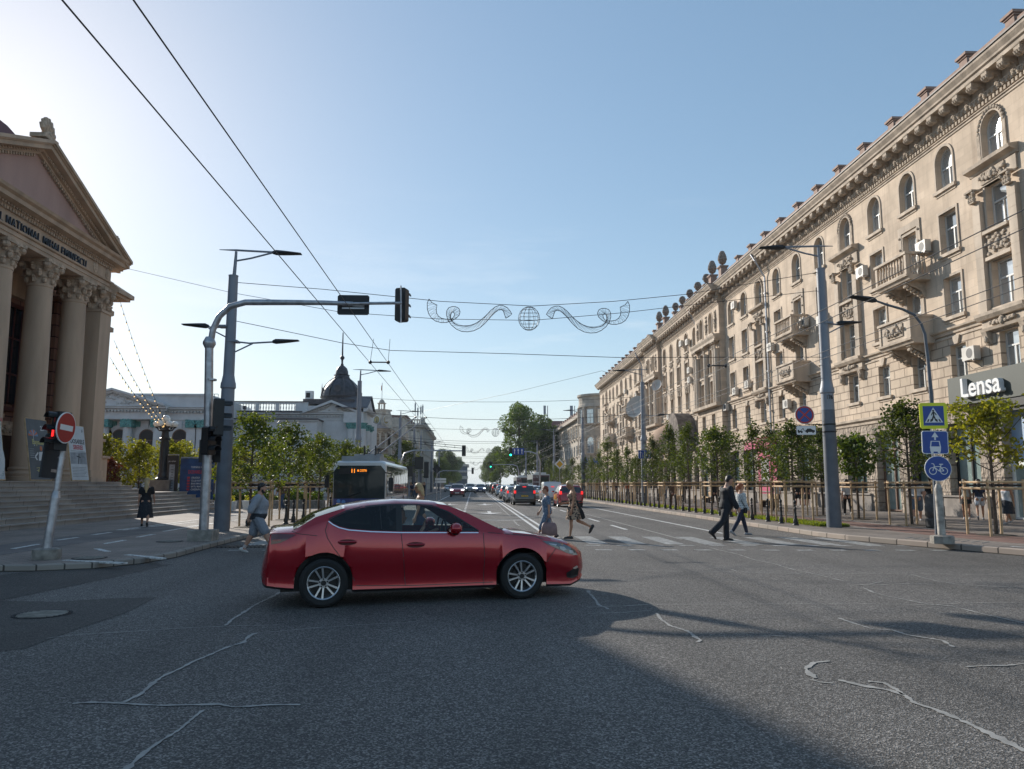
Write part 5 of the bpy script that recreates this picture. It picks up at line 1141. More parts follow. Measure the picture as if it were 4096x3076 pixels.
def tcap(q,x,y,z,r,h,square=False):
 n=8
 for l,(zz,rr,s_)in enumerate(((.16,1.02,.17),(.42,1.12,.19),(.66,1.28,.17))):
  for j in range(n):
   a=2*pi*j/n+l*pi/n
   m_=r*rr*(1.15 if square and j%2 else 1)
   q.ball((x+m_*cos(a),y+m_*sin(a),z+zz*h),(s_*.9,s_*.7,s_),6,4,rz=a)
   q.ball((x+(m_+.09)*cos(a),y+(m_+.09)*sin(a),z+(zz+.12)*h),(.09,.12,.06),5,3,rz=a)
 q.lathe([(r,0),(r*1.0,.3*h),(r*1.15,.7*h),(r*1.35,.86*h)],(x,y,z),14)
 for a in(pi/4,3*pi/4,5*pi/4,7*pi/4):q.ball((x+r*1.55*cos(a),y+r*1.55*sin(a),z+.76*h),(.19,.19,.17),8,5)
 q.cbox((x,y,z+.93*h),(r*2.75,r*2.75,.14*h))
for y in(29.9,33.1,36.3,39.45):
 q=MB();q.lathe([(.8,0),(.8,.22),(.74,.24),(.76,.36),(.7,.42),(.66,.5),(.7,.56),(.68,.62),(.63,.66)],(-20.4,y,PZ),20);q.lathe([(.625,.66),(.62,3),(.585,6),(.54,9.0),(.57,9.04),(.57,9.14)],(-20.4,y,PZ),28)
 o=obj('column',q,TST,th,35);q=MB();tcap(q,-20.4,y,PZ+9.14,.53,12.0-PZ-9.14);obj('capital',q,TCA,o)
q=MB();q.box((-21.0,41.0,PZ+.6),(-19.8,42.2,10.8));q.box((-21.1,40.9,PZ),(-19.65,42.35,PZ+.25));q.box((-21.05,40.95,PZ+.25),(-19.72,42.28,PZ+.6));q.box((-21.05,40.95,10.7),(-19.74,42.25,10.84));q.box((-22.6,41.25,PZ),(-21,42.5,11.4))
o=obj('corner_pillar',q,TST,th);q=MB();tcap(q,-20.4,41.6,10.84,.62,1.16,True);obj('capital',q,TCA,o)
q=MB();q.box((-21.6,42.5,9.95),(-20.0,43.0,10.2));q.box((-21.5,42.5,9.2),(-20.2,42.8,9.4));q.box((-21.6,42.5,10.9),(-20.05,43.05,11.15));q.box((-21.6,42.5,1.72),(-20.0,43.3,3.0));q.box((-21.7,42.5,3.0),(-19.9,43.4,3.12));q.box((-21.4,42.5,3.12),(-20.2,43.1,3.9));q.box((-21.5,42.5,3.9),(-20.1,43.2,4.05));obj('side_moulding',q,TST,th)
q=MB();q.frame((-19.75,0,0),(0,1,0),(0,0,1),(1,0,0));a0,a1=25.7,42.5
q.box((a0+.6,12.0,-3.4),(a1-.75,12.18,0));q.box((a0+.58,12.18,-3.4),(a1-.73,12.36,.04));q.extr([(0,12.36),(.12,12.40),(.14,12.48),(0,12.5)],a0+.5,a1-.62);q.box((a0+.6,12.5,-3.4),(a1-.75,13.2,0))
q.extr([(0,13.2),(.12,13.24),(.16,13.34),(.5,13.42),(.52,13.6),(.66,13.68),(.72,13.8),(-3,13.86)],a0,a1)
q.box((a0,13.2,-3.4),(a1-.1,13.85,0))
obj('entablature',q,TST,th)
q=MB();q.box((-22.5,41.6,11.75),(-19.35,43.35,11.9));q.add([(-22.5,41.6,12.12),(-19.2,41.6,12.12),(-19.2,43.5,12.12),(-22.5,43.5,12.12),(-22.5,41.6,12.5),(-19.7,41.6,12.5),(-19.7,42.2,12.5),(-22.5,42.2,12.5)],[(0,1,2,3),(0,1,5,4),(1,2,6,5),(2,3,7,6)]);q.box((-22.5,41.6,11.9),(-19.2,43.5,12.12));obj('side_cornice',q,TST,th)
q=MB();q.frame((-19.75,0,0),(0,1,0),(0,0,1),(1,0,0))
y=a0+.6
while y<a1-.85:q.box((y,13.1,0),(y+.11,13.24,.12));q.ball((y+.1,13.3,.2),(.08,.06,.06),5,3);y+=.2
for yy in(40.0,41.3):q.ball((yy,12.85,.0),(.26,.32,.06),14,5);q.ball((yy,12.85,.04),(.15,.2,.07),8,5)
obj('dentil_band',q,TCA,th)
LET=mat('dark_bronze_letters',(.035,.035,.045),.45,metal=.3)
q=MB();q.frame((-19.74,39.0,12.66),(0,1,0),(0,0,1),(1,0,0));q.text('TEATRUL NAȚIONAL MIHAI EMINESCU',(0,0,0),.54,.06,'RIGHT',0,.84,.004,1.18);obj('sign_lettering',q,LET,th)
ym=(a0+a1)/2;q=MB();q.frame((-19.75,0,0),(0,1,0),(0,0,1),(1,0,0))
q.add([(a0+.6,13.8,-.02),(a1-.6,13.8,-.02),(ym,16.75,-.02)],[(0,1,2)]);obj('tympanum',q,TPK,th)
q=MB();q.frame((-19.75,0,0),(0,1,0),(0,0,1),(1,0,0));tz=17.05
for s_ in(-1,1):
 e=a1+.02 if s_>0 else a0-.02;sl=(tz-13.86)/(ym-a0)
 for(d0,d1,n0,n1)in((0,-.16,-12,.78),(-.16,-.22,0,.70),(-.22,-.42,0,.62),(-.42,-.56,0,.28),(-.56,-.66,0,.14)):
  q.add([(e,13.86+d0,n0),(ym,tz+d0,n0),(ym,tz+d1,n0),(e,13.86+d1,n0),(e,13.86+d0,n1),(ym,tz+d0,n1),(ym,tz+d1,n1),(e,13.86+d1,n1)],[(0,1,2,3),(4,5,6,7),(0,1,5,4),(3,2,6,7),(0,3,7,4)])
obj('raking_cornice',q,TST,th)
q=MB();q.frame((-19.75,0,0),(0,1,0),(0,0,1),(1,0,0))
for s_ in(-1,1):
 for k in range(42):
  t=.06+k/46;y=(a1 if s_>0 else a0)+(ym-(a1 if s_>0 else a0))*t;z=13.86+(tz-13.86)*t
  if z-.72>13.9:q.box((y-.05,z-.78,0),(y+.05,z-.65,.12));q.ball((y,z-.5,.3),(.07,.05,.05),5,3)
obj('dentil_band',q,TCA,th)
def palmette(q,y,z,s_,flip=1):
 q.box((-19.9,y-.55*s_,z),(-19.2,y+.55*s_,z+.18*s_))
 q.ball((-19.5,y+.1*s_,z+.3*s_),(.22*s_,.35*s_,.22*s_),8,6)
 for k in range(7):
  a=radians(20+20*k);L_=(1.0-.03*k)*s_
  q.tube([(-19.5,y+.12*s_*cos(a),z+.25*s_),(-19.45,y+cos(a)*L_*.55,z+.2*s_+sin(a)*L_*.6),(-19.5,y+cos(a)*L_*.66,z+.2*s_+sin(a)*L_)],[.05*s_,.13*s_,.1*s_],6)
q=MB();palmette(q,ym+.1,tz+.0,1.0);palmette(q,a1-1.0,14.2,.75);palmette(q,a0+1.0,14.2,.75);obj('acroterion',q,TCA,th)
q=MB();q.box((-46,22,12),(-27.2,49.5,20.6));q.box((-46,10,12),(-24.5,43.9,14.6));obj('upper_wall',q,TBR,th)
q=MB();q.add([(-46.5,21,20.6),(-26.8,21,20.6),(-26.8,50,20.6),(-46.5,50,20.6),(-42,26,22.9),(-27.6,26,22.9),(-27.6,44.5,22.6),(-42,44.5,22.6)],[(0,1,5,4),(1,2,6,5),(2,3,7,6),(3,0,4,7),(4,5,6,7)]);obj('roof',q,mat('dark_red_roof',(.12,.03,.022),.6),th)
def board(name,lab,y0,y1,h,mats,fn,x0=-18.0,lean=.45):
 rt=root(name,(x0,(y0+y1)/2,PZ),lab,'poster board','poster boards leaning on the theatre columns')
 up=Vector((-lean,0,h)).normalized();n_=Vector((0,1,0)).cross(up)
 q=MB();q.frame((x0,y0,PZ+.03),(0,1,0),up,n_);W=y1-y0;q.box((0,0,-.05),(W,h,0),0);obj('panel',q,M['wood'],rt)
 q=MB();q.frame((x0,y0,PZ+.03),(0,1,0),up,n_);q.box((.03,.04,0.001),(W-.03,h-.03,.006));obj('poster',q,mats[0],rt)
 q=MB();q.frame((x0,y0,PZ+.03),(0,1,0),up,n_);fn(q,W,h);obj('poster_print',q,mats[1:],rt)
PW=mat('print_white',(.55,.56,.56),.6,var=0);PO=mat('print_orange',(.5,.13,.04),.6);PBK=mat('print_black',(.03,.03,.035),.6);PR_=mat('print_red',(.42,.03,.04),.6)
PGY=mat('print_grey',(.25,.27,.29),.6,var=.3,vs=3);PYL=mat('print_yellow',(.5,.45,.15),.6)
def umb(q,W,h):
 cx,cy=.48,h-.75;n=8
 for k in range(n):
  a0_,a1_=pi*k/n,pi*(k+1)/n;q.prism([(cx,cy),(cx+.36*cos(a0_),cy+.27*sin(a0_)),(cx+.36*cos(a1_),cy+.27*sin(a1_))],.006,.009,1 if k%2 else 3)
 q.line2([(cx,cy+.2),(cx,cy-.38),(cx+.05,cy-.42)],.02,.006,.01,0)
 q.text('Bayadera',(W*.56,h-1.0,.006),.30,.004,'CENTER',4,1,.01);q.text('25',(W-.42,h-.4,.006),.28,.004,'CENTER',0,1,.02);q.text('oct',(W-.2,h-.42,.006),.14,.004)
 q.ball((W*.6,h*.52,.008),(.09,.11,.004),10,4,1);q.prism([(W*.45,h*.32),(W*.78,h*.33),(W*.7,h*.47),(W*.5,h*.46)],.006,.009,0)
 q.line2([(W*.45,h*.45),(W*.3,h*.38),(W*.38,h*.33)],.07,.006,.01,0);q.line2([(W*.72,h*.45),(W*.9,h*.6)],.06,.006,.01,0);q.line2([(W*.85,h*.35),(W*.92,h*.05)],.1,.006,.01,0)
 for k in range(7):a=pi*k/7;q.line2([(W*.5+.33*cos(a),h*.22+.2*sin(a*2)),(W*.5-.33*cos(a+.4),h*.2-.25*sin(a))],.022,.006,.0095,4)
 for k in range(5):q.line2([(.12,h-1.3-.09*k),(.45-.04*(k%2),h-1.3-.09*k)],.025,.006,.009,2)
board('poster_board','dark theatre poster board with an orange umbrella leaning between the columns',32.5,34.1,2.62,(mat('poster_slate',(.055,.065,.075),.5,var=.3,vs=2),PW,PO,PGY,mat('print_blue',(.10,.22,.35),.6),PYL),umb)
def sib(q,W,h):
 q.text('DOSARELE',(W/2+.05,h-.78,.006),.29,.004,'CENTER',1,.9,.02);q.text('SIBERIEI',(W/2+.05,h-1.05,.006),.29,.004,'CENTER',2,.9,.02)
 q.prism([(.05,h*.30),(W-.05,h*.30),(W-.05,h*.52),(.05,h*.50)],.006,.008,3);q.line2([(W*.45,h*.3),(W*.55,h*.48)],.05,.008,.012,1);q.line2([(W*.4,h*.44),(W*.62,h*.42)],.05,.008,.012,1)
 q.text('iF',(W-.2,h-.25,.006),.2,.004,'CENTER',1)
 for k in range(7):q.line2([(.12,h*.24-.07*k),(W-.15-.1*(k%3),h*.24-.07*k)],.025,.006,.009,3)
 q.line2([(.15,h-1.22),(W-.12,h-1.22)],.02,.006,.009,3)
board('poster_board','white theatre poster board with black and red lettering beside the corner pillar',35.75,37.3,2.6,(mat('poster_white_paper',(.50,.53,.55),.5,var=.1,vs=1.2),PW,PBK,PR_,PGY),sib)
def kid(q,W,h):
 q.ball((W*.55,h*.55,.008),(.5,.62,.004),14,4,3);q.ball((W*.75,h*.3,.008),(.45,.7,.004),14,4,0)
 q.text('Păpușa',(W-.35,h-.3,.006),.3,.004,'CENTER',2,1,.01);q.text('de',(W-.35,h-.62,.006),.25,.004,'CENTER',2)
 for k in range(6):q.line2([(W-.6,.55-.07*k),(W-.1,.55-.07*k)],.025,.006,.009,1)
board('poster_board','pale poster board cut by the left picture edge on the steps',29.2,30.8,2.7,(mat('poster_pale',(.42,.45,.47),.5,var=.1),PW,PGY,PR_,PYL),kid)
HW=mat('hall_white_render',(.62,.63,.63),.85,var=.07,vs=1.3,bump=.08)
HC=mat('hall_white_carving',(.52,.52,.50),.9,var=.25,vs=4,bump=1,bs=9)
TEAL=mat('teal_capital',(.13,.32,.30),.8,var=.3,vs=5,bump=.8,bs=14)
GLD2=1;DRF=mat('dark_metal_roof',(.07,.065,.07),.5,var=.25,vs=2)
hall=root('organ_hall',(-30,95,.1),'white neoclassical hall with teal capitals and a dark ribbed dome with a spire','hall')
def HF(Y,x0=0):m_=MB();m_.frame((x0,Y,0),(1,0,0),(0,0,1),(0,-1,0));return m_
def px(u,Y):return(AY(u,1000,Y)).x
def pz(v,Y,u=1022):return AY(u,v,Y).z
def cornice_run(q,x0,x1,zt,h,n=0):
 q.extr([(n,zt-h),(n+.15*h,zt-h*.95),(n+.2*h,zt-h*.7),(n+.75*h,zt-h*.5),(n+.8*h,zt-h*.2),(n+h,zt-.05),(n,zt)],x0,x1)
YL=84;xl,xr=px(150,YL)-14,px(446,YL);zc=pz(879,YL,300);ze=pz(908,YL,300)
q=MB();q.box((xl,YL,0),(xr,YL+16,zc+1.4));q.box((px(245,YL)-7.2,YL-1.0,ze),(px(352,YL),YL,zc));obj('wall',q,HW,hall)
q=HF(YL);cornice_run(q,px(352,YL),xr+.3,zc,.5);q.box((px(352,YL),ze+.05,0),(xr,ze+.25,.12));q.box((px(352,YL),ze,0),(xr,ze+.05,.05));q.box((xl,zc+1.25,0),(xr+.1,zc+1.45,.15))
q2=HF(YL-1.0);cornice_run(q2,px(140,YL),px(352,YL)+.5,zc,.5);q2 .box((px(140,YL),ze+.05,0),(px(352,YL)+.1,ze+.22,.12));
obj('cornice',q,HW,hall);obj('cornice',q2,HW,hall)
q=HF(YL-1.0);xc=px(245,YL);hw=px(358,YL)-xc;zp=pz(841,YL,245)
q.add([(xc-hw,zc,-.02),(xc+hw,zc,-.02),(xc,zp-.15,-.02)],[(0,1,2)]);
for s_ in(-1,1):
 for d0,d1,n1 in((0,-.22,.55),(-.22,-.42,.3)):
  q.add([(xc+s_*(hw+.1),zc+.22+d0,-2),(xc,zp+d0,-2),(xc,zp+d1,-2),(xc+s_*(hw+.1),zc+.22+d1,-2),(xc+s_*(hw+.1),zc+.22+d0,n1),(xc,zp+d0,n1),(xc,zp+d1,n1),(xc+s_*(hw+.1),zc+.22+d1,n1)],[(4,5,6,7),(0,1,5,4),(3,2,6,7),(0,3,7,4)])
pd=obj('pediment',q,HW,hall)
q=HF(YL-1.0)
for k in range(26):
 t=k/26
 for s_ in(-1,1):q.box((xc+s_*hw*(1-t)-.1,zc+.0+(zp-zc)*t-.5,.0),(xc+s_*hw*(1-t)+.1,zc+(zp-zc)*t-.32,.22))if zc+(zp-zc)*t-.5>zc else None
rnd=random.Random(3)
for k in range(60):
 x=rnd.uniform(-1,1);z=rnd.uniform(.1,.75)*(1-abs(x))*(zp-zc);q.ball((xc+x*hw*.85,zc+.1+z,.03),(.22,.12,.07),5,3)
obj('carved_relief',q,HC,pd)
q=HF(YL)
x=px(352,YL)
while x<xr:q.box((x,zc-.62,0),(x+.16,zc-.42,.3));x+=.34
obj('dentil_band',q,HC,hall)
q=HF(YL-1.0);x=xc-hw
while x<xc+hw:q.box((x,zc-.62,0),(x+.16,zc-.42,.3));x+=.34
obj('dentil_band',q,HC,hall)
zcb=pz(924,YL,300)
for u,w_ in((190,.5),(227,.5),(276.7,.5),(343,.55),(352,.4),(412,.52),(431,.5)):
 x=px(u,YL);n=1.0 if u<345 else .35
 q=HF(YL)
 if n==1.0:q.loft([[(x+w_*.9*cos(2*pi*j/12),z,.62+w_*.9*sin(2*pi*j/12))for j in range(12)]for z in(0,zcb)])
 else:q.box((x-w_,0,0),(x+w_,zcb,n))
 o=obj('column' if n==1 else 'pilaster',q,HW,hall);q=HF(YL);q.box((x-w_*1.15,zcb,0),(x+w_*1.15,ze,n+.22));rr=random.Random(int(u))
 for k in range(14):q.ball((x+rr.uniform(-1,1)*w_*1.1,zcb+rr.uniform(.1,.8),n+.2),(.14,.12,.1),5,3)
 obj('capital',q,TEAL,o)
KH=WinKit((1,0,0),(0,-1,0),1.6,5.4,True,(M['black'],WFB,HW),fw=.1,mull=(-.25,.0,.25),trans=(.78,.4),sill=0)
for u in(215,254.8,314,385.8):
 x=px(u,YL);zt=pz(927,YL,u);KH.place(hall,Vector((x,YL-.06,zt-5.4)))
 q=HF(YL);sh=win_shape(2.5,5.85,True);si=win_shape(1.62,5.41,True);z0=zt-5.4
 k=len(sh);q.add([(a+x,b+z0,.14)for a,b in sh]+[(a+x,b+z0,.14)for a,b in si]+[(a+x,b+z0,.0)for a,b in sh]+[(a+x,b+z0,.0)for a,b in si],[(i,i+1,k+i+1,k+i)for i in range(k-1)]+[(i,i+1,2*k+i+1,2*k+i)for i in range(k-1)]+[(k+i,k+i+1,3*k+i+1,3*k+i)for i in range(k-1)])
 q.box((x-.2,zt+.1,0),(x+.2,ze-.1,.25));obj('window_surround',q,HW,hall)
 q=HF(YL)
 for s_ in(-1,1):q.box((x+s_*1.15-.4,zcb+.1,0),(x+s_*1.15+.4,ze-.1,.06))
 obj('teal_panel',q,TEAL,hall)
def balus(q,x0,x1,z0,z1,n=0):
 k=int((x1-x0)/.32)
 for i in range(k+1):q.lathe2(x0+(x1-x0)*i/k,z0,z1,n)
def parapet_wall(Y,x0,x1,z0,z1,gaps):
 q=HF(Y);xs=[x0]+[g for gg in gaps for g in gg]+[x1]
 for a,b in zip(xs[::2],xs[1::2]):q.box((a,z0,-.4),(b,z1,0))
 for a,b in gaps:q.box((a,z0,-.4),(b,z0+.2,0));q.box((a,z1-.25,-.4),(b,z1,0))
 o=obj('parapet',q,HW,hall);q=HF(Y)
 for a,b in gaps:balus(q,a+.15,b-.15,z0+.2,z1-.25,-.2)
 obj('baluster_row',q,HW,o)
 q=HF(Y);q.box((x0,z1,-.5),(x1,z1+.08,.12));obj('roof_edge',q,DRF,o)
YR=95;x0=px(446,YR);x1=px(777,YR);z1=pz(890,YR,600);zt=pz(868,YR,600);zb=pz(909,YR,600)
q=MB();q.box((x0,YR,0),(x1-.5,YR+20,z1));q.box((x0,YR-3.2,0),(px(693,YR),YR,zb-.1));q.box((x0+10,YR+1,z1),(x1-1,YR+19,z1+.9));obj('wall',q,HW,hall)
parapet_wall(YR,x0,px(660,YR),z1,zt,[(px(510,YR),px(546,YR)),(px(554,YR),px(590,YR)),(px(598,YR),px(634,YR))])
q=HF(YR);cornice_run(q,x0,x1,z1,.5);q.box((x0,zb+.4,0),(x1,zb+.55,.08));obj('cornice',q,HW,hall)
q=HF(YR);x=x0
while x<x1:q.box((x,z1-.62,0),(x+.16,z1-.42,.3));x+=.34
obj('dentil_band',q,HC,hall)
q=HF(YR);q.box((x0,z1+.0,.0),(px(656,YR),z1+.08,.55));q.box((x0,zb-.1,-.1),(px(693,YR)+.2,zb+.02,3.5));obj('roof_edge',q,DRF,hall)
q=HF(YR-3.2);cornice_run(q,x0,px(693,YR)+.2,zb-.1,.35);q.box((x0,zb-2.2,0),(px(693,YR),zb-2.05,.1));q.add([(px(575,YR),zb-1.2,.1),(px(634,YR),zb-1.2,.1),(px(605,YR),zb-.25,.1)],[(0,1,2)])
q.add([(px(572,YR),zb-1.25,.35),(px(605,YR),zb-.15,.35),(px(605,YR),zb-.3,.35),(px(572,YR),zb-1.4,.35)],[(0,1,2,3)]);q.add([(px(638,YR),zb-1.25,.35),(px(605,YR),zb-.15,.35),(px(605,YR),zb-.3,.35),(px(638,YR),zb-1.4,.35)],[(0,1,2,3)]);obj('cornice',q,HW,hall)
q=HF(YR-3.2)
for u in(490,530,570,640,680):q.box((px(u,YR)-.35,0,0),(px(u,YR)+.35,zb-2.2,.12));
obj('pilaster',q,HW,hall)
q=HF(YR-3.2)
for u in(490,530,570,640,680):q.box((px(u,YR)-.38,zb-3.0,0),(px(u,YR)+.38,zb-2.3,.15))
obj('capital',q,TEAL,hall)
q=HF(YR);xa,xb,xm=px(656,YR),px(772,YR),px(725,YR)+.0;xm=(xa+xb)/2;za=z1+.05;zm=pz(867,YR,725)
q.add([(xa,za,.1),(xb,za,.1),(xm,zm,.1)],[(0,1,2)]);q.box((xa,zb+.1,0),(xb+1,za,.1))
for s_,e in((-1,xa-.2),(1,xb+.2)):
 q.add([(e,za,0),(xm,zm+.1,0),(xm,zm-.2,0),(e,za-.25,0),(e,za,.75),(xm,zm+.1,.75),(xm,zm-.2,.75),(e,za-.25,.75)],[(4,5,6,7),(0,1,5,4),(3,2,6,7),(0,3,7,4)])
pd=obj('pediment',q,HW,hall);q=HF(YR)
for k in range(40):
 x=R(-1,1);q.ball((xm+x*(xb-xa)*.4,za+.15+R(0,.7)*(1-abs(x))*(zm-za),.12),(.2,.12,.07),5,3)
for k in range(16):
 t=k/16
 for s_ in(-1,1):q.box((xm+s_*(xb-xa)/2*(1-t)-.1,za+(zm-za)*t-.45,.1),(xm+s_*(xb-xa)/2*(1-t)+.1,za+(zm-za)*t-.28,.4))if(zm-za)*t>.45 else None
obj('carved_relief',q,HC,pd)
zk=pz(927,YR,780);zk2=pz(914,YR,780)
for k,(x,y)in enumerate(((px(757,YR),YR-.3),(px(770,YR),YR-.3),(px(781,YR),YR-.2),(px(781,YR),YR+3.5),(px(781,YR),YR+6))):
 q=MB();q.lathe([(.62,0),(.62,.4),(.5,.5),(.45,zk)],(x,y,0),14);o=obj('column',q,HW,hall,40);q=MB();q.lathe([(.45,zk),(.52,zk+.4),(.7,zk2)],(x,y,0),8)
 for j in range(8):q.ball((x+.55*cos(j*pi/4),y+.55*sin(j*pi/4),zk+.35),(.12,.12,.2),5,3)
 obj('capital',q,TEAL,o)
q=MB();q.box((x1-2,YR-.7,zk2),(x1+.4,YR+6.5,z1));q.frame((x1+.4,0,0),(0,1,0),(0,0,1),(1,0,0));q.extr([(0,z1),(.5,z1+.1),(.7,z1+.4),(0,z1+.45)],YR-.9,YR+6.7);q.add([(YR-.5,z1+.4,.3),(YR+6.5,z1+.4,.3),(YR+3,z1+2.1,.3),(YR-.5,z1+.4,-3),(YR+6.5,z1+.4,-3),(YR+3,z1+2.1,-3)],[(0,1,2),(0,2,5,3),(1,2,5,4)]);obj('front_pediment',q,HW,hall)
q=MB();q.add([(x1+.95,YR-1.0,z1+.5),(x1+.95,YR+3,z1+2.35),(x1-3,YR+3,z1+2.35),(x1-3,YR-1,z1+.5),(x1+.95,YR+6.9,z1+.5),(x1-3,YR+6.9,z1+.5)],[(0,1,2,3),(1,4,5,2)]);obj('roof',q,DRF,hall)
xd=px(733,100);zd=pz(860,100,734);q=MB();rr=2.45
prof=[(rr*1.0,-.6),(rr*1.02,0),(rr*1.0,.5),(rr*.93,1.1),(rr*.78,1.7),(rr*.58,2.2),(rr*.42,2.5),(.95,2.65)]
q.lathe(prof,(xd,100,zd),24);q.lathe([(1.05,2.6),(.95,2.9),(1.05,3.0),(.85,3.05),(.8,3.5),(.65,3.9),(.4,4.15),(.2,4.3),(.22,4.4),(.13,4.55),(.14,5.0),(.28,5.2),(.3,5.35),(.12,5.6),(.1,6.5),(.07,8.6),(.02,8.7)],(xd,100,zd),14)
dm=obj('dome',q,mat('dome_slate',(.045,.045,.055),.45,var=.4,vs=2.5,bump=.3),hall,40)
q=MB()
for k in range(8):
 a=2*pi*k/8+.3;q.tube([(xd+(r_*1.02)*cos(a),100+r_*1.02*sin(a),zd+z)for r_,z in prof[1:]],.1,5)
q.lathe([(rr*1.08,-.05),(rr*1.1,.1),(rr*1.0,.15)],(xd,100,zd),24)
for a in(-1.6,-2.9,-.3):q.frame((xd+rr*.98*cos(a),100+rr*.98*sin(a),zd+1.0),(-sin(a),cos(a),0),(0,0,1),(cos(a),sin(a),0));q.ring((0,0),.28,.45,.15,0,14);q.disc((0,0),.28,-.3,.05,0,14);q.M=None
q.tube([(xd-2.5,100,zd+.1),(xd-2.5,100,zd+1.9)],[.12,.02],5)
obj('dome_ribs',q,DRF,dm)
q=MB();q.box((xd-4,YR+1,zd-1.2),(x1-1,YR+9,zd-.55));q.box((xd+2.6,99,zd-.5),(xd+2.8,99.2,zd+.6));q.box((xd+3.4,99,zd-.5),(xd+3.6,99.2,zd+.1));obj('roof',q,DRF,hall)
a_=AY(668,857,97);q=MB();q.box((a_.x-.5,97,a_.z-.3),(a_.x+.45,97.6,a_.z+.75));q.box((a_.x-.4,96.99,a_.z-.1),(a_.x+.1,97,a_.z+.5),1);tag(obj('rooftop_air_conditioner',q,[M['white'],M['black']]),'white air conditioning unit on the hall roof left of the dome','air conditioner')
a_=AY(448,862,84);q=MB()
for k in range(6):q.tube([(a_.x-1+k*.4,84.4,a_.z-1.3),(a_.x-1+k*.4,84.4,a_.z+.6)],.03,4)
q.tube([(a_.x-1,84.4,a_.z+.6),(a_.x+1,84.4,a_.z+.6)],.03,4);obj('roof_railing',q,M['steel'],hall)
q=HF(YR);q.tube([(px(525,YR),z1+.3,.3),(px(524,YR),z1-.5,.2),(px(527,YR),zb,.1)],.07,5);q.box((px(522,YR),z1+.3,.1),(px(528,YR),z1+.7,.5));obj('downpipe',q,DRF,hall)
CS=block_mat('striped_stone',(.46,.40,.33),(.36,.29,.235),(.20,.15,.12),3.0,.55,.05,.6,.06,'SZ',.9,nvar=.2)
CW=mat('pale_town_stone',(.50,.45,.385),.9,var=.2,vs=1.5,bump=.4)
ch=root('town_hall',(-20,130,.1),'ornate pale town hall with a square clock tower and arcaded upper floor','town hall')
q=MB();q.box((-34,118,0),(-13.1,200,9.6));obj('wall',q,CS,ch)
q=MB();q.frame((0,118,0),(1,0,0),(0,0,1),(0,-1,0));cornice_run(q,-34,-12.8,10.1,.6)
for k in range(24):
 x=-33+.85*k;q.box((x,7.2,0),(x+.25,9.3,.3));q.tube([(x,9.2,.2),(x+.42,9.5,.2),(x+.85,9.2,.2)],.12,4)
q.box((-34,7.0,0),(-12.9,7.2,.4));q.box((-34,5.8,0),(-12.9,6.0,.25))
q.frame((-13.1,0,0),(0,1,0),(0,0,1),(1,0,0));cornice_run(q,117.6,200,10.1,.6);y=119
while y<199:
 q.box((y,7.2,0),(y+.3,9.2,.3));y+=1.2
for y in(119,131,150,168,184,198):q.box((y,0,0),(y+1.4,11.2,.5));q.box((y+.1,11.2,-.6),(y+1.3,12.2,.4));q.box((y+.3,12.2,-.4),(y+1.1,12.9,.2))
for y in(140,176):q.box((y,9.6,-3),(y+6,13.6,.3));cornice_run(q,y-.3,y+6.3,14,.5)
obj('carved_stonework',q,CW,ch)
KC=WinKit((0,1,0),(1,0,0),1.5,3.2,True,(GLD,WF,CW),sill=.1,surround=.25);KC2=WinKit((1,0,0),(0,-1,0),1.3,2.8,True,(GLD,WF,CW),sill=.1,surround=.2)
y=122.5
while y<198:KC.place(ch,Vector((-13.08,y,1.6)));KC.place(ch,Vector((-13.08,y,5.9-.9)))if 0 else None;y+=3.6
for k in range(5):KC2 .place(ch,Vector((-31+4*k,117.98,1.6)))
q=MB();ang=radians(-38);c=AY(824,905,124);zt0,zt1=9.6,pz(888,124,824);
q.cbox((c.x,c.y,(zt0+zt1)/2),(2.0,2.0,zt1-zt0),ang);q.cbox((c.x,c.y,zt1+.1),(2.35,2.35,.25),ang);q.cbox((c.x,c.y,zt1-.45),(2.15,2.15,.12),ang);q.cbox((c.x,c.y,zt0+.35),(2.3,2.3,.5),ang)
zl=pz(872,124,824)
for k in range(8):
 a=k*pi/4+ang;q.cbox((c.x+.5*cos(a),c.y+.5*sin(a),(zt1+zl)/2),(.13,.13,zl-zt1),a)
q.lathe([(.72,zl),(.75,zl+.1),(.5,zl+.14),(.45,zl+.35),(.25,zl+.62),(.03,zl+.75)],(c.x,c.y,0),10)
tw2=obj('clock_tower',q,CW,ch)
for dx in(-1,1):
 a=ang+(-pi/2 if dx<0 else 0);a=ang-pi/2 if dx<0 else ang
 n_=Vector((cos(a),sin(a),0));
 if n_.y>0:n_=-n_
for n_ in(Vector((sin(ang),-cos(ang),0)),Vector((cos(ang),sin(ang),0))):
 if n_.y>.9:continue
 s_=Vector((-n_.y,n_.x,0));cc=Vector((c.x,c.y,pz(907.7,124,824)))+n_*1.02
 q=MB();q.frame(cc,s_,(0,0,1),n_);q.ring((0,0),.60,.75,.05,1,24);q.disc((0,0),.62,0,.03,0,24,1,0)
 for k in range(12):t=k*pi/6;q.line2([(.47*cos(t),.47*sin(t)),(.57*cos(t),.57*sin(t))],.05,.03,.045,2)
 q.line2([(0,0),(-.05,-.34)],.07,.03,.06,2);q.line2([(0,0),(.05,.5)],.05,.03,.06,2)
 obj('clock_face',q,[mat('clock_gold',(.42,.33,.14),.5),WF,M['black']],tw2)
q=MB();q.tube([(c.x,c.y,zl+.7),(c.x,c.y,zl+3.4)],.04,5);q.add([(c.x,c.y,zl+3.1),(c.x-.12,c.y-.1,zl+2.9),(c.x-.15,c.y-.1,zl+2.1),(c.x,c.y,zl+2.2)],[(0,1,2,3)],1);obj('flagpole',q,[M['steel'],PO],tw2)
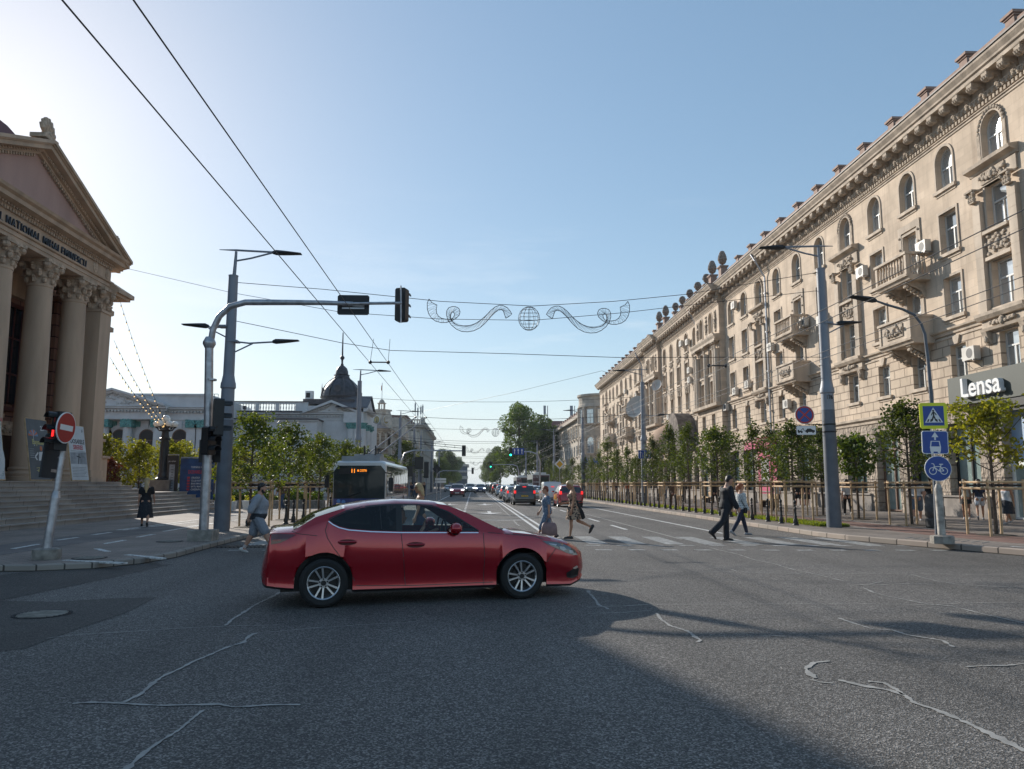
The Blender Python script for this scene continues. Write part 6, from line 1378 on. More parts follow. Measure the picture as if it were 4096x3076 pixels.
q=MB();q.add([(-34.5,117,10),(-12.6,117,10),(-12.6,200,10),(-34.5,200,10),(-30,121,11.6),(-16.5,121,11.6),(-16.5,196,11.6),(-30,196,11.6)],[(0,1,5,4),(1,2,6,5),(2,3,7,6),(3,0,4,7),(4,5,6,7)]);obj('roof',q,DRF,ch)
cb=root('corner_building',(-20,220,.1),'tall pale stone corner building with a roof balustrade and antennas behind the town hall','building')
q=MB();q.box((-36,203,0),(-13.3,260,16.2));obj('wall',q,GST,cb)
q=MB();q.frame((0,203,0),(1,0,0),(0,0,1),(0,-1,0));cornice_run(q,-36,-12.7,17,1.0);q.box((-36,12.8,0),(-13,13.1,.3));q.box((-36,17.0,-.5),(-12.9,17.3,.1));q.box((-36,18.3,-.5),(-12.9,18.6,.1))
x=-36
while x<-13:q.box((x,17.3,-.3),(x+.25,18.3,0));x+=.6
for x in(-36,-30,-24,-18.5,-13.8):q.box((x,17,-.6),(x+1.0,19,.2))
q.frame((-13.3,0,0),(0,1,0),(0,0,1),(1,0,0));cornice_run(q,202.4,260,17,1.0);q.box((203,17,-.5),(260,18.6,.1));q.box((203,12.8,0),(260,13.1,.3));obj('cornice',q,GST,cb)
KB=WinKit((1,0,0),(0,-1,0),1.6,2.6,False,(GLD,WF,GST),sill=.1);KB2=WinKit((0,1,0),(1,0,0),1.6,2.6,False,(GLD,WF,GST),sill=.1)
for x in(-32,-28,-24,-20,-16):KB.place(cb,Vector((x,202.98,9.6)));KB.place(cb,Vector((x,202.98,13.4)))
for y in range(207,258,5):
 for z in(2,5.8,9.6,13.4):KB2 .place(cb,Vector((-13.28,y,z)))
q=MB();q.add([(-33,206,16.5),(-15,206,16.5),(-15,258,16.5),(-33,258,16.5),(-30,209,20.2),(-18,209,20.2),(-18,255,20.2),(-30,255,20.2)],[(0,1,5,4),(1,2,6,5),(2,3,7,6),(3,0,4,7),(4,5,6,7)]);obj('roof',q,mat('rust_roof',(.14,.07,.05),.8),cb)
q=MB()
for x,h in((-15.6,23.5),(-14.9,22.2),(-14.1,22.6),(-13.6,22.9)):q.tube([(x,206,17),(x,206,h)],.08,5);q.box((x-.18,205.8,h-2.4),(x+.18,206,h-.4))
obj('antenna',q,M['steel'],cb)
gb=root('glass_office_block',(-22,520,0),'distant dark glass office block above the trees at the end of the street','building')
q=MB();q.box((-62,520,0),(-4,560,14));q.box((-20,525,14),(-9,545,17));obj('wall',q,mat('dark_curtain_wall',(.05,.07,.10),.25),gb)
q=MB();q.box((-63,519,13.6),(-3,560,15));q.box((-15,518,5),(-3.5,519.9,7));q.box((-15,518,9.5),(-4,519.9,10.2));obj('floor_band',q,GST,gb)
def lamp_head(q,p,d,L_=1.0,w_=.16):
 """flat luminaire starting at p along unit d"""
 s_=Vector((-d.y,d.x,0));s_.normalize();pts=[(0,.05,.05),(.12,.09,.09),(.35,w_,.07),(.6,w_*1.05,.05),(1.0,w_*.9,.02)]
 q.loft([[p+d*(t*L_)+s_*(k*a)+Vector((0,0,b*c))for k,c in((-1,0),(-.6,1),(.6,1),(1,0),(.6,-.7),(-.6,-.7))]for t,a,b in pts])
def big_pole(loc,lab,H1=8.5,H2=9.6,side=1,arms=True,grp='tall street lamp poles',split=3.9,number=None):
 """side=+1: long arm points to +X"""
 x,y,z0=loc;rt=root('street_lamp',loc,lab,'street lamp',grp)
 q=MB();q.tube([(x,y,z0-.01),(x,y,z0+split)],[.245,.215],20);obj('pole_base',q,M['pole_dark'],rt,40)
 q=MB();q.tube([(x,y,z0+split),(x,y,z0+4.6+.1),],[.2155,.205],20);q.tube([(x,y,z0+4.7),(x,y,H1)],[.18,.15],20)
 q.lathe([(.2,4.55),(.245,4.6),(.235,4.75),(.215,4.8),(.19,4.95),(.18,5.0)],(x,y,z0),20);q.lathe([(.16,0),(.16,.03),(.03,.05)],(x,y,H1),16)
 q.tube([(x+side*.02,y,H1),(x+side*.04,y,H1+.5),(x+side*.05,y,H2)],[.065,.055,.045],8);o=obj('pole',q,M['steel'],rt,40)
 if number:
  q=MB();q.frame((x-.03,y-.225,z0+4.42),(1,0,0),(0,0,1),(0,-1,0));q.text(number,(0,0,0),.2,.01,'CENTER',0,.8,.01);obj('pole_number',q,M['black'],o)
 q=MB();b=Vector((x+side*.05,y,H2))
 q.tube([b+Vector((-side*.55,0,.06)),b+Vector((0,0,.05)),b+Vector((side*1.2,0,.0))],[.012,.035,.035],6)
 q.tube([b+Vector((0,0,-.32)),b+Vector((side*.5,0,-.22)),b+Vector((side*1.2,0,-.02))],.03,6)
 e=b+Vector((side*1.2,0,-.02));obj('lamp_arm',q,M['steel'],rt,50);q=MB();lamp_head(q,e,Vector((side,0,-.03)).normalized(),.95);obj('lamp_head',q,M['sback'],rt,50)
 if arms:
  for sg,zz,L_ in arms:
   b=Vector((x+sg*.17,y,zz));q=MB();q.tube([b+Vector((0,0,0)),b+Vector((sg*.45,0,-.05)),b+Vector((sg*L_,0,0))],.03,6);q.tube([b+Vector((0,0,-.34)),b+Vector((sg*.55,0,-.06))],.025,6);q.box((b.x-.22,y-.19,zz-.03),(b.x+.1,y+.19,zz+.03))
   obj('lamp_arm',q,M['steel'],rt,50);q=MB();lamp_head(q,b+Vector((sg*L_,0,0)),Vector((sg,0,.06)).normalized(),.85);obj('lamp_head',q,M['sback'],rt,50)
 return rt
LP1=Vector((-8.0,25.3,.12));RP1=Vector((12.25,25.9,.15))
big_pole(LP1,'tall grey street lamp pole at left with three lamp arms behind the signal mast',8.45,9.3,1,[(1,6.25,1.2),(-1,6.75,.55)],split=3.55)
big_pole(RP1,'tall grey street lamp pole on the right pavement carrying the round no-stopping sign',9.15,9.95,-1,[(1,7.2,.3)],split=4.0,number='176')
big_pole(Vector((12.35,55.3,.15)),'grey street lamp pole carrying the blue three-arrow lane sign',9.0,9.9,-1,[(1,6.6,.9)],split=4.0,number='174')
for i,y in enumerate((86,117,148,180)):big_pole(Vector((12.3,y,.15)),'distant grey lamp pole on the right pavement, %s beyond the lane sign pole'%nth(i),9.0,9.9,-1,[])
for i,y in enumerate((55,86,104,117,148,180)):big_pole(Vector((-8.15+(y>90)*.2,y,.12)),'distant grey lamp pole on the left pavement, %s beyond the signal mast'%nth(i),8.9,9.7,1,[])
def signal_head(parent,c,n_,lit=None,h=.95,w_=.34,name='signal_head',hood=True,plate=False,order='ryg'):
 """c = centre, n_ = facing"""
 n_=Vector(n_).normalized();r_=Vector((0,0,1)).cross(n_);
 q=MB();q.frame(c,r_,(0,0,1),n_);q.prism([(-w_/2,-h/2+.04),(-w_/2+.04,-h/2),(w_/2-.04,-h/2),(w_/2,-h/2+.04),(w_/2,h/2-.04),(w_/2-.04,h/2),(-w_/2+.04,h/2),(-w_/2,h/2-.04)],-.14,.1)
 for k in(1,0,-1):
  y=k*h/3
  q.ring((0,y),.115,.135,.112,0,16);q.prism([(.135*cos(pi*j/8),y+.135*sin(pi*j/8))for j in range(9)]+[(.118*cos(pi*(8-j)/8),y+.118*sin(pi*(8-j)/8))for j in range(9)],.1,.32)
 o=obj(name,q,M['black'],parent)
 for k in(1,0,-1):
  q=MB();q.frame(c,r_,(0,0,1),n_);q.disc((0,k*h/3),.115,.09,.106,0,16);l_=obj('lens',q,mat('dead_lens',(.03,.02,.02),.3,var=0)if 'dead_lens' not in bpy.data.materials else bpy.data.materials['dead_lens'],o)
  if lit and lit[0]==k:l_.data.materials[0]=lit[1]
 return o
ms=root('signal_mast',(-7.15,21.1,.12),'tall bent traffic signal mast with a long arm over the left lanes','traffic signal mast')
mx,my=-7.15,21.15
q=MB();q.prism([(0,0)]*3,0,0)if 0 else None
q.cbox((mx,my,.12+.14),(.62,.62,.28));obj('concrete_base',q,M['concrete'],ms)
p_top=AY(452,745,my);q=MB();q.tube([(mx,my,.4),(mx,my,2.8),(p_top.x,my,p_top.z)],[.125,.12,.11],16);q.lathe([(.11,-.1),(.17,.02),(.17,.08),(.10,.22)],(p_top.x,my,p_top.z),16)
pts=[AY(u,v,my)for u,v in((455,742),(460,712),(474,683),(497,662),(530,653),(570,653))];q.tube([p_top]+pts,.085,14)
end=AY(868,654.5,my);q.tube([pts[-1],AY(700,654,my),AY(762,656,my)],[.085,.07,.06],12);q.tube([AY(735,656,my),end],.042,10)
obj('mast',q,M['galv'],ms,50)
q=MB();a_,b_=AY(727,678,my),AY(797,636,my);q.frame(((a_.x+b_.x)/2,my-.08,(a_.z+b_.z)/2),(1,0,0),(0,0,1),(0,-1,0));W_,H_=(b_.x-a_.x)/2,(b_.z-a_.z)/2
q.prism([(-W_+.04,-H_),(W_-.04,-H_),(W_,-H_+.04),(W_,H_-.04),(W_-.04,H_),(-W_+.04,H_),(-W_,H_-.04),(-W_,-H_+.04)],-.2,-.17);q.box((-W_*.7,-.05,-.18),(W_*.7,.0,-.13),1);q.box((-W_*.7,-.12,-.18),(W_*.7,-.08,-.14),1);obj('sign_back',q,[M['sback'],M['galv']],ms)
hd=signal_head(ms,AY(867,655,my)+Vector((0,.25,0)),(0.35,1,0),None,.95,.32)
q=MB();q.tube([AY(866,697,my),AY(866,617,my)],.022,8);obj('bracket',q,M['galv'],ms)
signal_head(ms,AY(473,902,my-.3)+Vector((.0,0,0)),(1,.5,0),None,1.0,.34)
signal_head(ms,AY(452,952,my-.3),(.9,-.45,0),None,.75,.3,'pedestrian_signal')
q=MB()
a_,b_=AY(428,999,my+.1),AY(477,950,my+.1);q.box((a_.x,my+.12,a_.z),(b_.x,my+.15,b_.z));obj('sign_back',q,M['black'],ms)
q=MB()
for z in(1.4,2.2,3.1,4.4):q.lathe([(.135,0),(.135,.05)],(mx+.01,my,z),14)
obj('clamp',q,M['galv'],ms)
sb_=G(100,1208,.12);sp=root('sign_post',sb_,'leaning steel post with a round red no-entry sign and a traffic light','sign post')
tp=AY(149,893,sb_.y+.15);q=MB();q.lathe([(.25,0),(.26,.05),(.26,.2),(.2,.22)],tuple(sb_),14);obj('concrete_base',q,M['concrete'],sp,40)
b0=sb_+Vector((0,0,.2));mid=b0 .lerp(tp,.42);q=MB();q.tube([b0,b0 .lerp(tp,.37)],.085,14);q.tube([b0 .lerp(tp,.37),mid],[.095,.07],14);q.tube([mid,tp],.055,12)
for t in(.5,.66,.37):q.tube([b0 .lerp(tp,t),b0 .lerp(tp,t+.012)],.09 if t<.4 else .068,12)
obj('post',q,M['galv'],sp,40)
ax=(tp-b0).normalized()
cS=AY(150,925,sb_.y-.05)+Vector((0,-.12,0));n_=Vector((1,-.08,0)).normalized();n_=(n_-ax*n_.dot(ax)).normalized()
q=MB();r_=ax.cross(n_);q.frame(cS,r_,ax,n_);q.disc((0,0),.315,-.02,0,1,32,1);q.disc((0,0),.295,0,.004,0,32);q.prism([(-.21,-.055),(.21,-.055),(.21,.055),(-.21,.055)],.004,.008,1);obj('no_entry_sign',q,[M['sred'],M['swhite']],sp)
cL=AY(118,930,sb_.y-.1);n2=Vector((-.62,-.78,0)).normalized();n2=(n2-ax*n2 .dot(ax)).normalized();r2=ax.cross(n2)
q=MB();q.frame(cL,r2,ax,n2);hh=.78;ww_=.27;q.box((-ww_/2,-hh/2,-.22),(ww_/2,hh/2,.02))
for k in(1,0,-1):
 y=k*hh/3;q.prism([(.125*cos(pi*j/8-.2),y+.11*sin(pi*j/8-.0))for j in range(9)]+[(.105*cos(pi*(8-j)/8),y+.095*sin(pi*(8-j)/8))for j in range(9)],.02,.2)
sg_=obj('signal_head',q,M['black'],sp)
q=MB();q.frame(cL,r2,ax,n2);q.ball((.0,0,.03),(.045,.055,.01),8,5);q.box((-.035,-.12,.024),(.035,-.03,.034));q.ball((0,hh/3-.04,.03),(.02,.055,.01),6,4,1);obj('lens',q,[M['red_light'],M['sred']],sg_)
cB=AY(110,985,sb_.y+.25);q=MB();q.frame(cB,r_,ax,n_);q.prism([(-.24,-.45),(.32,-.45),(.34,-.42),(.34,.4),(.3,.44),(-.2,.44),(-.24,.4)],-.03,0);q.box((.08,-.32,0),(.26,-.26,.004),1);obj('sign_back',q,[M['sback'],M['galv']],sp)
rb=G(2036,1174,.15);rs=root('sign_post',rb,'right hand post with yellow edged crossing, bus lane and bicycle signs','sign post')
q=MB();q.lathe([(.27,0),(.27,.18),(.22,.2)],tuple(rb),8,ph=.3);obj('concrete_base',q,M['concrete'],rs)
rt_=Vector((rb.x-.02,rb.y,3.55));q=MB();q.tube([rb+Vector((0,0,.18)),rb+Vector((-.01,0,1.35))],.09,12);q.tube([rb+Vector((-.01,0,1.35)),rb+Vector((-.01,0,1.45))],[.09,.055],12);q.tube([rb+Vector((-.01,0,1.45)),rt_],.045,10);obj('post',q,mat('worn_post',(.38,.35,.31),.6,var=.4,vs=7),rs,40)
Yr=rb.y-.1
def sface(c,tilt=0):
 q=MB();n_=Vector((-.18,-1,0)).normalized();r_=Vector((1,-.18,0)).normalized();u_=Vector((0,0,1));r2_=r_*cos(tilt)+u_*sin(tilt);u2=u_*cos(tilt)-r_*sin(tilt);q.frame(c,r2_,u2,n_);return q
def rrect(w_,h,r=.04):return[(-w_+r,-h),(w_-r,-h),(w_,-h+r),(w_,h-r),(w_-r,h),(-w_+r,h),(-w_,h-r),(-w_,-h+r)]
c1=AY(2016.5,898,Yr);q=sface(c1);h1=.325;q.prism(rrect(h1,h1),-.02,0,0);q.prism([(-.245,-.245),(.245,-.245),(.245,.245),(-.245,.245)],0,.004,1);q.prism([(-.215,-.17),(.215,-.17),(0,.21)],.004,.008,2)
for k in range(-2,3):q.prism([(k*.075-.02+(k*.0),-.15),(k*.075+.02,-.15),(k*.06+.014,-.085),(k*.06-.014,-.085)],.008,.011,3)if k not in(0,)else None
q.disc((-.005,.125),.024,.008,.012,3,12);q.line2([(0,.1),(0,0),(-.05,-.13)],.035,.008,.0115,3);q.line2([(0,0),(.05,-.13)],.03,.008,.012,3);q.line2([(-.055,.01),(-.02,.085),(.02,.085),(.065,.015)],.022,.008,.0118,3)
obj('crossing_sign',q,[M['syellow'],M['sblue'],M['swhite'],M['black']],rs)
c2=AY(2020,955.5,Yr);q=sface(c2,-.02);h2=.31;q.prism(rrect(h2,h2*.93),-.02,0,1);q.prism(rrect(h2-.018,h2*.93-.018,.03),0,.004,0)
q.prism([(-.02,.06),(.02,.06),(.02,.13),(.08,.13),(0,.26),(-.08,.13),(-.02,.13)],.004,.008,1)
q.prism([(-.12,-.23),(.12,-.23),(.13,-.12),(.105,.035),(-.105,.035),(-.13,-.12)],.004,.008,1);q.prism([(-.1,-.1),(.1,-.1),(.083,.018),(-.083,.018)],.008,.011,0)
for x in(-.08,.08):q.prism([(x-.03,-.27),(x+.03,-.27),(x+.03,-.23),(x-.03,-.23)],.004,.008,1)
obj('bus_lane_sign',q,[M['sblue'],M['swhite']],rs)
c3=AY(2026.5,1012,Yr);q=sface(c3);q.disc((0,0),.315,-.02,0,1,36);q.disc((0,0),.30,0,.004,0,36)
for x in(-.13,.13):q.ring((x,-.06),.075,.092,.008,1,20)
q.line2([(-.13,-.06),(-.085,.08),(-.11,.12),(-.15,.12)],.018,.004,.008,1);q.line2([(-.1,.045),(.06,.05),(.13,-.06),(.02,-.065),(.075,.1)],.018,.004,.0085,1);q.line2([(-.095,.04),(.02,-.065)],.018,.004,.009,1);q.line2([(.03,.105),(.12,.105)],.022,.004,.008,1)
obj('bicycle_sign',q,[M['sblue'],M['swhite']],rs)
q=MB();yl=22.0;bx=AY(2014,1000,yl).x;rt=root('street_lamp',(bx,yl,.15),'slim curved lamp post rising behind the crossing sign','street lamp')
pp=[Vector((bx,yl,.15))]+[AY(u,v,yl)for u,v in((2012,860),(2005,780),(1998,722),(1990,700),(1975,680),(1950,668),(1915,658),(1893,650))];q.tube(pp,[.065,.06,.05,.045,.04,.04,.038,.035,.03],10);obj('pole',q,M['pole_dark'],rt,50)
q=MB();h0,h1=AY(1893,650,yl),AY(1834,640,yl);lamp_head(q,h0,(h1-h0).normalized(),(h1-h0).length,.17);obj('lamp_head',q,M['sback'],rt,50)
def disc_sign(parent,c,kind):
 q=sface(c)
 if kind=='nostop':
  q.disc((0,0),.315,-.02,0,3,36);q.disc((0,0),.30,0,.004,0,36);q.disc((0,0),.245,.004,.007,1,32)
  for s_ in(-1,1):q.line2([(-.175,-.175*s_),(.175,.175*s_)],.05,.007,.011+.001*s_,0)
  return obj('no_stopping_sign',q,[M['sred'],M['sblue'],M['black'],M['swhite']],parent)
ns=root('no_stopping_sign',AY(1738,896,25.6),'round red and blue no-stopping sign with a tow plate on the right lamp pole','road sign')
disc_sign(ns,AY(1738,896,25.6),'nostop')
c=AY(1741.5,929.5,25.6);q=sface(c);q.prism(rrect(.33,.165,.03),-.02,0,1);q.prism(rrect(.315,.15,.03),0,.004,0)
q.prism([(-.28,-.06),(-.12,-.06),(-.12,-.02),(-.22,-.02),(-.24,.02),(-.28,.02)],.004,.007,1);q.line2([(-.2,-.03),(-.1,.07),(-.06,-.03)],.018,.004,.008,1);q.prism([(-.03,-.06),(.28,-.06),(.28,0),(.2,.02),(.15,.06),(.04,.06),(0,.01),(-.03,0)],.004,.007,1)
for x in(-.24,-.15,.03,.22):q.disc((x,-.07),.025,.004,.01,1,10)
obj('tow_plate',q,[M['swhite'],M['black']],ns)
q=MB()
for v in(916,932):a_=AY(1757,v,25.7);q.tube([a_+Vector((-.28,0,0)),(12.0,25.9,a_.z)],.02,6);q.lathe([(.225,-.03),(.225,.03)],(12.25,25.9,a_.z),16)
obj('sign_bracket',q,M['black'],ns)
c=AY(1393,981.5,54.9);lsn=root('lane_sign',c,'blue rectangular sign with three white arrows on the second right lamp pole','road sign');q=MB();q.frame(c,(1,0,0),(0,0,1),(0,-1,0));q.prism(rrect(.48,.31,.03),-.02,0,1);q.prism(rrect(.465,.295,.03),0,.004,0)
for x in(-.32,0,.32):q.prism([(x-.025,-.24),(x+.025,-.24),(x+.025,.1),(x+.075,.1),(x,.24),(x-.075,.1),(x-.025,.1)],.004,.008,1)
for x in(-.16,.16):
 for k in range(5):q.prism([(x-.012,-.24+.08*k),(x+.012,-.24+.08*k),(x+.012,-.2+.08*k),(x-.012,-.2+.08*k)],.004,.008,1)
obj('sign_panel',q,[M['sblue'],M['swhite']],lsn)
def far_mast(base,arm_y,x1,z,lab,green=False,grp='far signal masts over the street'):
 rt=root('signal_mast',base,lab,'traffic signal mast',grp);q=MB();b=Vector(base);s_=1 if x1>b.x else-1
 q.tube([b,b+Vector((0,0,z-1.2)),b+Vector((s_*.3,0,z-.3)),b+Vector((s_*1.2,0,z)),Vector((x1,b.y,z+.1))],[.11,.1,.09,.08,.05],8);obj('mast',q,M['galv'],rt,50)
 signal_head(rt,Vector((x1,b.y-.1,z+.1)),(0,-1,0)if green else(0,1,0),(-1,M['green_light'])if green else None,1.1,.4)
 return rt
far_mast((-7.3,79,.12),79,AY(1002,978,79).x,4.9,'far left signal mast with an arm reaching over the oncoming lanes')
fr=far_mast((AY(1166,1000,95).x,95,.15),95,AY(1103,976,95).x,AY(1103,978,95).z,'far right signal mast with a green light and blue lane sign',True)
c=AY(1119.5,975,94.8);q=MB();q.frame(c,(1,0,0),(0,0,1),(0,-1,0));q.prism(rrect(.72,.42,.04),-.02,0,0)
for x in(-.45,0,.45):q.prism([(x-.04,-.3),(x+.04,-.3),(x+.04,.1),(x+.12,.1),(x,.33),(x-.12,.1),(x-.04,.1)],.0,.01,1)
obj('lane_sign',q,[M['sblue'],M['swhite']],fr)
far_mast((8.8,150,.15),150,AY(1060,1004,150).x,AY(1060,1005,150).z,'most distant signal mast with a green light right of the lane',True)
far_mast((-6.6,140,.12),140,AY(1021,1020,140).x,3.9,'second far left signal mast beyond the town hall')
q=MB();c=AY(1209,1002.5,80);ps_=root('priority_sign',c,'yellow and white diamond priority sign on a slim post beyond the queue','road sign');q.frame(c,(1,0,0),(0,0,1),(0,-1,0));q.prism([(0,-.55),(.55,0),(0,.55),(-.55,0)],-.02,0,0);q.prism([(0,-.36),(.36,0),(0,.36),(-.36,0)],0,.006,1);obj('sign_panel',q,[M['swhite'],mat('sign_amber',(.75,.4,.02),.4)],ps_)
q=MB();q.tube([(c.x,80.05,.15),(c.x,80.05,c.z+.4)],.04,6);obj('post',q,M['galv'],ps_)
for i,(u,v,w_,h,Y_)in enumerate(((905,1000,18,26,55),(884,1018,16,22,55),(921,1015,10,34,70),(947,1016,0,0,70))):
 if w_:
  c=AY(u,v,Y_-.3);o=root('signal_post',(c.x,Y_-.3,.12),'dark back of a signal head near the bus stop, %s from the left'%nth((1,0,2)[i]),'traffic signal','signal backs near the bus stop');q=MB();a=w_/2/CF*Y_;b=h/2/CF*Y_;q.box((c.x-a,c.y-.1,c.z-b),(c.x+a,c.y+.1,c.z+b));obj('signal_head',q,M['black'],o)
  q=MB();q.tube([(c.x,c.y,.12),(c.x,c.y,c.z-b)],.05,6);obj('post',q,M['steel'],o)
c=AY(944,1013,70);q=MB();q.frame(c,(1,0,0),(0,0,1),(0,-1,0));q.prism([(0,-.42),(.42,0),(0,.42),(-.42,0)],-.02,0,0);q.M=None;q.tube([(c.x,70.03,.12),(c.x,70.03,c.z)],.035,6,1);tag(obj('priority_sign',q,[M['sback'],M['galv']]),'dark back of a diamond sign on the left pavement','road sign')
c=AY(952,1038,72);q=MB();q.box((c.x-.5,72,c.z-.22),(c.x+.5,72.03,c.z-.02));q.box((c.x-.5,72,c.z+.02),(c.x+.5,72.03,c.z+.22));q.tube([(c.x,72.05,.12),(c.x,72.05,c.z+.3)],.04,6,1);tag(obj('direction_sign',q,[M['white'],M['galv']]),'small white direction boards on a post at the left kerb','road sign')
lb=G(350,1061,Z9[6]);ol=root('ornate_lamp',lb,'black cast iron lamp column with white globes on a stone pedestal','street lamp')
k_=lb.y/CF;q=MB();q.cbox((lb.x,lb.y,lb.z+.3),(1.15,1.0,.6));q.cbox((lb.x,lb.y,lb.z+.62),(1.25,1.1,.08));obj('pedestal',q,mat('pedestal_stone',(.15,.135,.12),.85,var=.2,vs=4,bump=.4),ol)
q=MB();zb_=lb.z+.66;q.lathe([(.42,0),(.44,.08),(.36,.14),(.3,.2),(.33,.3),(.26,.42),(.25,.5),(.23,1.95),(.22,2.35),(.3,2.4),(.32,2.5),(.24,2.55),(.2,2.9),(.35,2.95),(.4,3.02),(.1,3.1),(.12,3.3)],(lb.x,lb.y,zb_),12)
for a in range(12):q.tube([(lb.x+.245*cos(a*pi/6),lb.y+.245*sin(a*pi/6),zb_+.55),(lb.x+.225*cos(a*pi/6),lb.y+.225*sin(a*pi/6),zb_+2.3)],.025,4)
GP=[(0,0,3.66,.25)]+[(.52*cos(a),.52*sin(a),3.36,.19)for a in(.2,1.25,2.3,3.3,4.4,5.4)]
for x,y,z,r in GP:q.tube([(lb.x,lb.y,zb_+2.95),(lb.x+x*.7,lb.y+y*.7,zb_+2.98),(lb.x+x,lb.y+y,zb_+z-r)],.045,6);q.lathe([(.03,0),(.09,.06),(.11,.12),(.12,.16)],(lb.x+x,lb.y+y,zb_+z-r-.06),8)
obj('lamp_column',q,M['iron'],ol,50)
for x,y,z,r in GP:q=MB();q.ball((lb.x+x,lb.y+y,zb_+z),r,14,10);obj('globe',q,M['globe'],ol,True)
def stand(lab,u0,u1,v0,v1,Y,m,fn,zlow=.7):
 a,b=AY(u0,v1,Y),AY(u1,v0,Y);rt=root('poster_stand',((a.x+b.x)/2,Y,zlow),lab,'poster stand')
 q=MB();q.box((a.x,Y,a.z),(b.x,Y+.12,b.z));obj('panel',q,m,rt);q=MB()
 for x in(a.x+.03,b.x-.03):q.tube([(x,Y+.06,zlow-.6),(x,Y+.06,b.z+.05)],.03,5)
 q.tube([(a.x,Y+.06,b.z+.05),(b.x,Y+.06,b.z+.05)],.03,5);obj('stand_frame',q,M['galv'],rt)
 q=MB();q.frame((a.x,Y-.004,a.z),(1,0,0),(0,0,1),(0,-1,0));fn(q,b.x-a.x,b.z-a.z);obj('poster_print',q,[PW,PR_,PBK,mat('print_navy',(.02,.06,.16),.5),PGY],rt)
def blue(q,W,h):
 q.text('TURNEUL NAȚIONAL',(W*.62,h*.78,0),.15,.004,'CENTER',0,.8,.01);q.text('DOSARELE SIBERIEI',(W*.62,h*.66,0),.28,.004,'CENTER',1,.62,.02)
 for k,t in enumerate(('ORADEA','CLUJ-NAPOCA','BAIA MARE','SATU MARE','CHIȘINĂU')):q.text(t,(W*.34,h*(.52-.072*k),0),.15,.004,'LEFT',0,.85,.012);q.prism([(W*.22,h*(.5-.072*k)),(W*.3,h*(.5-.072*k)),(W*.3,h*(.545-.072*k)),(W*.22,h*(.545-.072*k))],0,.004,1)
stand('large dark blue tour poster stand listing towns on the steps',386,463,990,1078,46.5,mat('poster_navy',(.012,.022,.07),.4,var=.5,vs=1.2,c2=(.02,.08,.22)),blue)
def notice(q,W,h):q.prism([(.15,.05),(W*.72,.05),(W*.72,h*.78),(.15,h*.78)],0,.006,4);[q.line2([(.25,h*.72-.16*k),(W*.6,h*.72-.16*k)],.03,.006,.01,2)for k in range(9)];q.text('pe roluri',(W*.45,h*.86,0),.12,.004)
stand('black notice stand with a pale sheet behind the globe lamp',357,386,984,1072,47.2,M['black'],notice)
def wire(name,pts,r,lab,sag=0,m=None,cat='overhead wire',group=None,n=14):
 a,b=Vector(pts[0]),Vector(pts[-1])
 if len(pts)==2:P=[a.lerp(b,k/n)-Vector((0,0,4*sag*(k/n)*(1-k/n)))for k in range(n+1)]
 else:P=pts
 q=MB();q.tube(P,r,5);return tag(obj(name,q,m or M['cable']),lab,cat,group)
def contact(xs,zs,lab,grp):
 P=[Vector((xs,3,zs))];y=-2.5
 while y<200:
  for k in range(1,7):t=k/6;P.append(Vector((xs,y+30*t,zs-4*.0*t*(1-t))))
  y+=30
 q=MB();q.tube([P[0]]+[p for p in P if p.y>3.2],.0095,6);return tag(obj('contact_wire',q,M['cable']),lab,'overhead wire',grp)
for x,z,l in((-3.72,5.92,'left of the pair crossing the upper left sky'),(-3.08,5.92,'right of the pair crossing the upper left sky'),(8.62,5.88,'upper one before the limestone facade'),(9.25,5.88,'second one before the limestone facade')):
 contact(x,z,'trolley contact wire running along the street, '+l,'trolley contact wires')
for x,z,l in((11.3,5.85,'third'),(11.9,5.85,'lowest')):contact(x,z,'thin feeder wire before the limestone facade, %s in the row'%l,'feeder wires along the right pavement')
LT=Vector((-7.95,25.3,8.25));RT=Vector((12.2,25.9,9.05));GY=25.6
gA,gB,gM=AY(952,651,GY),AY(1325,651,GY),AY(1150,661,GY)
wire('span_wire',[LT,AY(700,625,GY),gA,gM,gB,AY(1480,636,GY),RT],.011,'upper span wire holding the nearest scroll garland',cat='span wire')
wire('span_wire',[Vector((-19.3,42,13.4)),AY(500,632,33),AY(735,674,28),AY(950,689,26.5),AY(1150,692,26),AY(1340,676,26),Vector((12.2,25.95,8.4))],.010,'cable from the theatre cornice across the street',cat='span wire')
wire('span_wire',[Vector((-7.9,25.3,6.95)),AY(600,712,25.9),AY(740,741,26.6),AY(845,757,27.5),AY(1100,764,27),AY(1330,772,26.5),Vector((12.15,25.9,6.0))],.011,'lower span wire carrying the trolley wires by the mast',cat='span wire')
q=MB();hA,hB=Vector((-3.72,27.5,5.95)),Vector((-3.08,27.5,5.95));q.tube([hA,hB],.025,6);q.tube([hA,hA+Vector((.1,0,.85))],.008,4);q.tube([hB,hB+Vector((.05,0,.85))],.008,4);q.ball(hA,.07,6,5);q.ball(hB,.07,6,5);tag(obj('wire_hanger',q,M['cable']),'black insulated hanger bar joining the two left trolley wires','wire hanger')
q=MB();hA,hB=Vector((8.62,27.5,5.92)),Vector((9.25,27.5,5.92));q.tube([hA,hB],.025,6);q.tube([hA,hA+Vector((0,0,.7))],.008,4);q.ball(hA,.07,6,5);q.ball(hB,.07,6,5);tag(obj('wire_hanger',q,M['cable']),'black insulated hanger bar on the trolley wires before the facade','wire hanger')
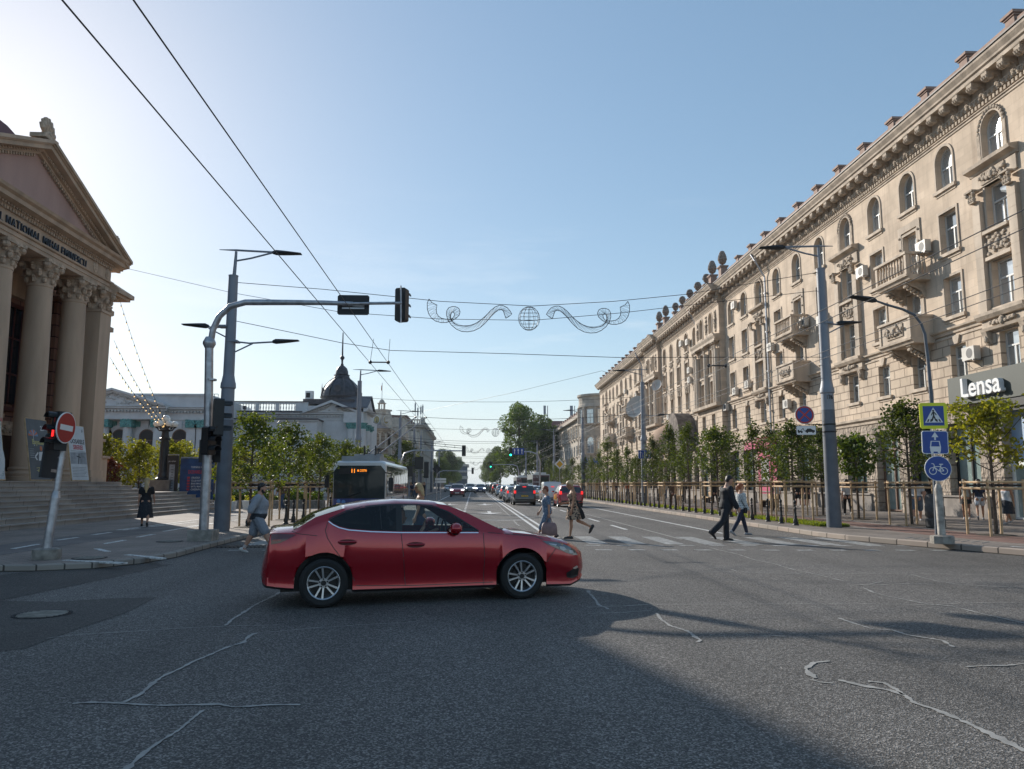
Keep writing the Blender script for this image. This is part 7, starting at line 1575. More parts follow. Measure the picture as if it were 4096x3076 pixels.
for i,(y,z)in enumerate(((57.5,6.9),(87.5,6.9),(117.5,6.9),(147.5,7.0),(178,7.0))):
 wire('span_wire',[(-8.1,y,z),(12.3,y,z)],.012+.00006*y,'distant span wire across the street, %s one out'%nth(i),.5,group='distant span wires',cat='span wire')
 wire('span_wire',[(-8.1,y+1,z+1.2),(12.3,y+1,z+1.4)],.010+.00006*y,'distant upper span wire across the street, %s one out'%nth(i),.35,group='distant span wires',cat='span wire')
wire('span_wire',[AY(915,888,86),AY(1100,850,70),AY(1300,801,60),Vector((12.3,55.3,9.0))],.014,'slanting cable rising from the left buildings to the second right pole',cat='span wire')
for j,(dx,z0,z1)in enumerate(((0,6.6,6.2),(.0,5.9,6.9),(0,5.2,5.9))):
 wire('feeder_cable',[(12.3,55.3,z0),(12.3,117,z1)],.018,'slack feeder cable between the right poles, %s from top'%nth(j),.9,group='slack feeder cables')
q=MB();
for(x,y,z)in((-3.7,87.3,6.3),):
 q.tube([(-8,y,6.6),(x-1,y,6.2),(x+2.4,y,5.9)],.03,5);q.tube([(-8,y,6.35),(x-1,y,5.95),(x+2.4,y,5.65)],.03,5)
 for k in range(7):xx=-7.6+k*1.1;zz=6.6-(xx+8)*.11;q.tube([(xx,y,zz),(xx,y,zz-.3)],.02,4)
tag(obj('insulator_arm',q,M['cable']),'ladder like insulator arm left of the far signal','wire support')
for i,(u0,v0,u1,v1,lab)in enumerate(((238,772,303,955,'lower'),(246,735,322,946,'middle'),(256,640,330,935,'upper'))):
 a=AX(u0,v0,-20.0);b=Vector((lb.x+.05*i,lb.y,zb_+3.2));n=19;P=[a.lerp(b,k/n)-Vector((0,0,.35*4*(k/n)*(1-k/n)))for k in range(n+1)]
 rt=root('string_lights',P[0],'string of small bulbs from the theatre to the globe lamp, %s of three'%lab,'string lights','string lights by the theatre');q=MB();q.tube(P,.012,4);obj('wire',q,M['cable'],rt)
 q=MB();q2=MB()
 for k in range(1,n):p=P[k];q.tube([p,p-Vector((0,0,.1))],.022,5);(q2).ball(p-Vector((0,0,.14)),.035,6,5)
 obj('socket',q,M['cable'],rt);obj('bulb',q2,M['bulb'],rt)
def garland(Y,u0,u1,v0,lab,thick=.02,full=True):
 """built from the nearest one : local metres, centre sphere at x=0,z=0"""
 rt=root('scroll_garland',(0,0,0),lab,'street garland','scroll garlands above the street')
 def z4g(x,y):return Vector(((x-1130)/905.0,0,-(y-325)/905.0))
 outer=[(135,138),(118,180),(120,240),(135,290),(165,335),(205,362),(260,376),(310,374),(350,362),(400,335),(435,300),(444,262),(430,228),(400,213),(365,212),(330,225),(312,255),(310,300),(325,350),(360,400),(410,440),(460,462),(520,466),(580,455),(640,425),(690,380),(740,320),(790,265),(820,240),(850,235),(872,250),(885,285),(898,325)]
 inner=[(135,138),(165,175),(215,198),(208,240),(212,280),(230,310),(260,332),(300,340),(335,342),(365,335),(385,310),(390,285),(375,268),(358,275),(350,300),(352,330),(365,360),(390,385),(430,402),(480,408),(540,402),(600,380),(650,345),(700,300),(750,245),(790,212),(830,194),(870,196),(910,215),(940,250),(958,280),(930,305),(898,325)]
 q=MB()
 for s_ in(1,-1):
  def T(p):v=z4g(*p);return Vector((v.x*s_,0,v.z))
  O=[T(p)for p in outer];I=[T(p)for p in inner]
  q.tube(O,.0036,4);q.tube(I,.0036,4)
  for k in range(len(O)):
   q.tube([O[k],I[k]],.0013,3)
   if k<len(O)-1:q.tube([O[k],I[k+1]],.0011,3);m1=(O[k]+O[k+1])/2;m2=(I[k]+I[k+1])/2;q.tube([m1,m2],.0012,3);q.tube([m1,I[k]],.0010,3)
 R_=.118
 for k in range(6):
  a=pi*k/6;q.tube([Vector((R_*cos(a)*sin(t),R_*sin(a)*sin(t),R_*1.12*cos(t)))for t in[2*pi*j/20 for j in range(21)]],.0022,4)
 for z in(-.85,-.6,-.3,0,.3,.6,.85):
  r=R_*sqrt(1-z*z);q.tube([(r*cos(t),r*sin(t),z*R_*1.12)for t in[2*pi*j/16 for j in range(17)]],.0017,4)
 me=q.mesh('scroll_frame',[M['garland']]);link('scroll_frame',me,rt,False)
 return rt
g0=garland(0,0,0,0,'nearest wire scroll garland with a sphere hanging across the street')
def place_g(o,Y,u0,u1,vc):a,b=AY(u0,vc,Y),AY(u1,vc,Y);c=AY((u0+u1)/2+(4 if Y<30 else 0),vc,Y);s_=(b.x-a.x)/2;o.location=c;o.scale=(s_,s_,s_)
place_g(g0,GY,943,1335,688)
for i,(Y_,u0,u1,vc)in enumerate(((73.5,1001.5,1139,934),(127,1012,1098,974),(190,1018.5,1075,1001),(245,1021,1066,1012))):
 o=copy_tree(g0,label='distant wire scroll garland above the street, %s beyond the nearest'%nth(i));place_g(o,Y_,u0,u1,vc)
q=MB();q.lathe([(.11,0),(.11,.03),(.075,.06),(.085,.12),(.08,.2),(.05,.26),(.06,.3),(.045,.34),(.04,.55),(.055,.58),(.055,.6),(.035,.62),(.035,.68),(.055,.70),(.03,.73),(.045,.77),(.055,.82),(.04,.87),(.01,.89)],n=10)
BM=q.mesh('bollard',[M['iron']],50)
def bollard(x,y,z,lab,grp):o=link('bollard',BM,loc=(x,y,z));tag(o,lab,'bollard',grp);return o
ys=[27.2,28.55,29.95,31.5]+[33.0+1.32*k for k in range(44)]
for i,y in enumerate(ys):bollard(11.5+.03*(i%3-1),y,.155,'black iron bollard on the right kerb, %s from the crosswalk end'%nth(i),'bollards along the right kerb')
for i,(x,y)in enumerate(((-7.0,29.6),(-7.02,30.9),(-7.0,32.6),(-7.05,38.9),(-7.0,42.4),(-7.0,44.5))):bollard(x,y,.123,'black iron bollard on the left kerb near the stakes, %s from the crosswalk'%nth(i),'bollards along the left kerb')
def guard_proto():
 rt=root('tree_guard',(0,0,0),'x','tree guard','timber tree guards');s_=.52
 pm=MB();pm.tube([(0,0,-.02),(0,0,1.62)],.038,8);PM=pm.mesh('post',[M['wood']],50)
 for x,y in((-s_,-s_),(s_,-s_),(s_,s_),(-s_,s_)):o=link('post',PM,rt,False,(x,y,0));o.rotation_euler=(R(-.02,.02),R(-.02,.02),R(0,3))
 for z in(1.36,1.54):
  for k in range(4):
   a=[(-s_,-s_),(s_,-s_),(s_,s_),(-s_,s_)][k];b=[(s_,-s_),(s_,s_),(-s_,s_),(-s_,-s_)][k];q=MB();d=.06;L_=Vector((b[0]-a[0],b[1]-a[1],0)).normalized();nn=Vector((L_.y,-L_.x,0))*.045
   q.tube([Vector((a[0],a[1],z))-L_*.1+nn,Vector((b[0],b[1],z))+L_*.1+nn],.035,7);obj('rail',q,M['wood'],rt,world=False)
 q=MB();
 for k in range(4):
  a=[(-s_,-s_),(s_,-s_),(s_,s_),(-s_,s_)][k];q.add([(a[0],a[1],1.48),(a[0]*.05,a[1]*.05+.03,1.46),(a[0]*.05,a[1]*.05+.03,1.41),(a[0],a[1],1.42)],[(0,1,2,3)])
 q.box((-s_*.9,-.02,1.43),(s_*.9,.02,1.49));obj('tie_strap',q,M['black'],rt,world=False)
 q=MB();q.lathe([(.55,.0),(.5,.02),(.2,.04),(.02,.05)],n=10);obj('soil_ring',q,SOIL,rt,world=False)
 return rt
GP0=guard_proto();gused=[False]
q=MB()
for z,a,w_,h in((1.5,-1.2,.5,.3),(1.72,-2.0,.35,.22),(2.1,-1.5,.3,.42),(1.25,-.9,.25,.16)):
 q.add([(LP1 .x+.236*cos(a+w_*k/5),LP1 .y+.236*sin(a+w_*k/5),z+h*j)for j in(0,1)for k in range(6)],[(k,k+1,7+k,6+k)for k in range(5)],0)
q=None
def guard(x,y,z,lab,rz=None,sc=1):
 if not gused[0]:gused[0]=True;o=GP0;o.location=(x,y,z);o.rotation_euler=(0,0,rz or 0);o['label']=lab;o.scale=(sc,sc,sc);return o
 return copy_tree(GP0,(x,y,z),rz if rz is not None else R(-.06,.06),lab,sc=sc)
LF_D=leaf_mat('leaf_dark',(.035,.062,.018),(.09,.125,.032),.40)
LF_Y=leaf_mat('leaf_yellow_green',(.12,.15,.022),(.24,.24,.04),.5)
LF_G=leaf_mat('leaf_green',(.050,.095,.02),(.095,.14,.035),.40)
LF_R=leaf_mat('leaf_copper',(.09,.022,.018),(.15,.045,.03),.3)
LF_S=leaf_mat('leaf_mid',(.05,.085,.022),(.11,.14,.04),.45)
def leaf(q,p,s_,mi=0):
 a,b=R(0,2*pi),R(-.9,.9);d=Vector((cos(a)*cos(b),sin(a)*cos(b),sin(b)-.25)).normalized();e=d.cross(Vector((R(-1,1),R(-1,1),R(-1,1)))).normalized();n=d.cross(e)*.12
 q.add([p-d*s_*.5,p+e*s_*.36+n*s_,p+d*s_*.5,p-e*s_*.36+n*s_],[(0,1,2,3)],mi)
def young_tree(name,h,crown0,rad,n,lsize,seed,lm,multi=False,dens=1.0,shape=None):
 """returns (trunk mesh, crown mesh) in local space"""
 global random;random.seed(seed);t=MB();tips=[]
 th_=h*.96;stem=[];off=Vector((R(-.05,.05),R(-.05,.05),0))
 for k in range(7):stem.append(Vector((noise.noise(Vector((seed,k*.5,0)))*.12*k/6,noise.noise(Vector((seed,9,k*.5)))*.12*k/6,th_*k/6)))
 t.tube(stem,[.055,.05,.045,.037,.03,.02,.008],7)
 nb=n
 for i in range(nb):
  f=(i+.5)/nb;z0=crown0*.86+(h*.9-crown0*.86)*f;a=i*2.4+R(-.4,.4)
  prof=shape(f)if shape else(sin(pi*min(1,f*.9+.12))**.7)*(1-.35*f)
  L_=rad*prof*R(.45,1.3);up=R(.35,.75)if not multi else R(.6,1.1)
  b0=stem[0].lerp(stem[-1],z0/th_);kk=min(5,int(z0/th_*6));b0=stem[kk].lerp(stem[kk+1],z0/th_*6-kk)
  P=[b0+Vector((cos(a)*L_*s_,sin(a)*L_*s_,L_*up*s_**1.3))for s_ in(0,.35,.7,1)]
  t.tube(P,[.016,.013,.009,.004],4);tips.append(P)
 c=MB()
 for P in tips:
  for k in range(int(9*dens)):
   f=R(.25,1.08);p=P[1].lerp(P[3],f)+Vector((R(-1,1),R(-1,1),R(-.8,.8)))*(.16+.05*rad)
   for j in range(7):leaf(c,p+Vector((R(-1,1),R(-1,1),R(-1,1)))*.13,lsize*R(.6,1.2))
 for k in range(int(26*dens)):
  p=stem[-1]*R(.82,1.03)+Vector((R(-1,1),R(-1,1),0))*.12*rad
  for j in range(6):leaf(c,p+Vector((R(-1,1),R(-1,1),R(-1,1)))*.12,lsize*R(.6,1.1))
 return t.mesh('trunk',[M['bark']]),c.mesh('crown',[lm])
cone=lambda f:.95*(1-f)**.7+.12
YT=[young_tree('t',4.0+.3*(s_%3),1.4,.72+.12*(s_%4),18+5*(s_%3),.10,11+s_,LF_D,shape=cone,dens=1.35)for s_ in range(7)]
YW=[young_tree('t',3.8,1.6,1.3,38,.115,31+s_,LF_D,dens=1.15)for s_ in range(3)]
YY=young_tree('t',3.85,1.95,1.15,26,.15,51,LF_Y,multi=True,dens=1.0);YG=young_tree('t',3.15,1.7,.95,26,.15,52,LF_G,dens=1.0)
YS=[young_tree('t',4.2,1.2,1.75,46,.125,61+s_,LF_S,shape=cone,dens=1.15)for s_ in range(3)]
YR_=young_tree('t',3.0,1.5,.9,26,.12,71,LF_R,dens=1.1);YB=[young_tree('t',4.3,1.2,1.9,44,.17,81+s_,LF_Y,dens=1.0)for s_ in range(3)]
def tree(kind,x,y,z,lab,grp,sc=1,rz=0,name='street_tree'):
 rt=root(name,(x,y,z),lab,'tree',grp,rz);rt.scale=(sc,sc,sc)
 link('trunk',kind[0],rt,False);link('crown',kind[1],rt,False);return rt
GR='young staked trees along the right pavement'
near=[(14.95,21.6,YY,1.03,'yellow green young tree beside the crossing sign, nearest on the right'),(15.6,27.0,YW[0],1.22,'dense dark green young tree behind the crossing sign, tallest in its row'),(16.0,31.6,YG,1.15,'small bright green young tree next to the dense dark one'),(16.25,35.4,YW[1],1.12,'dark young tree just right of the numbered lamp pole')]
for x,y,k_,sc,lab in near:tree(k_,x,y,.15,lab,GR,sc,R(0,6));guard(x,y,.15,'timber guard round the '+lab.split(',')[0].replace('just ','')[:60],sc=.98)
r1=[29.6,33.8,38.9,44.2,48.6,53.0,57.6,62,66.5,71,76,81,86,91,97,103,109,115,121,127]
for i,y in enumerate(r1):
 k_=(YW[2],YT[0],YW[0])[i]if i<3 else YT[i%7]
 tree(k_,12.45,y,.16,'young staked tree in the grass strip, %s from the crosswalk'%nth(i),GR,(1.05,1.08,1.2)[i]if i<3 else R(.9,1.3),R(0,6));guard(12.45,y,.16,'timber guard in the grass strip, %s from the crosswalk'%nth(i))
for i,y in enumerate((41.5,50,59,68,77,87,98)):
 tree(YT[(i*3+2)%7],16.3,y,.15,'young staked tree near the shop fronts, %s beyond the numbered pole'%nth(i),GR,R(1.0,1.2),R(0,6));guard(16.3,y,.15,'timber guard near the shop fronts, %s beyond the numbered pole'%nth(i))
GL_='young staked trees along the left kerb'
for i,(x,y,k_,sc)in enumerate(((-7.75,27.5,YS[0],.96),(-7.75,33.1,YS[1],.98),(-7.6,38.8,YS[2],.96),(-7.55,45.5,YS[0],.97))):
 tree(k_,x,y,.12,'young staked tree on the left kerb with backlit leaves, %s from the signal mast'%nth(i),GL_,sc,i*1.7);guard(x,y,.12,'timber guard on the left kerb, %s from the signal mast'%nth(i))
for i,(x,y)in enumerate(((-7.6,51),(-7.6,66),(-7.6,72))):
 guard(x,y,.12,'timber guard far along the left kerb, %s beyond the trolleybus'%nth(i));tree(YS[i%3],x,y,.12,'far young tree behind the trolleybus, %s beyond it'%nth(i),GL_,.95,i)
for i,(u,Y,k_,sc,lab)in enumerate(((250,55,YB[0],1.12,'bright yellow green garden tree right of the theatre pillar'),(262,50,YR_,1.0,'small copper leaved tree among yellow green shrubs'),(300,58,YB[1],.85,'yellow green garden tree left of the globe lamp'),(322,54,YB[2],1.0,'taller yellow green garden tree touching the globe lamp'),(385,60,YB[0],1.12,'yellow green garden tree above the black notice stand'),(415,62,YB[1],1.1,'yellow green garden tree above the blue poster'),(478,56,YB[2],.9,'yellow green garden tree right of the lamp pole'),(525,58,YB[0],1.0,'garden tree behind the first staked tree'),(590,60,YS[2],1.1,'garden tree behind the first and second staked trees'),(672,62,YS[1],1.1,'garden tree behind the second and third staked trees'),(232,60,YB[2],1.0,'yellow green garden tree half hidden by the pillar'))):
 x=(u-1022)/CF*Y;tree(k_,x,Y,.3,lab,'garden trees by the theatre',sc,i*1.3,'garden_tree')
tree(YS[0],(870-1022)/CF*100,104,.2,'bushy tree in front of the town hall behind the trolleybus',None,1.75,0,'garden_tree')
random.seed(5);q=MB()
for k in range(9000):
 x=R(-22,-9.6);q_=R(0,1);leaf(q,Vector((x,50+R(-.5,.9),.25+q_*(.9+.5*noise.noise(Vector((x,0,0)))))),.16)
tag(obj('hedge',q,LF_G),'low green hedge along the stone wall behind the left pavement','hedge',kind='stuff')
q=MB();q.box((-23,48.6,.1),(-9.2,49.0,.62));tag(obj('garden_wall',q,M['concrete']),'low stone garden wall behind the staked trees at left','wall')
def planter(x,y,lab):
 rt=root('planter',(x,y,.12),lab,'planter','white planter boxes')
 q=MB();
 for k in range(4):q.cbox((x,y,.2+.13*k),(.95+.04*k,.6,.12),0,0,1.03)
 obj('box',q,M['white'],rt);q=MB()
 for k in range(260):leaf(q,Vector((x+R(-.45,.45),y+R(-.28,.28),.66+R(0,.3))),.1)
 obj('plants',q,LF_Y,rt)
planter(AY(539,1,44).x,44,'white slatted planter box between the first guard posts');planter(AY(593,1,46).x,46,'white slatted planter box behind the bearded man')
b_=G(2022,1141,.15);q=MB();q.lathe([(.27,0),(.3,.04),(.3,.3),(.27,.33),(.27,.36),(.3,.40),(.3,.72),(.28,.75),(.28,.98),(.26,1.08),(.18,1.13),(.05,1.14)],tuple(b_),24);q.box((b_.x-.12,b_.y-.29,b_.z+.82),(b_.x+.12,b_.y-.26,b_.z+.96),1)
tag(obj('litter_bin',q,[mat('bin_grey',(.05,.052,.055),.6,var=.2,vs=8),M['black']],smooth=40),'round dark grey litter bin behind the sign post','litter bin')
q=MB();
for(x,y,L_)in((17.9,51,1.6),(17.9,58,1.6)):
 pass
for i,y in enumerate((48.0,60.5,69)):
 rt=root('bench',(18.6,y,.15),'pavement bench by the facade, %s from the suited man'%nth(i),'bench','benches by the shop fronts');q=MB();q.box((18.3,y-.8,.55),(18.8,y+.8,.62));q.box((18.82,y-.8,.7),(18.88,y+.8,1.0));obj('seat',q,M['wood'],rt)
 for s_ in(-.65,.6):q=MB();q.box((18.35,y+s_,.15),(18.85,y+s_+.07,.549));obj('leg',q,M['iron'],rt)
def big_tree(seed,h,crown0,rad,lm,nl=9000,ls=.42,name='big'):
 random.seed(seed);t=MB();t.tube([(0,0,0),(.1,0,crown0),(.2,.1,crown0+(h-crown0)*.45)],[.38,.3,.16],8);C_=[]
 for k in range(16):
  a=R(0,2*pi);f=R(.05,.95);rr_=rad*sqrt(max(.1,1-(2*f-.9)**2))*R(.45,.78);c=Vector((rr_*cos(a),rr_*sin(a),crown0+(h-crown0)*f));C_.append((c,rad*R(.28,.42)));t.tube([(.1,0,crown0+(c.z-crown0)*.3),c*.6+Vector((0,0,c.z*.35)),c],[.14,.09,.03],5)
 for k in range(5):C_.append((Vector((R(-.3,.3)*rad,R(-.3,.3)*rad,crown0+(h-crown0)*(.25+.15*k))),rad*.42))
 q=MB();tot=sum(r**2 for c,r in C_)
 for c,r in C_:
  for k in range(int(nl*r*r/tot)):
   d=Vector((random.gauss(0,1),random.gauss(0,1),random.gauss(0,1))).normalized();p=c+d*r*(1-.35*R(0,1)**2)*(1+.25*noise.noise((c+d*r)*.9));p.z=max(p.z,crown0*.8);leaf(q,p,ls*R(.6,1.2))
 return t.mesh('trunk',[M['bark']]),q.mesh('crown',[lm])
BT=[big_tree(5,22,3.5,6.6,LF_G,13000,.5),big_tree(6,19,3,5.6,LF_G,12000,.5),big_tree(8,16,2.5,5.2,LF_D,9000,.5)]
for i,(x,y,k_,sc,lab)in enumerate(((11.6,196,0,.98,'largest leafy tree at the right of the far street'),(17.5,205,1,1.05,'second large leafy tree beside the far right buildings'),(23.0,200,2,.98,'lower leafy tree against the far right facade'),(9.0,260,1,.75,'smaller tree left of the large trees'),(8.5,330,2,.9,'distant tree at right of the vanishing point'),(9.5,420,0,.8,'farthest tree at right of the vanishing point'),(9,560,0,.8,'tiny tree at the very end of the street'))):
 tree(BT[k_],x,y,.1,lab,'large trees at the far right',sc,i*2.1,'big_tree')
for i,(x,y,k_,sc)in enumerate(((-13.5,262,2,.6),(-12,300,1,.62),(-10.5,330,2,.95),(-12,370,0,.7),(-20,300,1,.75),(-16,420,0,.9),(-10.5,470,1,.95),(-9.5,560,0,.8),(-28,420,0,1))):
 tree(BT[k_],x,y,.1,'distant tree on the left side of the far street, %s out'%nth(i),'distant trees at the far left',sc,i*1.7,'big_tree')
q=MB()
for k in range(60):q.box((-8.6,86+k*.9,.12),(-8.5,86.08+k*.9,1.9));
q.box((-8.6,86,1.7),(-8.5,140,1.8));tag(obj('stake_fence',q,M['wood']),'long row of timber stakes along the far left pavement','fence')
q=MB()
for k in range(30):q.box((-8.05,72+k*.35,.12),(-8.02,72.03+k*.35,1.0))
q.box((-8.06,72,.95),(-8.01,82.5,1.0));tag(obj('railing',q,M['iron']),'black iron railing at the far left kerb','railing')
def wheel_meshes(r,rim_m,w_=.2,style=0):
 t=MB();t.frame((0,0,0),(1,0,0),(0,0,1),(0,-1,0));n=36
 def ringset(prof):
  return[[(rr*cos(2*pi*j/n),rr*sin(2*pi*j/n),o)for j in range(n)]for rr,o in prof]
 t.loft(ringset([(r*.66,.0),(r*.70,.012),(r*.86,.02),(r*.97,.0),(r,-.02),(r,-w_+.02),(r*.97,-w_),(r*.7,-w_)]),0,False)
 q=MB();q.frame((0,0,0),(1,0,0),(0,0,1),(0,-1,0))
 q.loft(ringset([(r*.675,.004),(r*.66,.006),(r*.62,-.005),(r*.6,-.03),(r*.58,-.11)]),0,False)
 q.disc((0,0),r*.6,-.12,-.1,1,24);q.disc((0,0),r*.42,-.1,-.07,1,20)
 k=5
 for i in range(k):
  for s_ in(-1,1):
   a=2*pi*i/k+.3;a2=a+s_*.24;a1=a+s_*.30
   p0=(r*.16*cos(a1),r*.16*sin(a1));p1=(r*.64*cos(a2),r*.64*sin(a2));d=(p1[0]-p0[0],p1[1]-p0[1]);L_=hypot(*d);nx,ny=-d[1]/L_,d[0]/L_
   w0,w1=r*.030,r*.040
   q.add([(p0[0]-nx*w0,p0[1]-ny*w0,-.018),(p0[0]+nx*w0,p0[1]+ny*w0,-.018),(p1[0]+nx*w1,p1[1]+ny*w1,-.004),(p1[0]-nx*w1,p1[1]-ny*w1,-.004),(p0[0]-nx*w0,p0[1]-ny*w0,-.05),(p0[0]+nx*w0,p0[1]+ny*w0,-.05),(p1[0]+nx*w1,p1[1]+ny*w1,-.05),(p1[0]-nx*w1,p1[1]-ny*w1,-.05)],[(0,1,2,3),(0,1,5,4),(1,2,6,5),(3,2,6,7),(0,3,7,4)])
 q.disc((0,0),r*.2,-.05,-.016,0,20);q.disc((0,0),r*.11,-.016,-.008,1,16)
 for i in range(5):a=2*pi*i/5;q.disc((r*.16*cos(a),r*.16*sin(a)),.011,-.016,-.006,1,8)
 return t.mesh('tyre',[M['rubber']],30),q.mesh('rim',[rim_m,M['black']])
ALLOY=mat('alloy_rim',(.55,.56,.58),.28,metal=.85,var=.05);WH={}
def wheels(r):
 k=round(r,2)
 if k not in WH:WH[k]=wheel_meshes(r,ALLOY)
 return WH[k]
class Car:
 def __init__(s,sp):s.sp=sp;s.xs=s.stations()
 def stations(s):
  sp=s.sp;X=set();x=sp['x0']
  while x<sp['x1']:X.add(round(x,3));x+=sp.get('step',.12)
  X.add(sp['x1'])
  for t in('T','plan','wt','wbl'):
   for p in sp[t]:X.add(round(p[0],3))
  for xc in(0,sp['wb']):
   for k in range(-9,10):X.add(round(xc+sp['ra']*sin(k*pi/18),3))
   X.add(round(xc+sp['ra']+.004,3));X.add(round(xc-sp['ra']-.004,3))
  for a,b in[sp['ws'],sp['rg']]+sp['sw']:X.add(a);X.add(b)
  X=sorted(q for q in X if sp['x0']<=q<=sp['x1']);out=[X[0]]
  for q in X[1:]:
   if q-out[-1]>.0035:out.append(q)
  return out
 def rows(s,x):
  sp=s.sp;hw=sp['W']/2*interp(sp['plan'],x);T=interp(sp['T'],x);lo=interp(sp['low'],x);tk=sp.get('tumble',.34)
  zb=min(interp(sp['wbl'],x),T-.085);zt=max(zb,min(interp(sp['wt'],x),T-.05))
  wd=lambda z:hw-.02-tk*max(0,z-zb)
  z2=max(T-.032,zt);w2=max(wd(z2)-.045,.1)
  body=[(0,T),(w2*.55,T-.006),(w2,z2-.004),(wd(zt),zt),(wd(zb),zb),(hw-.004,zb-.05)]
  z5=zb-.05;m_=lo+(z5-lo)*.58;l_=lo+(z5-lo)*.24
  body+=[(hw+.014,m_),(hw-.010,m_-(m_-l_)*.45),(hw-.046,l_),(hw-.028,lo+.03),(hw-.05,lo)]
  ar=None
  for xc in(0,sp['wb']):
   d=x-xc
   if abs(d)<sp['ra']:ar=sp['r']+.0+sqrt(max(0,sp['ra']**2-d*d))
  if ar:body=body[:5]+[(y,max(z,ar+.002*(11-i)))for i,(y,z)in enumerate(body[5:])]
  return body
 def surf(s,x,z):
  r_=s.rows(x)
  for(y0,z0),(y1,z1)in zip(r_[2:],r_[3:]):
   if z1<=z<=z0:return y1+(y0-y1)*((z-z1)/(z0-z1 or 1e-6))
  return r_[-1][0]if z<r_[-1][1]else r_[2][0]
 def patch(s,q,poly,side,e=.004,mi=0,thick=0):
  """polygon in (x,z) laid on the body side"""
  X0,X1=min(p[0]for p in poly),max(p[0]for p in poly);N_,K_=14,5;prev=None
  for i in range(N_+1):
   x=X0+(X1-X0)*min(max(i/N_,.004),.996);zs=[]
   for(xa,za),(xb,zb)in zip(poly,poly[1:]+poly[:1]):
    if(xa-x)*(xb-x)<=0 and xa!=xb:zs.append(za+(zb-za)*(x-xa)/(xb-xa))
   if len(zs)<2:continue
   z0,z1=min(zs),max(zs);row=[(x,side*(s.surf(x,z0+(z1-z0)*k/K_)+e),z0+(z1-z0)*k/K_)for k in range(K_+1)]
   if prev:q.add(prev+row,[(k,k+1,K_+2+k,K_+1+k)for k in range(K_)],mi)
   prev=row
 def strip(s,q,pts,side,w_=.006,e=.002,mi=0,n=8):
  P=[]
  for a,b in zip(pts,pts[1:]):
   for k in range(n):t=k/n;P.append((a[0]+(b[0]-a[0])*t,a[1]+(b[1]-a[1])*t))
  P.append(pts[-1])
  for a,b in zip(P,P[1:]):
   d=hypot(b[0]-a[0],b[1]-a[1])or 1;nx,nz=-(b[1]-a[1])/d*w_/2,(b[0]-a[0])/d*w_/2
   q.add([(x,side*(s.surf(x,z)+e),z)for x,z in((a[0]-nx,a[1]-nz),(b[0]-nx,b[1]-nz),(b[0]+nx,b[1]+nz),(a[0]+nx,a[1]+nz))],[(0,1,2,3)],mi)
 def build(s,rt,paint,glass,rglass=None,wglass=None,seams=True):
  sp=s.sp;X=s.xs;Rw=[s.rows(x)for x in X];n=len(Rw[0]);parts={'body':MB(),'windshield':MB(),'rear_window':MB()}
  sws={}
  def rng(a,r):return r[0]-1e-4<=a[0]and a[1]<=r[1]+1e-4
  for sd in(1,-1):
   for i in range(len(X)-1):
    seg=(X[i],X[i+1])
    for j in range(n-1):
     a,b,c,d=Rw[i][j],Rw[i][j+1],Rw[i+1][j+1],Rw[i+1][j]
     vs=[(X[i],sd*a[0],a[1]),(X[i],sd*b[0],b[1]),(X[i+1],sd*c[0],c[1]),(X[i+1],sd*d[0],d[1])]
     if sd<0:vs=vs[::-1]
     k='body';mi=0
     if j<2 and rng(seg,sp['ws']):k='windshield'
     elif j<2 and rng(seg,sp['rg']):k='rear_window'
     elif j==3:
      for w_i,r in enumerate(sp['sw']):
       if rng(seg,r):k=(sd,w_i)
      if k=='body' and sp['sw']and sp['sw'][0][0]<=X[i]<=sp['sw'][-1][1]:mi=1
     elif j==n-2:mi=1
     if isinstance(k,tuple):sws.setdefault(k,MB()).add(vs,[(0,1,2,3)]);continue
     parts[k].add(vs,[(0,1,2,3)],mi)
  for x,Rr in((X[0],Rw[0]),(X[-1],Rw[-1])):
   parts['body'].add([(x,y,z)for y,z in Rr]+[(x,-y,z)for y,z in Rr[::-1]],[tuple(range(2*n))])
  out={}
  def mk(nm,q,mats,parent=rt):
   me=q.mesh(nm,mats);import bmesh as bm_;b=bm_.new();b.from_mesh(me);bm_.ops.remove_doubles(b,verts=b.verts,dist=.0008);bm_.ops.recalc_face_normals(b,faces=b.faces);b.to_mesh(me);b.free()
   me.polygons.foreach_set('use_smooth',[True]*len(me.polygons));me.set_sharp_from_angle(angle=radians(32));return link(nm,me,parent,False)
  out['body']=mk('body',parts['body'],[paint,M['black']])
  if parts['windshield'].v:out['windshield']=mk('windshield',parts['windshield'],[wglass or glass])
  if parts['rear_window'].v:out['rear_window']=mk('rear_window',parts['rear_window'],[rglass or glass])
  for k in sorted(sws):out[k]=mk('side_window',sws[k],[glass if k[1]or not rglass else rglass])
  q=MB();q.box((sp['x0']+.25,-sp['W']/2+.2,.2),(sp['x1']-.3,sp['W']/2-.2,.62));q.box((sp['ra']+.02,-sp['W']/2+.07,.17),(sp['wb']-sp['ra']-.02,sp['W']/2-.07,.3))
  obj('underbody',q,M['black'],rt,world=False)
  ty,ri=wheels(sp['r'])
  for xc in(0,sp['wb']):
   for sd in(-1,1):
    w_=bpy.data.objects.new('wheel',None);COL.objects.link(w_);w_.parent=rt;w_.location=(xc,sd*(sp['W']/2-.015),sp['r']);w_.rotation_euler=(0,.35*sd,0 if sd<0 else pi);w_.empty_display_size=.1
    link('tyre',ty,w_,False);link('rim',ri,w_,False)
  return out
def mirror_part(rt,x,y,z,paint,side,s_=1.0):
 q=MB();q.ball((x,side*(y+.11*s_),z),(.092*s_,.125*s_,.078*s_),10,7);q.box((x-.03,min(side*(y-.04),side*(y+.05)),z-.05),(x+.04,max(side*(y-.04),side*(y+.05)),z-.02));return obj('mirror',q,paint,rt,True,world=False)
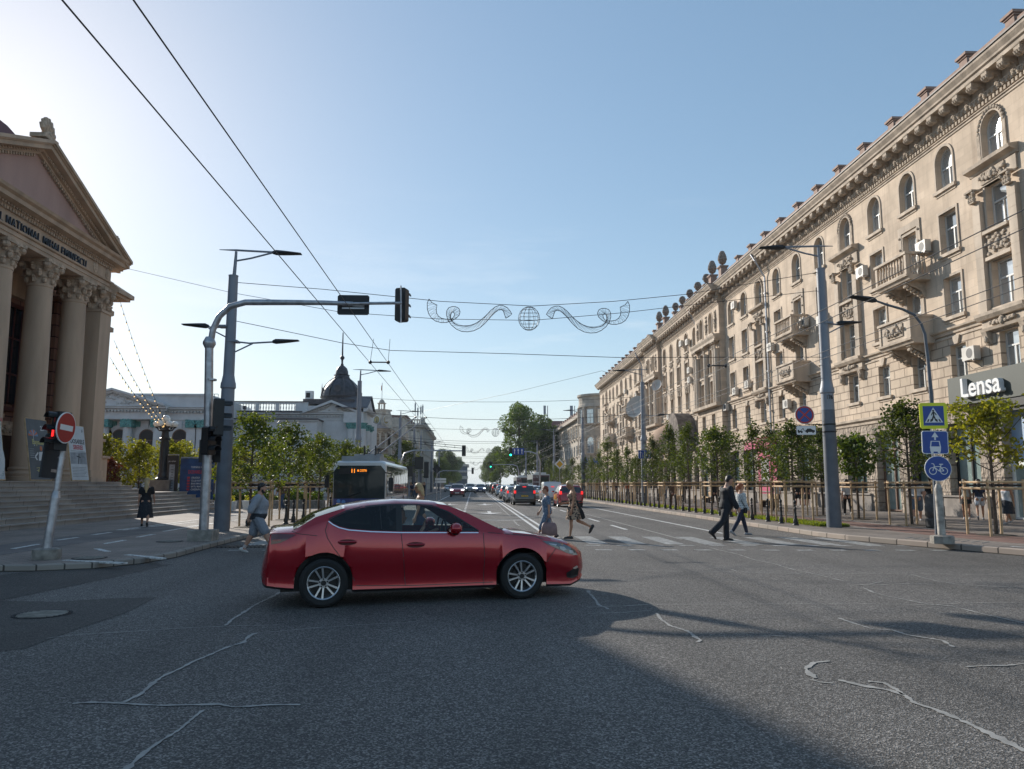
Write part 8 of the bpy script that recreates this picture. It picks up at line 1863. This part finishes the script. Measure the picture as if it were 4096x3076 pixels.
RED=mat('red_metallic_paint',(.38,.005,.016),.20,metal=.40,var=.04,vs=1,coat=1.0,spec=.6)
sedan=dict(x0=-.79,x1=3.80,wb=2.72,W=1.795,r=.318,ra=.375,step=.09,T=[(-.79,.56),(-.765,.66),(-.73,.78),(-.705,.93),(-.695,.995),(-.66,1.018),(-.40,1.035),(-.12,1.205),(.05,1.26),(.23,1.312),(.55,1.365),(.96,1.395),(1.25,1.388),(1.5,1.37),(1.67,1.345),(1.97,1.225),(2.25,1.085),(2.50,.965),(2.60,.96),(2.9,.925),(3.2,.868),(3.45,.80),(3.62,.735),(3.73,.66),(3.78,.60),(3.80,.55)],wbl=[(-.8,.95),(-.4,.97),(.04,1.13),(.10,1.085),(.18,1.045),(.306,1.012),(.6,.985),(1.0,.965),(2.08,.945),(2.5,.90),(3.8,.85)],wt=[(-.4,.97),(.04,1.135),(.27,1.235),(.48,1.288),(.7,1.308),(.89,1.318),(1.2,1.316),(1.46,1.297),(1.69,1.2),(2.08,.95),(2.5,.9),(3.8,.6)],low=[(-.79,.40),(-.76,.27),(-.45,.235),(-.32,.23),(.38,.19),(2.3,.185),(3.1,.16),(3.5,.14),(3.72,.20),(3.80,.28)],plan=[(-.79,.62),(-.77,.74),(-.72,.85),(-.6,.93),(-.35,.975),(.2,1.0),(2.5,1.0),(3.0,.985),(3.3,.93),(3.5,.86),(3.65,.76),(3.75,.64),(3.80,.46)],ws=(1.67,2.5),rg=(-.40,.23),sw=[(.04,.94),(1.02,2.08)])
ca_=atan2(.65,2.65)
A0=Vector((-1.96,10.47,0));nf=Vector((-sin(ca_),cos(ca_),0))
car=root('red_sedan',A0+nf*.81,'dark red sedan with silver alloy wheels crossing the street in the foreground','car',None,ca_)
C_=Car(sedan);CG=thin_glass('car_glass',(.80,.86,.86),1.5);CGR=thin_glass('tinted_glass',(.10,.11,.12),1.5);CGW=thin_glass('windshield_glass',(.6,.68,.68),1.6)
P_=C_.build(car,RED,CG,CGR,CGW)
for sd in(-1,1):
 q=MB()
 for pts in([(.03,1.10),(.0,1.0),(.03,.90),(.12,.76),(.33,.50),(.40,.33)],[(1.0,.95),(1.03,.7),(1.075,.25)],[(2.15,.93),(2.165,.6),(2.165,.22)],[(.42,.27),(1.2,.245),(2.3,.25)],[(2.22,.93),(2.9,.87),(3.04,.82)],[(3.25,.70),(3.13,.56),(3.09,.50)]):C_.strip(q,pts,sd,.009,.0015)
 C_.strip(q,[(-.42,.99),(-.35,.96),(-.1,.93)],sd,.008,.0015)
 obj('door_seam',q,M['black'],P_['body'],world=False)
 q=MB();C_.strip(q,[(.04,1.115),(.10,1.07),(.18,1.03),(.306,.998),(.6,.971),(1.0,.952),(2.08,.932)],sd,.013,.005);obj('chrome_trim',q,M['chrome'],car,world=False)
 for x in(.29,1.20):
  z=.838 if x<1 else .785;q=MB();C_.patch(q,[(x+.125*cos(t),z+.04*sin(t))for t in[2*pi*k/14 for k in range(14)]],sd,.0025,1);y=C_.surf(x,z)
  q.loft([[(x+dx,sd*(y+.012+e),z+.006+dz)for e,dz in((0,-.013),(.022,-.012),(.03,0),(.022,.013),(0,.014))]for dx in(-.12,-.09,.08,.12)]);obj('door_handle',q,[RED,mat('recess_shade_red',(.10,.004,.006),.5,var=0)if 'recess_shade_red' not in bpy.data.materials else bpy.data.materials['recess_shade_red']],car,50,world=False)  # shade of the handle hollow painted as a flat darker red patch
 q=MB();hl=[(3.02,.802),(3.20,.782),(3.36,.752),(3.48,.70),(3.60,.64),(3.63,.575),(3.55,.575),(3.43,.61),(3.25,.685),(3.10,.75)];C_.patch(q,hl,sd,.006,0)
 q2=MB();C_.patch(q2,[(3.30,.715),(3.38,.705),(3.42,.66),(3.36,.65),(3.30,.68)],sd,.009,0);C_.patch(q2,[(3.46,.655),(3.54,.64),(3.55,.60),(3.47,.61)],sd,.009,0);C_.patch(q2,[(3.12,.765),(3.26,.745),(3.24,.725),(3.15,.745)],sd,.009,0)
 o=obj('headlight',q,mat('headlight_glass',(.06,.065,.07),.05,var=0,spec=1,coat=1)if 'headlight_glass' not in bpy.data.materials else bpy.data.materials['headlight_glass'],car,world=False);obj('reflector',q2,M['galv'],o,world=False)
 q=MB();C_.patch(q,[(-.70,.955),(-.60,.965),(-.37,.948),(-.45,.90),(-.56,.845),(-.68,.822)],sd,.006);o=obj('tail_light',q,mat('tail_glass',(.09,.004,.006),.08,var=0,coat=1)if 'tail_glass' not in bpy.data.materials else bpy.data.materials['tail_glass'],car,world=False);q=MB();C_.patch(q,[(-.66,.885),(-.56,.89),(-.55,.87),(-.65,.865)],sd,.009);obj('lit_strip',q,M['tail'],o,world=False)
 q=MB();C_.patch(q,[(3.42,.33),(3.58,.40),(3.66,.37),(3.66,.27),(3.55,.24),(3.44,.26)],sd,.004);C_.patch(q,[(3.52,.395),(3.60,.425),(3.64,.40),(3.58,.37)],sd,.008,1);obj('fog_lamp',q,[M['black'],M['chrome']],car,world=False)
 m_=mirror_part(car,1.74,.86,1.0,RED,sd);q=MB();q.ball((1.74,sd*.95,.95),(.06,.09,.045),8,6);obj('mirror_base',q,M['black'],m_,True,world=False)
 q=MB();C_.strip(q,[(.04,1.14),(.27,1.243),(.48,1.296),(.7,1.317),(.89,1.327),(1.2,1.324),(1.46,1.305),(1.69,1.207),(2.09,.952)],sd,.02,.002)
 C_.strip(q,[(.72,1.3),(.74,1.0)],sd,.012,.003);C_.strip(q,[(1.86,1.08),(1.84,.945)],sd,.03,.003);obj('window_trim',q,M['black'],car,world=False)
 q=MB();C_.strip(q,[(.45,.42),(1.07,.395),(2.15,.345),(2.28,.34)],sd,.012,.001);
q=MB();q.box((-.2,-.72,.35),(.35,.72,.78));q.box((-.12,-.68,.78),(.1,.68,1.02));
for y in(-.38,.38):
 q.cbox((1.0,y,.55),(.5,.5,.35));q.cbox((.82,y,.88),(.14,.46,.5),0,0,.85);q.ball((.78,y,1.17),(.06,.13,.09),8,5);q.ball((-.02,y,1.06),(.06,.12,.07),8,5)
q.box((2.0,-.7,.6),(2.4,.7,.90));obj('seats',q,mat('dark_interior',(.02,.02,.022),.8),car,world=False)
q=MB();q.tube([(1.85+.0,.38+.18*cos(t),.88+.18*sin(t))for t in[2*pi*k/16 for k in range(17)]],.015,6);obj('steering_wheel',q,M['black'],car,world=False)
q=MB();q.tube([(2.46,.1,.972),(2.42,.45,.99),(2.40,.6,1.0)],.012,5);q.tube([(2.44,-.55,.975),(2.40,-.1,1.0)],.012,5);q.box((2.36,-.6,.955),(2.52,.6,.968));obj('wiper',q,M['black'],car,world=False)
q=MB();q.box((3.785,-.38,.33),(3.812,.38,.5));obj('grille',q,M['black'],car,world=False)
def spec(kind):
 if kind=='hatch':return dict(x0=-.78,x1=3.35,wb=2.6,W=1.76,r=.30,ra=.355,step=.3,T=[(-.78,.5),(-.76,.80),(-.70,.96),(-.45,1.33),(-.3,1.45),(.3,1.51),(1.1,1.52),(1.5,1.47),(2.3,1.03),(2.9,.93),(3.2,.78),(3.32,.62),(3.35,.5)],wbl=[(-.8,.98),(2.3,.94),(3.4,.9)],wt=[(-.5,1.2),(0,1.38),(1.4,1.42),(2.3,.95),(3.4,.9)],low=[(-.78,.3),(-.4,.22),(3,.2),(3.35,.3)],plan=[(-.78,.82),(-.7,.93),(-.3,.98),(2.6,1),(3.1,.93),(3.3,.8),(3.35,.7)],ws=(1.5,2.3),rg=(-.70,-.45),sw=[(-.2,.6),(.68,2.0)])
 if kind=='wagon':return dict(x0=-.98,x1=3.63,wb=2.78,W=1.78,r=.31,ra=.365,step=.25,T=[(-.98,.48),(-.95,.80),(-.90,1.0),(-.86,1.02),(-.55,1.42),(-.42,1.52),(.2,1.57),(1.0,1.58),(1.45,1.53),(2.5,1.03),(3.1,.92),(3.45,.76),(3.6,.60),(3.63,.5)],wbl=[(-1,1.02),(2.5,.94),(3.6,.9)],wt=[(-.6,1.3),(-.3,1.42),(1.4,1.46),(2.5,.96),(3.6,.9)],low=[(-.98,.3),(-.5,.22),(3.2,.18),(3.63,.28)],plan=[(-.98,.84),(-.9,.94),(-.4,.99),(2.8,1),(3.3,.93),(3.55,.78),(3.63,.66)],ws=(1.45,2.5),rg=(-.86,-.55),sw=[(-.4,.45),(.52,1.2),(1.28,2.3)])
 if kind=='suv':return dict(x0=-.82,x1=3.5,wb=2.65,W=1.84,r=.35,ra=.41,step=.3,T=[(-.82,.55),(-.80,.9),(-.76,1.08),(-.5,1.5),(-.38,1.6),(.3,1.66),(1.1,1.66),(1.5,1.6),(2.2,1.15),(2.9,1.06),(3.3,.95),(3.47,.75),(3.5,.6)],wbl=[(-.8,1.1),(2.2,1.06),(3.5,1)],wt=[(-.5,1.35),(-.2,1.5),(1.4,1.55),(2.2,1.08),(3.5,1)],low=[(-.82,.38),(-.4,.3),(3,.26),(3.5,.36)],plan=[(-.82,.86),(-.74,.95),(-.3,.99),(2.7,1),(3.2,.95),(3.42,.84),(3.5,.74)],ws=(1.5,2.2),rg=(-.76,-.5),sw=[(-.3,.5),(.58,2.0)])
 if kind=='sedan':return dict(x0=-1.0,x1=3.6,wb=2.7,W=1.8,r=.31,ra=.37,step=.3,T=[(-1.0,.55),(-.97,.85),(-.92,1.0),(-.5,1.05),(.15,1.38),(.5,1.44),(1.1,1.44),(1.6,1.38),(2.4,.98),(3.0,.9),(3.4,.76),(3.57,.6),(3.6,.5)],wbl=[(-1,.95),(2.4,.92),(3.6,.9)],wt=[(-.5,1.0),(.2,1.28),(1.5,1.34),(2.4,.94),(3.6,.9)],low=[(-1,.32),(-.5,.24),(3.2,.2),(3.6,.3)],plan=[(-1,.82),(-.9,.93),(-.4,.98),(2.7,1),(3.2,.93),(3.5,.8),(3.6,.68)],ws=(1.6,2.4),rg=(-.5,.15),sw=[(-.1,.7),(.78,2.1)])
 return dict(x0=-.75,x1=3.45,wb=2.7,W=1.84,r=.31,ra=.37,step=.3,T=[(-.75,.55),(-.74,1.0),(-.70,1.1),(-.62,1.7),(-.5,1.82),(.3,1.84),(1.3,1.84),(1.6,1.78),(2.3,1.2),(2.9,1.0),(3.25,.85),(3.42,.65),(3.45,.5)],wbl=[(-.8,1.12),(2.3,1.06),(3.5,1)],wt=[(-.7,1.2),(-.4,1.6),(1.5,1.66),(2.3,1.08),(3.5,1)],low=[(-.75,.35),(3.2,.25),(3.45,.35)],plan=[(-.75,.93),(-.6,.98),(2.7,1),(3.2,.93),(3.45,.78)],ws=(1.6,2.3),rg=(0,0),sw=[(1.0,2.1)],tumble=.16)
PAINTS=dict(olive=(.045,.042,.04),silver=(.38,.39,.40),white=(.60,.60,.60),red=(.30,.012,.018),black=(.012,.012,.015),blue=(.015,.03,.09),lightblue=(.28,.38,.48),orange=(.16,.05,.02),green=(.06,.10,.07),maroon=(.18,.012,.03),grey=(.14,.145,.15),wine=(.22,.012,.02))
PM_={}
def paint(c):
 if c not in PM_:PM_[c]=mat(c+'_car_paint',PAINTS[c],.3,metal=.3,var=0,coat=.9)
 return PM_[c]
def lane_car(kind,color,x,y,lab,away=True,sc=1,plate='yplate',ptext=None,lights=True,grp=None,rz=0,detail=True):
 sp=spec(kind);L_=sp['x1']-sp['x0'];ang=pi/2+rz if away else-pi/2+rz
 y0=y-sp['x0']if away else y+sp['x1']
 rt=root('car',(x,y0,0),lab,'car',grp,ang);rt.scale=(sc,sc,sc);c=Car(sp);P=c.build(rt,paint(color),GLD)
 hw=sp['W']/2;xr=sp['x0'];zt=interp(sp['wbl'],xr)
 for sd in(-1,1):
  mirror_part(rt,interp([(0,sp['ws'][1]-.25)],0),hw-.03,zt+.05,paint(color),sd)
  if away:
   q=MB();yy=hw*.9;z0,z1=(zt-.12,zt+.10)if kind not in('van',)else(.85,1.3)
   q.loft([[(xr-.012+a,sd*b,z)for a,b in((.10,yy*1.03),(.03,yy*.99),(.0,yy*.87),(.05,yy*.83),(.3,yy*.95))]for z in(z0,(z0+z1)/2,z1)]);obj('tail_light',q,M['brake']if lights else M['tail'],rt,40,world=False)
  else:
   q=MB();xf=sp['x1'];q.loft([[(xf-a,sd*b,z)for a,b in((.30,hw*.97),(.13,hw*.87),(.03,hw*.60),(.10,hw*.55),(.35,hw*.85))]for z in(zt-.26,zt-.18,zt-.12)]);obj('headlight',q,M['head_light']if lights else M['chrome'],rt,40,world=False)
 q=MB()
 if away:
  q.box((xr-.015,-hw*.8,.38),(xr+.3,hw*.8,.47),0);o=obj('bumper',q,M['black'],rt,world=False)
  q=MB();q.box((xr-.022,-.26,.66 if kind!='van' else .72),(xr+.02,.26,.78 if kind!='van' else .84));pl_=obj('number_plate',q,M[plate],rt,world=False)
  if ptext:q=MB();q.frame((xr-.023,0,.72),(0,-1,0),(0,0,1),(-1,0,0));q.text(ptext,(0,0,0),.11,.003);obj('plate_text',q,M['black'],pl_,world=False)
  xt=sp['rg'][1]if kind!='van' else-.66;q=MB();zc_=interp(sp['T'],xt)-.02;q.box((xt-.06,-.14,zc_-.02),(xt+.03,.14,zc_+.035));obj('brake_light',q,M['brake']if lights else M['tail'],rt,world=False)
 else:
  xf=sp['x1'];q.box((xf-.15,-hw*.55,.42),(xf+.012,hw*.55,.62));q.box((xf-.2,-hw*.7,.24),(xf+.005,hw*.7,.34));obj('grille',q,M['black'],rt,world=False)
  q=MB();q.box((xf-.02,-.26,.46),(xf+.025,.26,.57));obj('number_plate',q,M['plate'],rt,world=False)
 return rt
QG='cars queueing away from the camera';OG='cars driving towards the camera'
c=lane_car('wagon','olive',3.95,59.2,'dark olive estate car with a taxi sign and yellow plate, nearest in the queue',ptext='VOB 500');q=MB();q.box((.2,-.35,1.58),(.35,.35,1.70));obj('taxi_sign',q,M['white'],c,world=False)
lane_car('sedan','silver',3.75,66.8,'silver sedan tucked in front of the olive estate',grp=None)
lane_car('hatch','grey',3.85,73.2,'grey hatchback with roof showing ahead of the olive estate')
lane_car('hatch','silver',3.8,83.8,'silver hatchback with a glowing brake light further up the queue')
lane_car('sedan','lightblue',3.95,103,'pale blue sedan far up the left queue lane',lights=False)
lane_car('suv','orange',4.0,128,'brown orange crossover far up the left queue lane')
lane_car('suv','black',4.1,148,'tall black off-roader beyond the brown crossover',sc=1.12,lights=False)
lane_car('hatch','green',4.0,178,'dull green hatchback near the far end of the queue',lights=False)
c=lane_car('wagon','red',6.85,53.8,'red estate car with a yellow side stripe, nearest in the right queue lane',plate='plate');
for sd in(1,-1):q=MB();C2=Car(spec('wagon'));C2 .patch(q,[(.5,.45),(.9,.45),(.9,.92),(.5,.92)],sd,.02);C2 .patch(q,[(1.5,.5),(1.9,.5),(1.9,.85),(1.5,.85)],sd,.02);obj('side_stripe',q,mat('stripe_yellow',(.7,.38,.02),.4)if 'stripe_yellow' not in bpy.data.materials else bpy.data.materials['stripe_yellow'],c,world=False)
lane_car('van','white',6.9,67.0,'white panel van with lit brake lights ahead of the red estate',plate='plate')
lane_car('sedan','white',6.35,76.5,'white sedan half hidden behind the red-haired woman',lights=False)
lane_car('hatch','maroon',6.6,87,'maroon hatchback between the olive estate and the white sedan')
lane_car('suv','black',6.7,104,'black car roof behind the olive estate',lights=False)
lane_car('suv','grey',6.9,132,'dark grey car far up the middle queue lane',lights=False)
lane_car('suv','wine',-2.03,99,'small red crossover with headlights on coming towards the camera',False)
lane_car('suv','blue',1.28,136,'dark blue car with lit headlights in the oncoming middle lane',False)
lane_car('suv','grey',-.6,142,'grey pickup like car behind the red crossover',False,sc=1.05)
lane_car('sedan','silver',-5.1,162,'silver blue car by the far left kerb',False,lights=False)
for i,(k_,c_,x,y)in enumerate((('sedan','silver',-.2,185),('hatch','black',1.2,205),('sedan','white',-1.9,225),('suv','grey',.9,250),('sedan','grey',-.6,290),('suv','black',4.2,215),('hatch','silver',4.0,245))):
 lane_car(k_,c_,x,y,'tiny distant car in the far street, %s deepest'%nth(i),i>4,lights=i%2==0,grp='tiny distant cars')
BW_=mat('bus_white',(.62,.64,.64),.3,var=.03,coat=.5);BB=mat('bus_blue',(.015,.04,.20),.3,var=0,coat=.6)
BG_=glass_mat('bus_glass',(.02,.028,.03),(.04,.05,.05),.04,.0,ior=1.4,spec=.4)
bx,by,bL,bW,bH=-5.38,37.0,12.0,2.5,2.72
bus=root('trolleybus',(bx,by,0),'white and blue trolleybus number 11 waiting at the left kerb with raised poles','trolleybus')
def busring(y,w_,h,z0=.25,r=.22):return[(bx-w_,y,z0),(bx-w_,y,h-r),(bx-w_+r*.35,y,h-r*.3),(bx-w_+r,y,h),(bx+w_-r,y,h),(bx+w_-r*.35,y,h-r*.3),(bx+w_,y,h-r),(bx+w_,y,z0)]
q=MB();q.loft([busring(by,1.22,2.62),busring(by+.12,1.245,2.70),busring(by+.4,1.25,bH),busring(by+bL,1.25,bH)]);body=obj('body',q,BW_,bus,40)
q=MB();F_=by-.012
q.add([(bx-1.2,F_,.90),(bx+1.2,F_,.90),(bx+1.205,F_,2.22),(bx+1.0,F_,2.48),(bx-1.0,F_,2.48),(bx-1.205,F_,2.22)],[(0,1,2,3,4,5)]);obj('windshield',q,BG_,bus)
q=MB();q.box((bx-1.2,F_-.01,.28),(bx+1.2,by+.02,.93));q.box((bx-1.255,by+.1,.28),(bx+1.255,by+bL,.85));obj('lower_skirt',q,BB,bus)
q=MB();q.box((bx+1.245,by+.3,1.0),(bx+1.262,by+bL-.1,2.46));q.box((bx-1.262,by+.3,1.0),(bx-1.245,by+bL-.1,2.4));obj('side_glazing',q,BG_,bus)
for k in range(7):q=MB();y=by+1.9+k*1.42;q.box((bx+1.255,y,1.05),(bx+1.267,y+1.3,2.05));obj('window',q,GLD,bus)
q=MB();q.box((bx-.98,F_-.012,2.08),(bx+.35,F_,2.36));db=obj('destination_display',q,M['black'],bus);q=MB();q.frame((bx-.18,F_-.016,2.22),(1,0,0),(0,0,1),(0,-1,0));q.text('11',(-.12,0,0),.26,.006,'CENTER',0,.9,.02);q.text('M. COSTIN',(.3,.02,0),.15,.006,'CENTER',0,.6,.01);obj('display_text',q,M['amber'],db)
q=MB();q.box((bx-.9,by+.3,bH),(bx+.9,by+3.4,bH+.22));q.box((bx-.8,by+4.2,bH),(bx+.8,by+8.5,bH+.16));q.box((bx-.55,by+1.8,bH+.22),(bx+.8,by+2.9,bH+.38));obj('roof_unit',q,mat('roof_grey',(.33,.34,.35),.6),bus)
q=MB();pb=Vector((bx+.55,by+3.6,bH+.3))
for tgt,off_ in((Vector((-3.72,by+16.0,5.9)),-.25),(Vector((-3.08,by+16.6,5.9)),.25)):
 s0=Vector((bx+off_,by+8.6,bH+.35))if 0 else AY(1014/1,0,30)
q2=MB()
for(u0,v0,Y0),xw in(((785,986,by+2.2),-3.72),((800,984,by+2.2),-3.08)):
 pass
pA,pB=Vector((bx+.05,by+2.6,bH+.42)),Vector((bx+.6,by+2.6,bH+.42))
eA,eB=AX(893,901-2,-3.72),AX(929,907,-3.08)
eA=Vector((-3.72,49.5,5.88));eB=Vector((-3.08,49.8,5.88))
q.tube([pA,eA],[.035,.025],8);q.tube([pB,eB],[.035,.025],8);obj('trolley_pole',q,mat('pole_grey',(.16,.17,.19),.5),bus)
q=MB();q.ball(eA,.07,6,5);q.ball(eB,.07,6,5)
for p in(pA,pB):q.cbox(p-Vector((0,0,.08)),(.3,.7,.16));q.tube([p+Vector((0,-.5,-.1)),p+Vector((0,-.2,.22)),p+Vector((0,.5,.12))],.03,5);q.tube([p+Vector((-.1,-.9,-.1)),p+Vector((-.1,-.8,.35)),p+Vector((-.1,-.6,-.1))],.04,5)
obj('pole_base',q,M['black'],bus)
for sd in(-1,1):q=MB();q.cbox((bx+sd*1.5,by-.1,1.75 if sd<0 else 1.6),(.2,.16,.62));q.tube([(bx+sd*1.2,by,2.15),(bx+sd*1.5,by-.1,2.1),(bx+sd*1.5,by-.1,1.9)],.03,6);obj('mirror',q,M['black'],bus)
q=MB();q.box((bx+.5,F_-.03,.55),(bx+1.05,F_-.011,.72));q.box((bx-1.05,F_-.03,.55),(bx-.5,F_-.011,.72));obj('headlight',q,M['chrome'],bus)
q=MB();q.frame((bx,F_-.012,0),(1,0,0),(0,0,1),(0,-1,0));q.disc((-.95,.82),.09,0,.01,0,16);q.disc((-.72,.78),.09,0,.01,0,16);q.line2([(-.9,.3),(-.4,.45),(.6,.42),(1.0,.7)],.06,0,.006,0);obj('front_emblem',q,[mat('emblem_blue',(.10,.25,.55),.4)],bus)
q=MB();q.ball((bx-.45,by+.6,1.75),(.07,.07,.07),8,6);q.tube([(bx-.6,F_-.03,1.0),(bx+.1,F_-.03,1.25)],.02,5);obj('wiper',q,M['black'],bus)
for y in(by+2.6,by+9.2):
 for sd in(-1,1):q=MB();q.frame((bx+sd*1.24,y,.48),(0,1,0),(0,0,1),(sd,0,0));q.disc((0,0),.48,-.2,.03,0,24);q.disc((0,0),.28,.03,.035,1,16);obj('wheel',q,[M['rubber'],M['galv']],bus)
def far_bus(x,y,lab,num,L_,txt):
 rt=root('trolleybus',(x,y,0),lab,'trolleybus');q=MB();q.box((x-1.2,y,.3),(x+1.2,y+L_,3.0));q.box((x-.8,y+1,3.0),(x+.8,y+4,3.25));q.box((x-.3,y+6,3.0),(x+.5,y+8,3.4));obj('body',q,BW_,rt)
 q=MB();q.box((x-1.15,y-.015,.5),(x+1.15,y-.0,2.85));r_=obj('rear_panel',q,mat('bus_advert',(.10,.05,.055),.5,var=.5,vs=.8)if 'bus_advert' not in bpy.data.materials else bpy.data.materials['bus_advert'],rt);q=MB();q.box((x-.2,y-.03,1.6),(x+1.0,y-.016,2.6));obj('rear_window',q,GLD,rt)
 q=MB();q.box((x-1.215,y+.3,1.3),(x-1.2,y+L_-.4,2.3));obj('window',q,GLD,rt)
 q=MB();q.frame((x-.75,y-.032,2.6),(1,0,0),(0,0,1),(0,-1,0));q.text(num,(0,0,0),.36,.01);q.text(txt,(.1,-.7,0),.3,.01,sx=.8);obj('fleet_number',q,M['swhite'],r_)
 q=MB();q.tube([(x-.2,y+7,3.4),(x-.3,y-2.5,5.9)],.04,5);q.tube([(x+.3,y+7,3.4),(x+.3,y-2.5,5.9)],.04,5);obj('trolley_pole',q,M['black'],rt)
far_bus(9.5,108,'dark panelled trolleybus seen from behind in the right lane','2172',11,'CAVERNO')
far_bus(9.5,148,'second trolleybus further up the right lane','1317',11,'GRAND')
hm=bpy.data.materials.new('haze_air');hm.use_nodes=True;nt=hm.node_tree;nt.nodes.remove(nt.nodes['Principled BSDF'])
pv=nt.nodes.new('ShaderNodeVolumePrincipled');pv.inputs['Color'].default_value=(.80,.90,1,1);pv.inputs['Density'].default_value=.00015;pv.inputs['Anisotropy'].default_value=.2
nt.links.new(pv.outputs[0],nt.nodes['Material Output'].inputs['Volume'])
q=MB();q.box((-900,-300,-1),(900,1600,31));hz=obj('haze',q,hm);hz['kind']='stuff';hz['label']='faint pale summer haze in the air along the street'
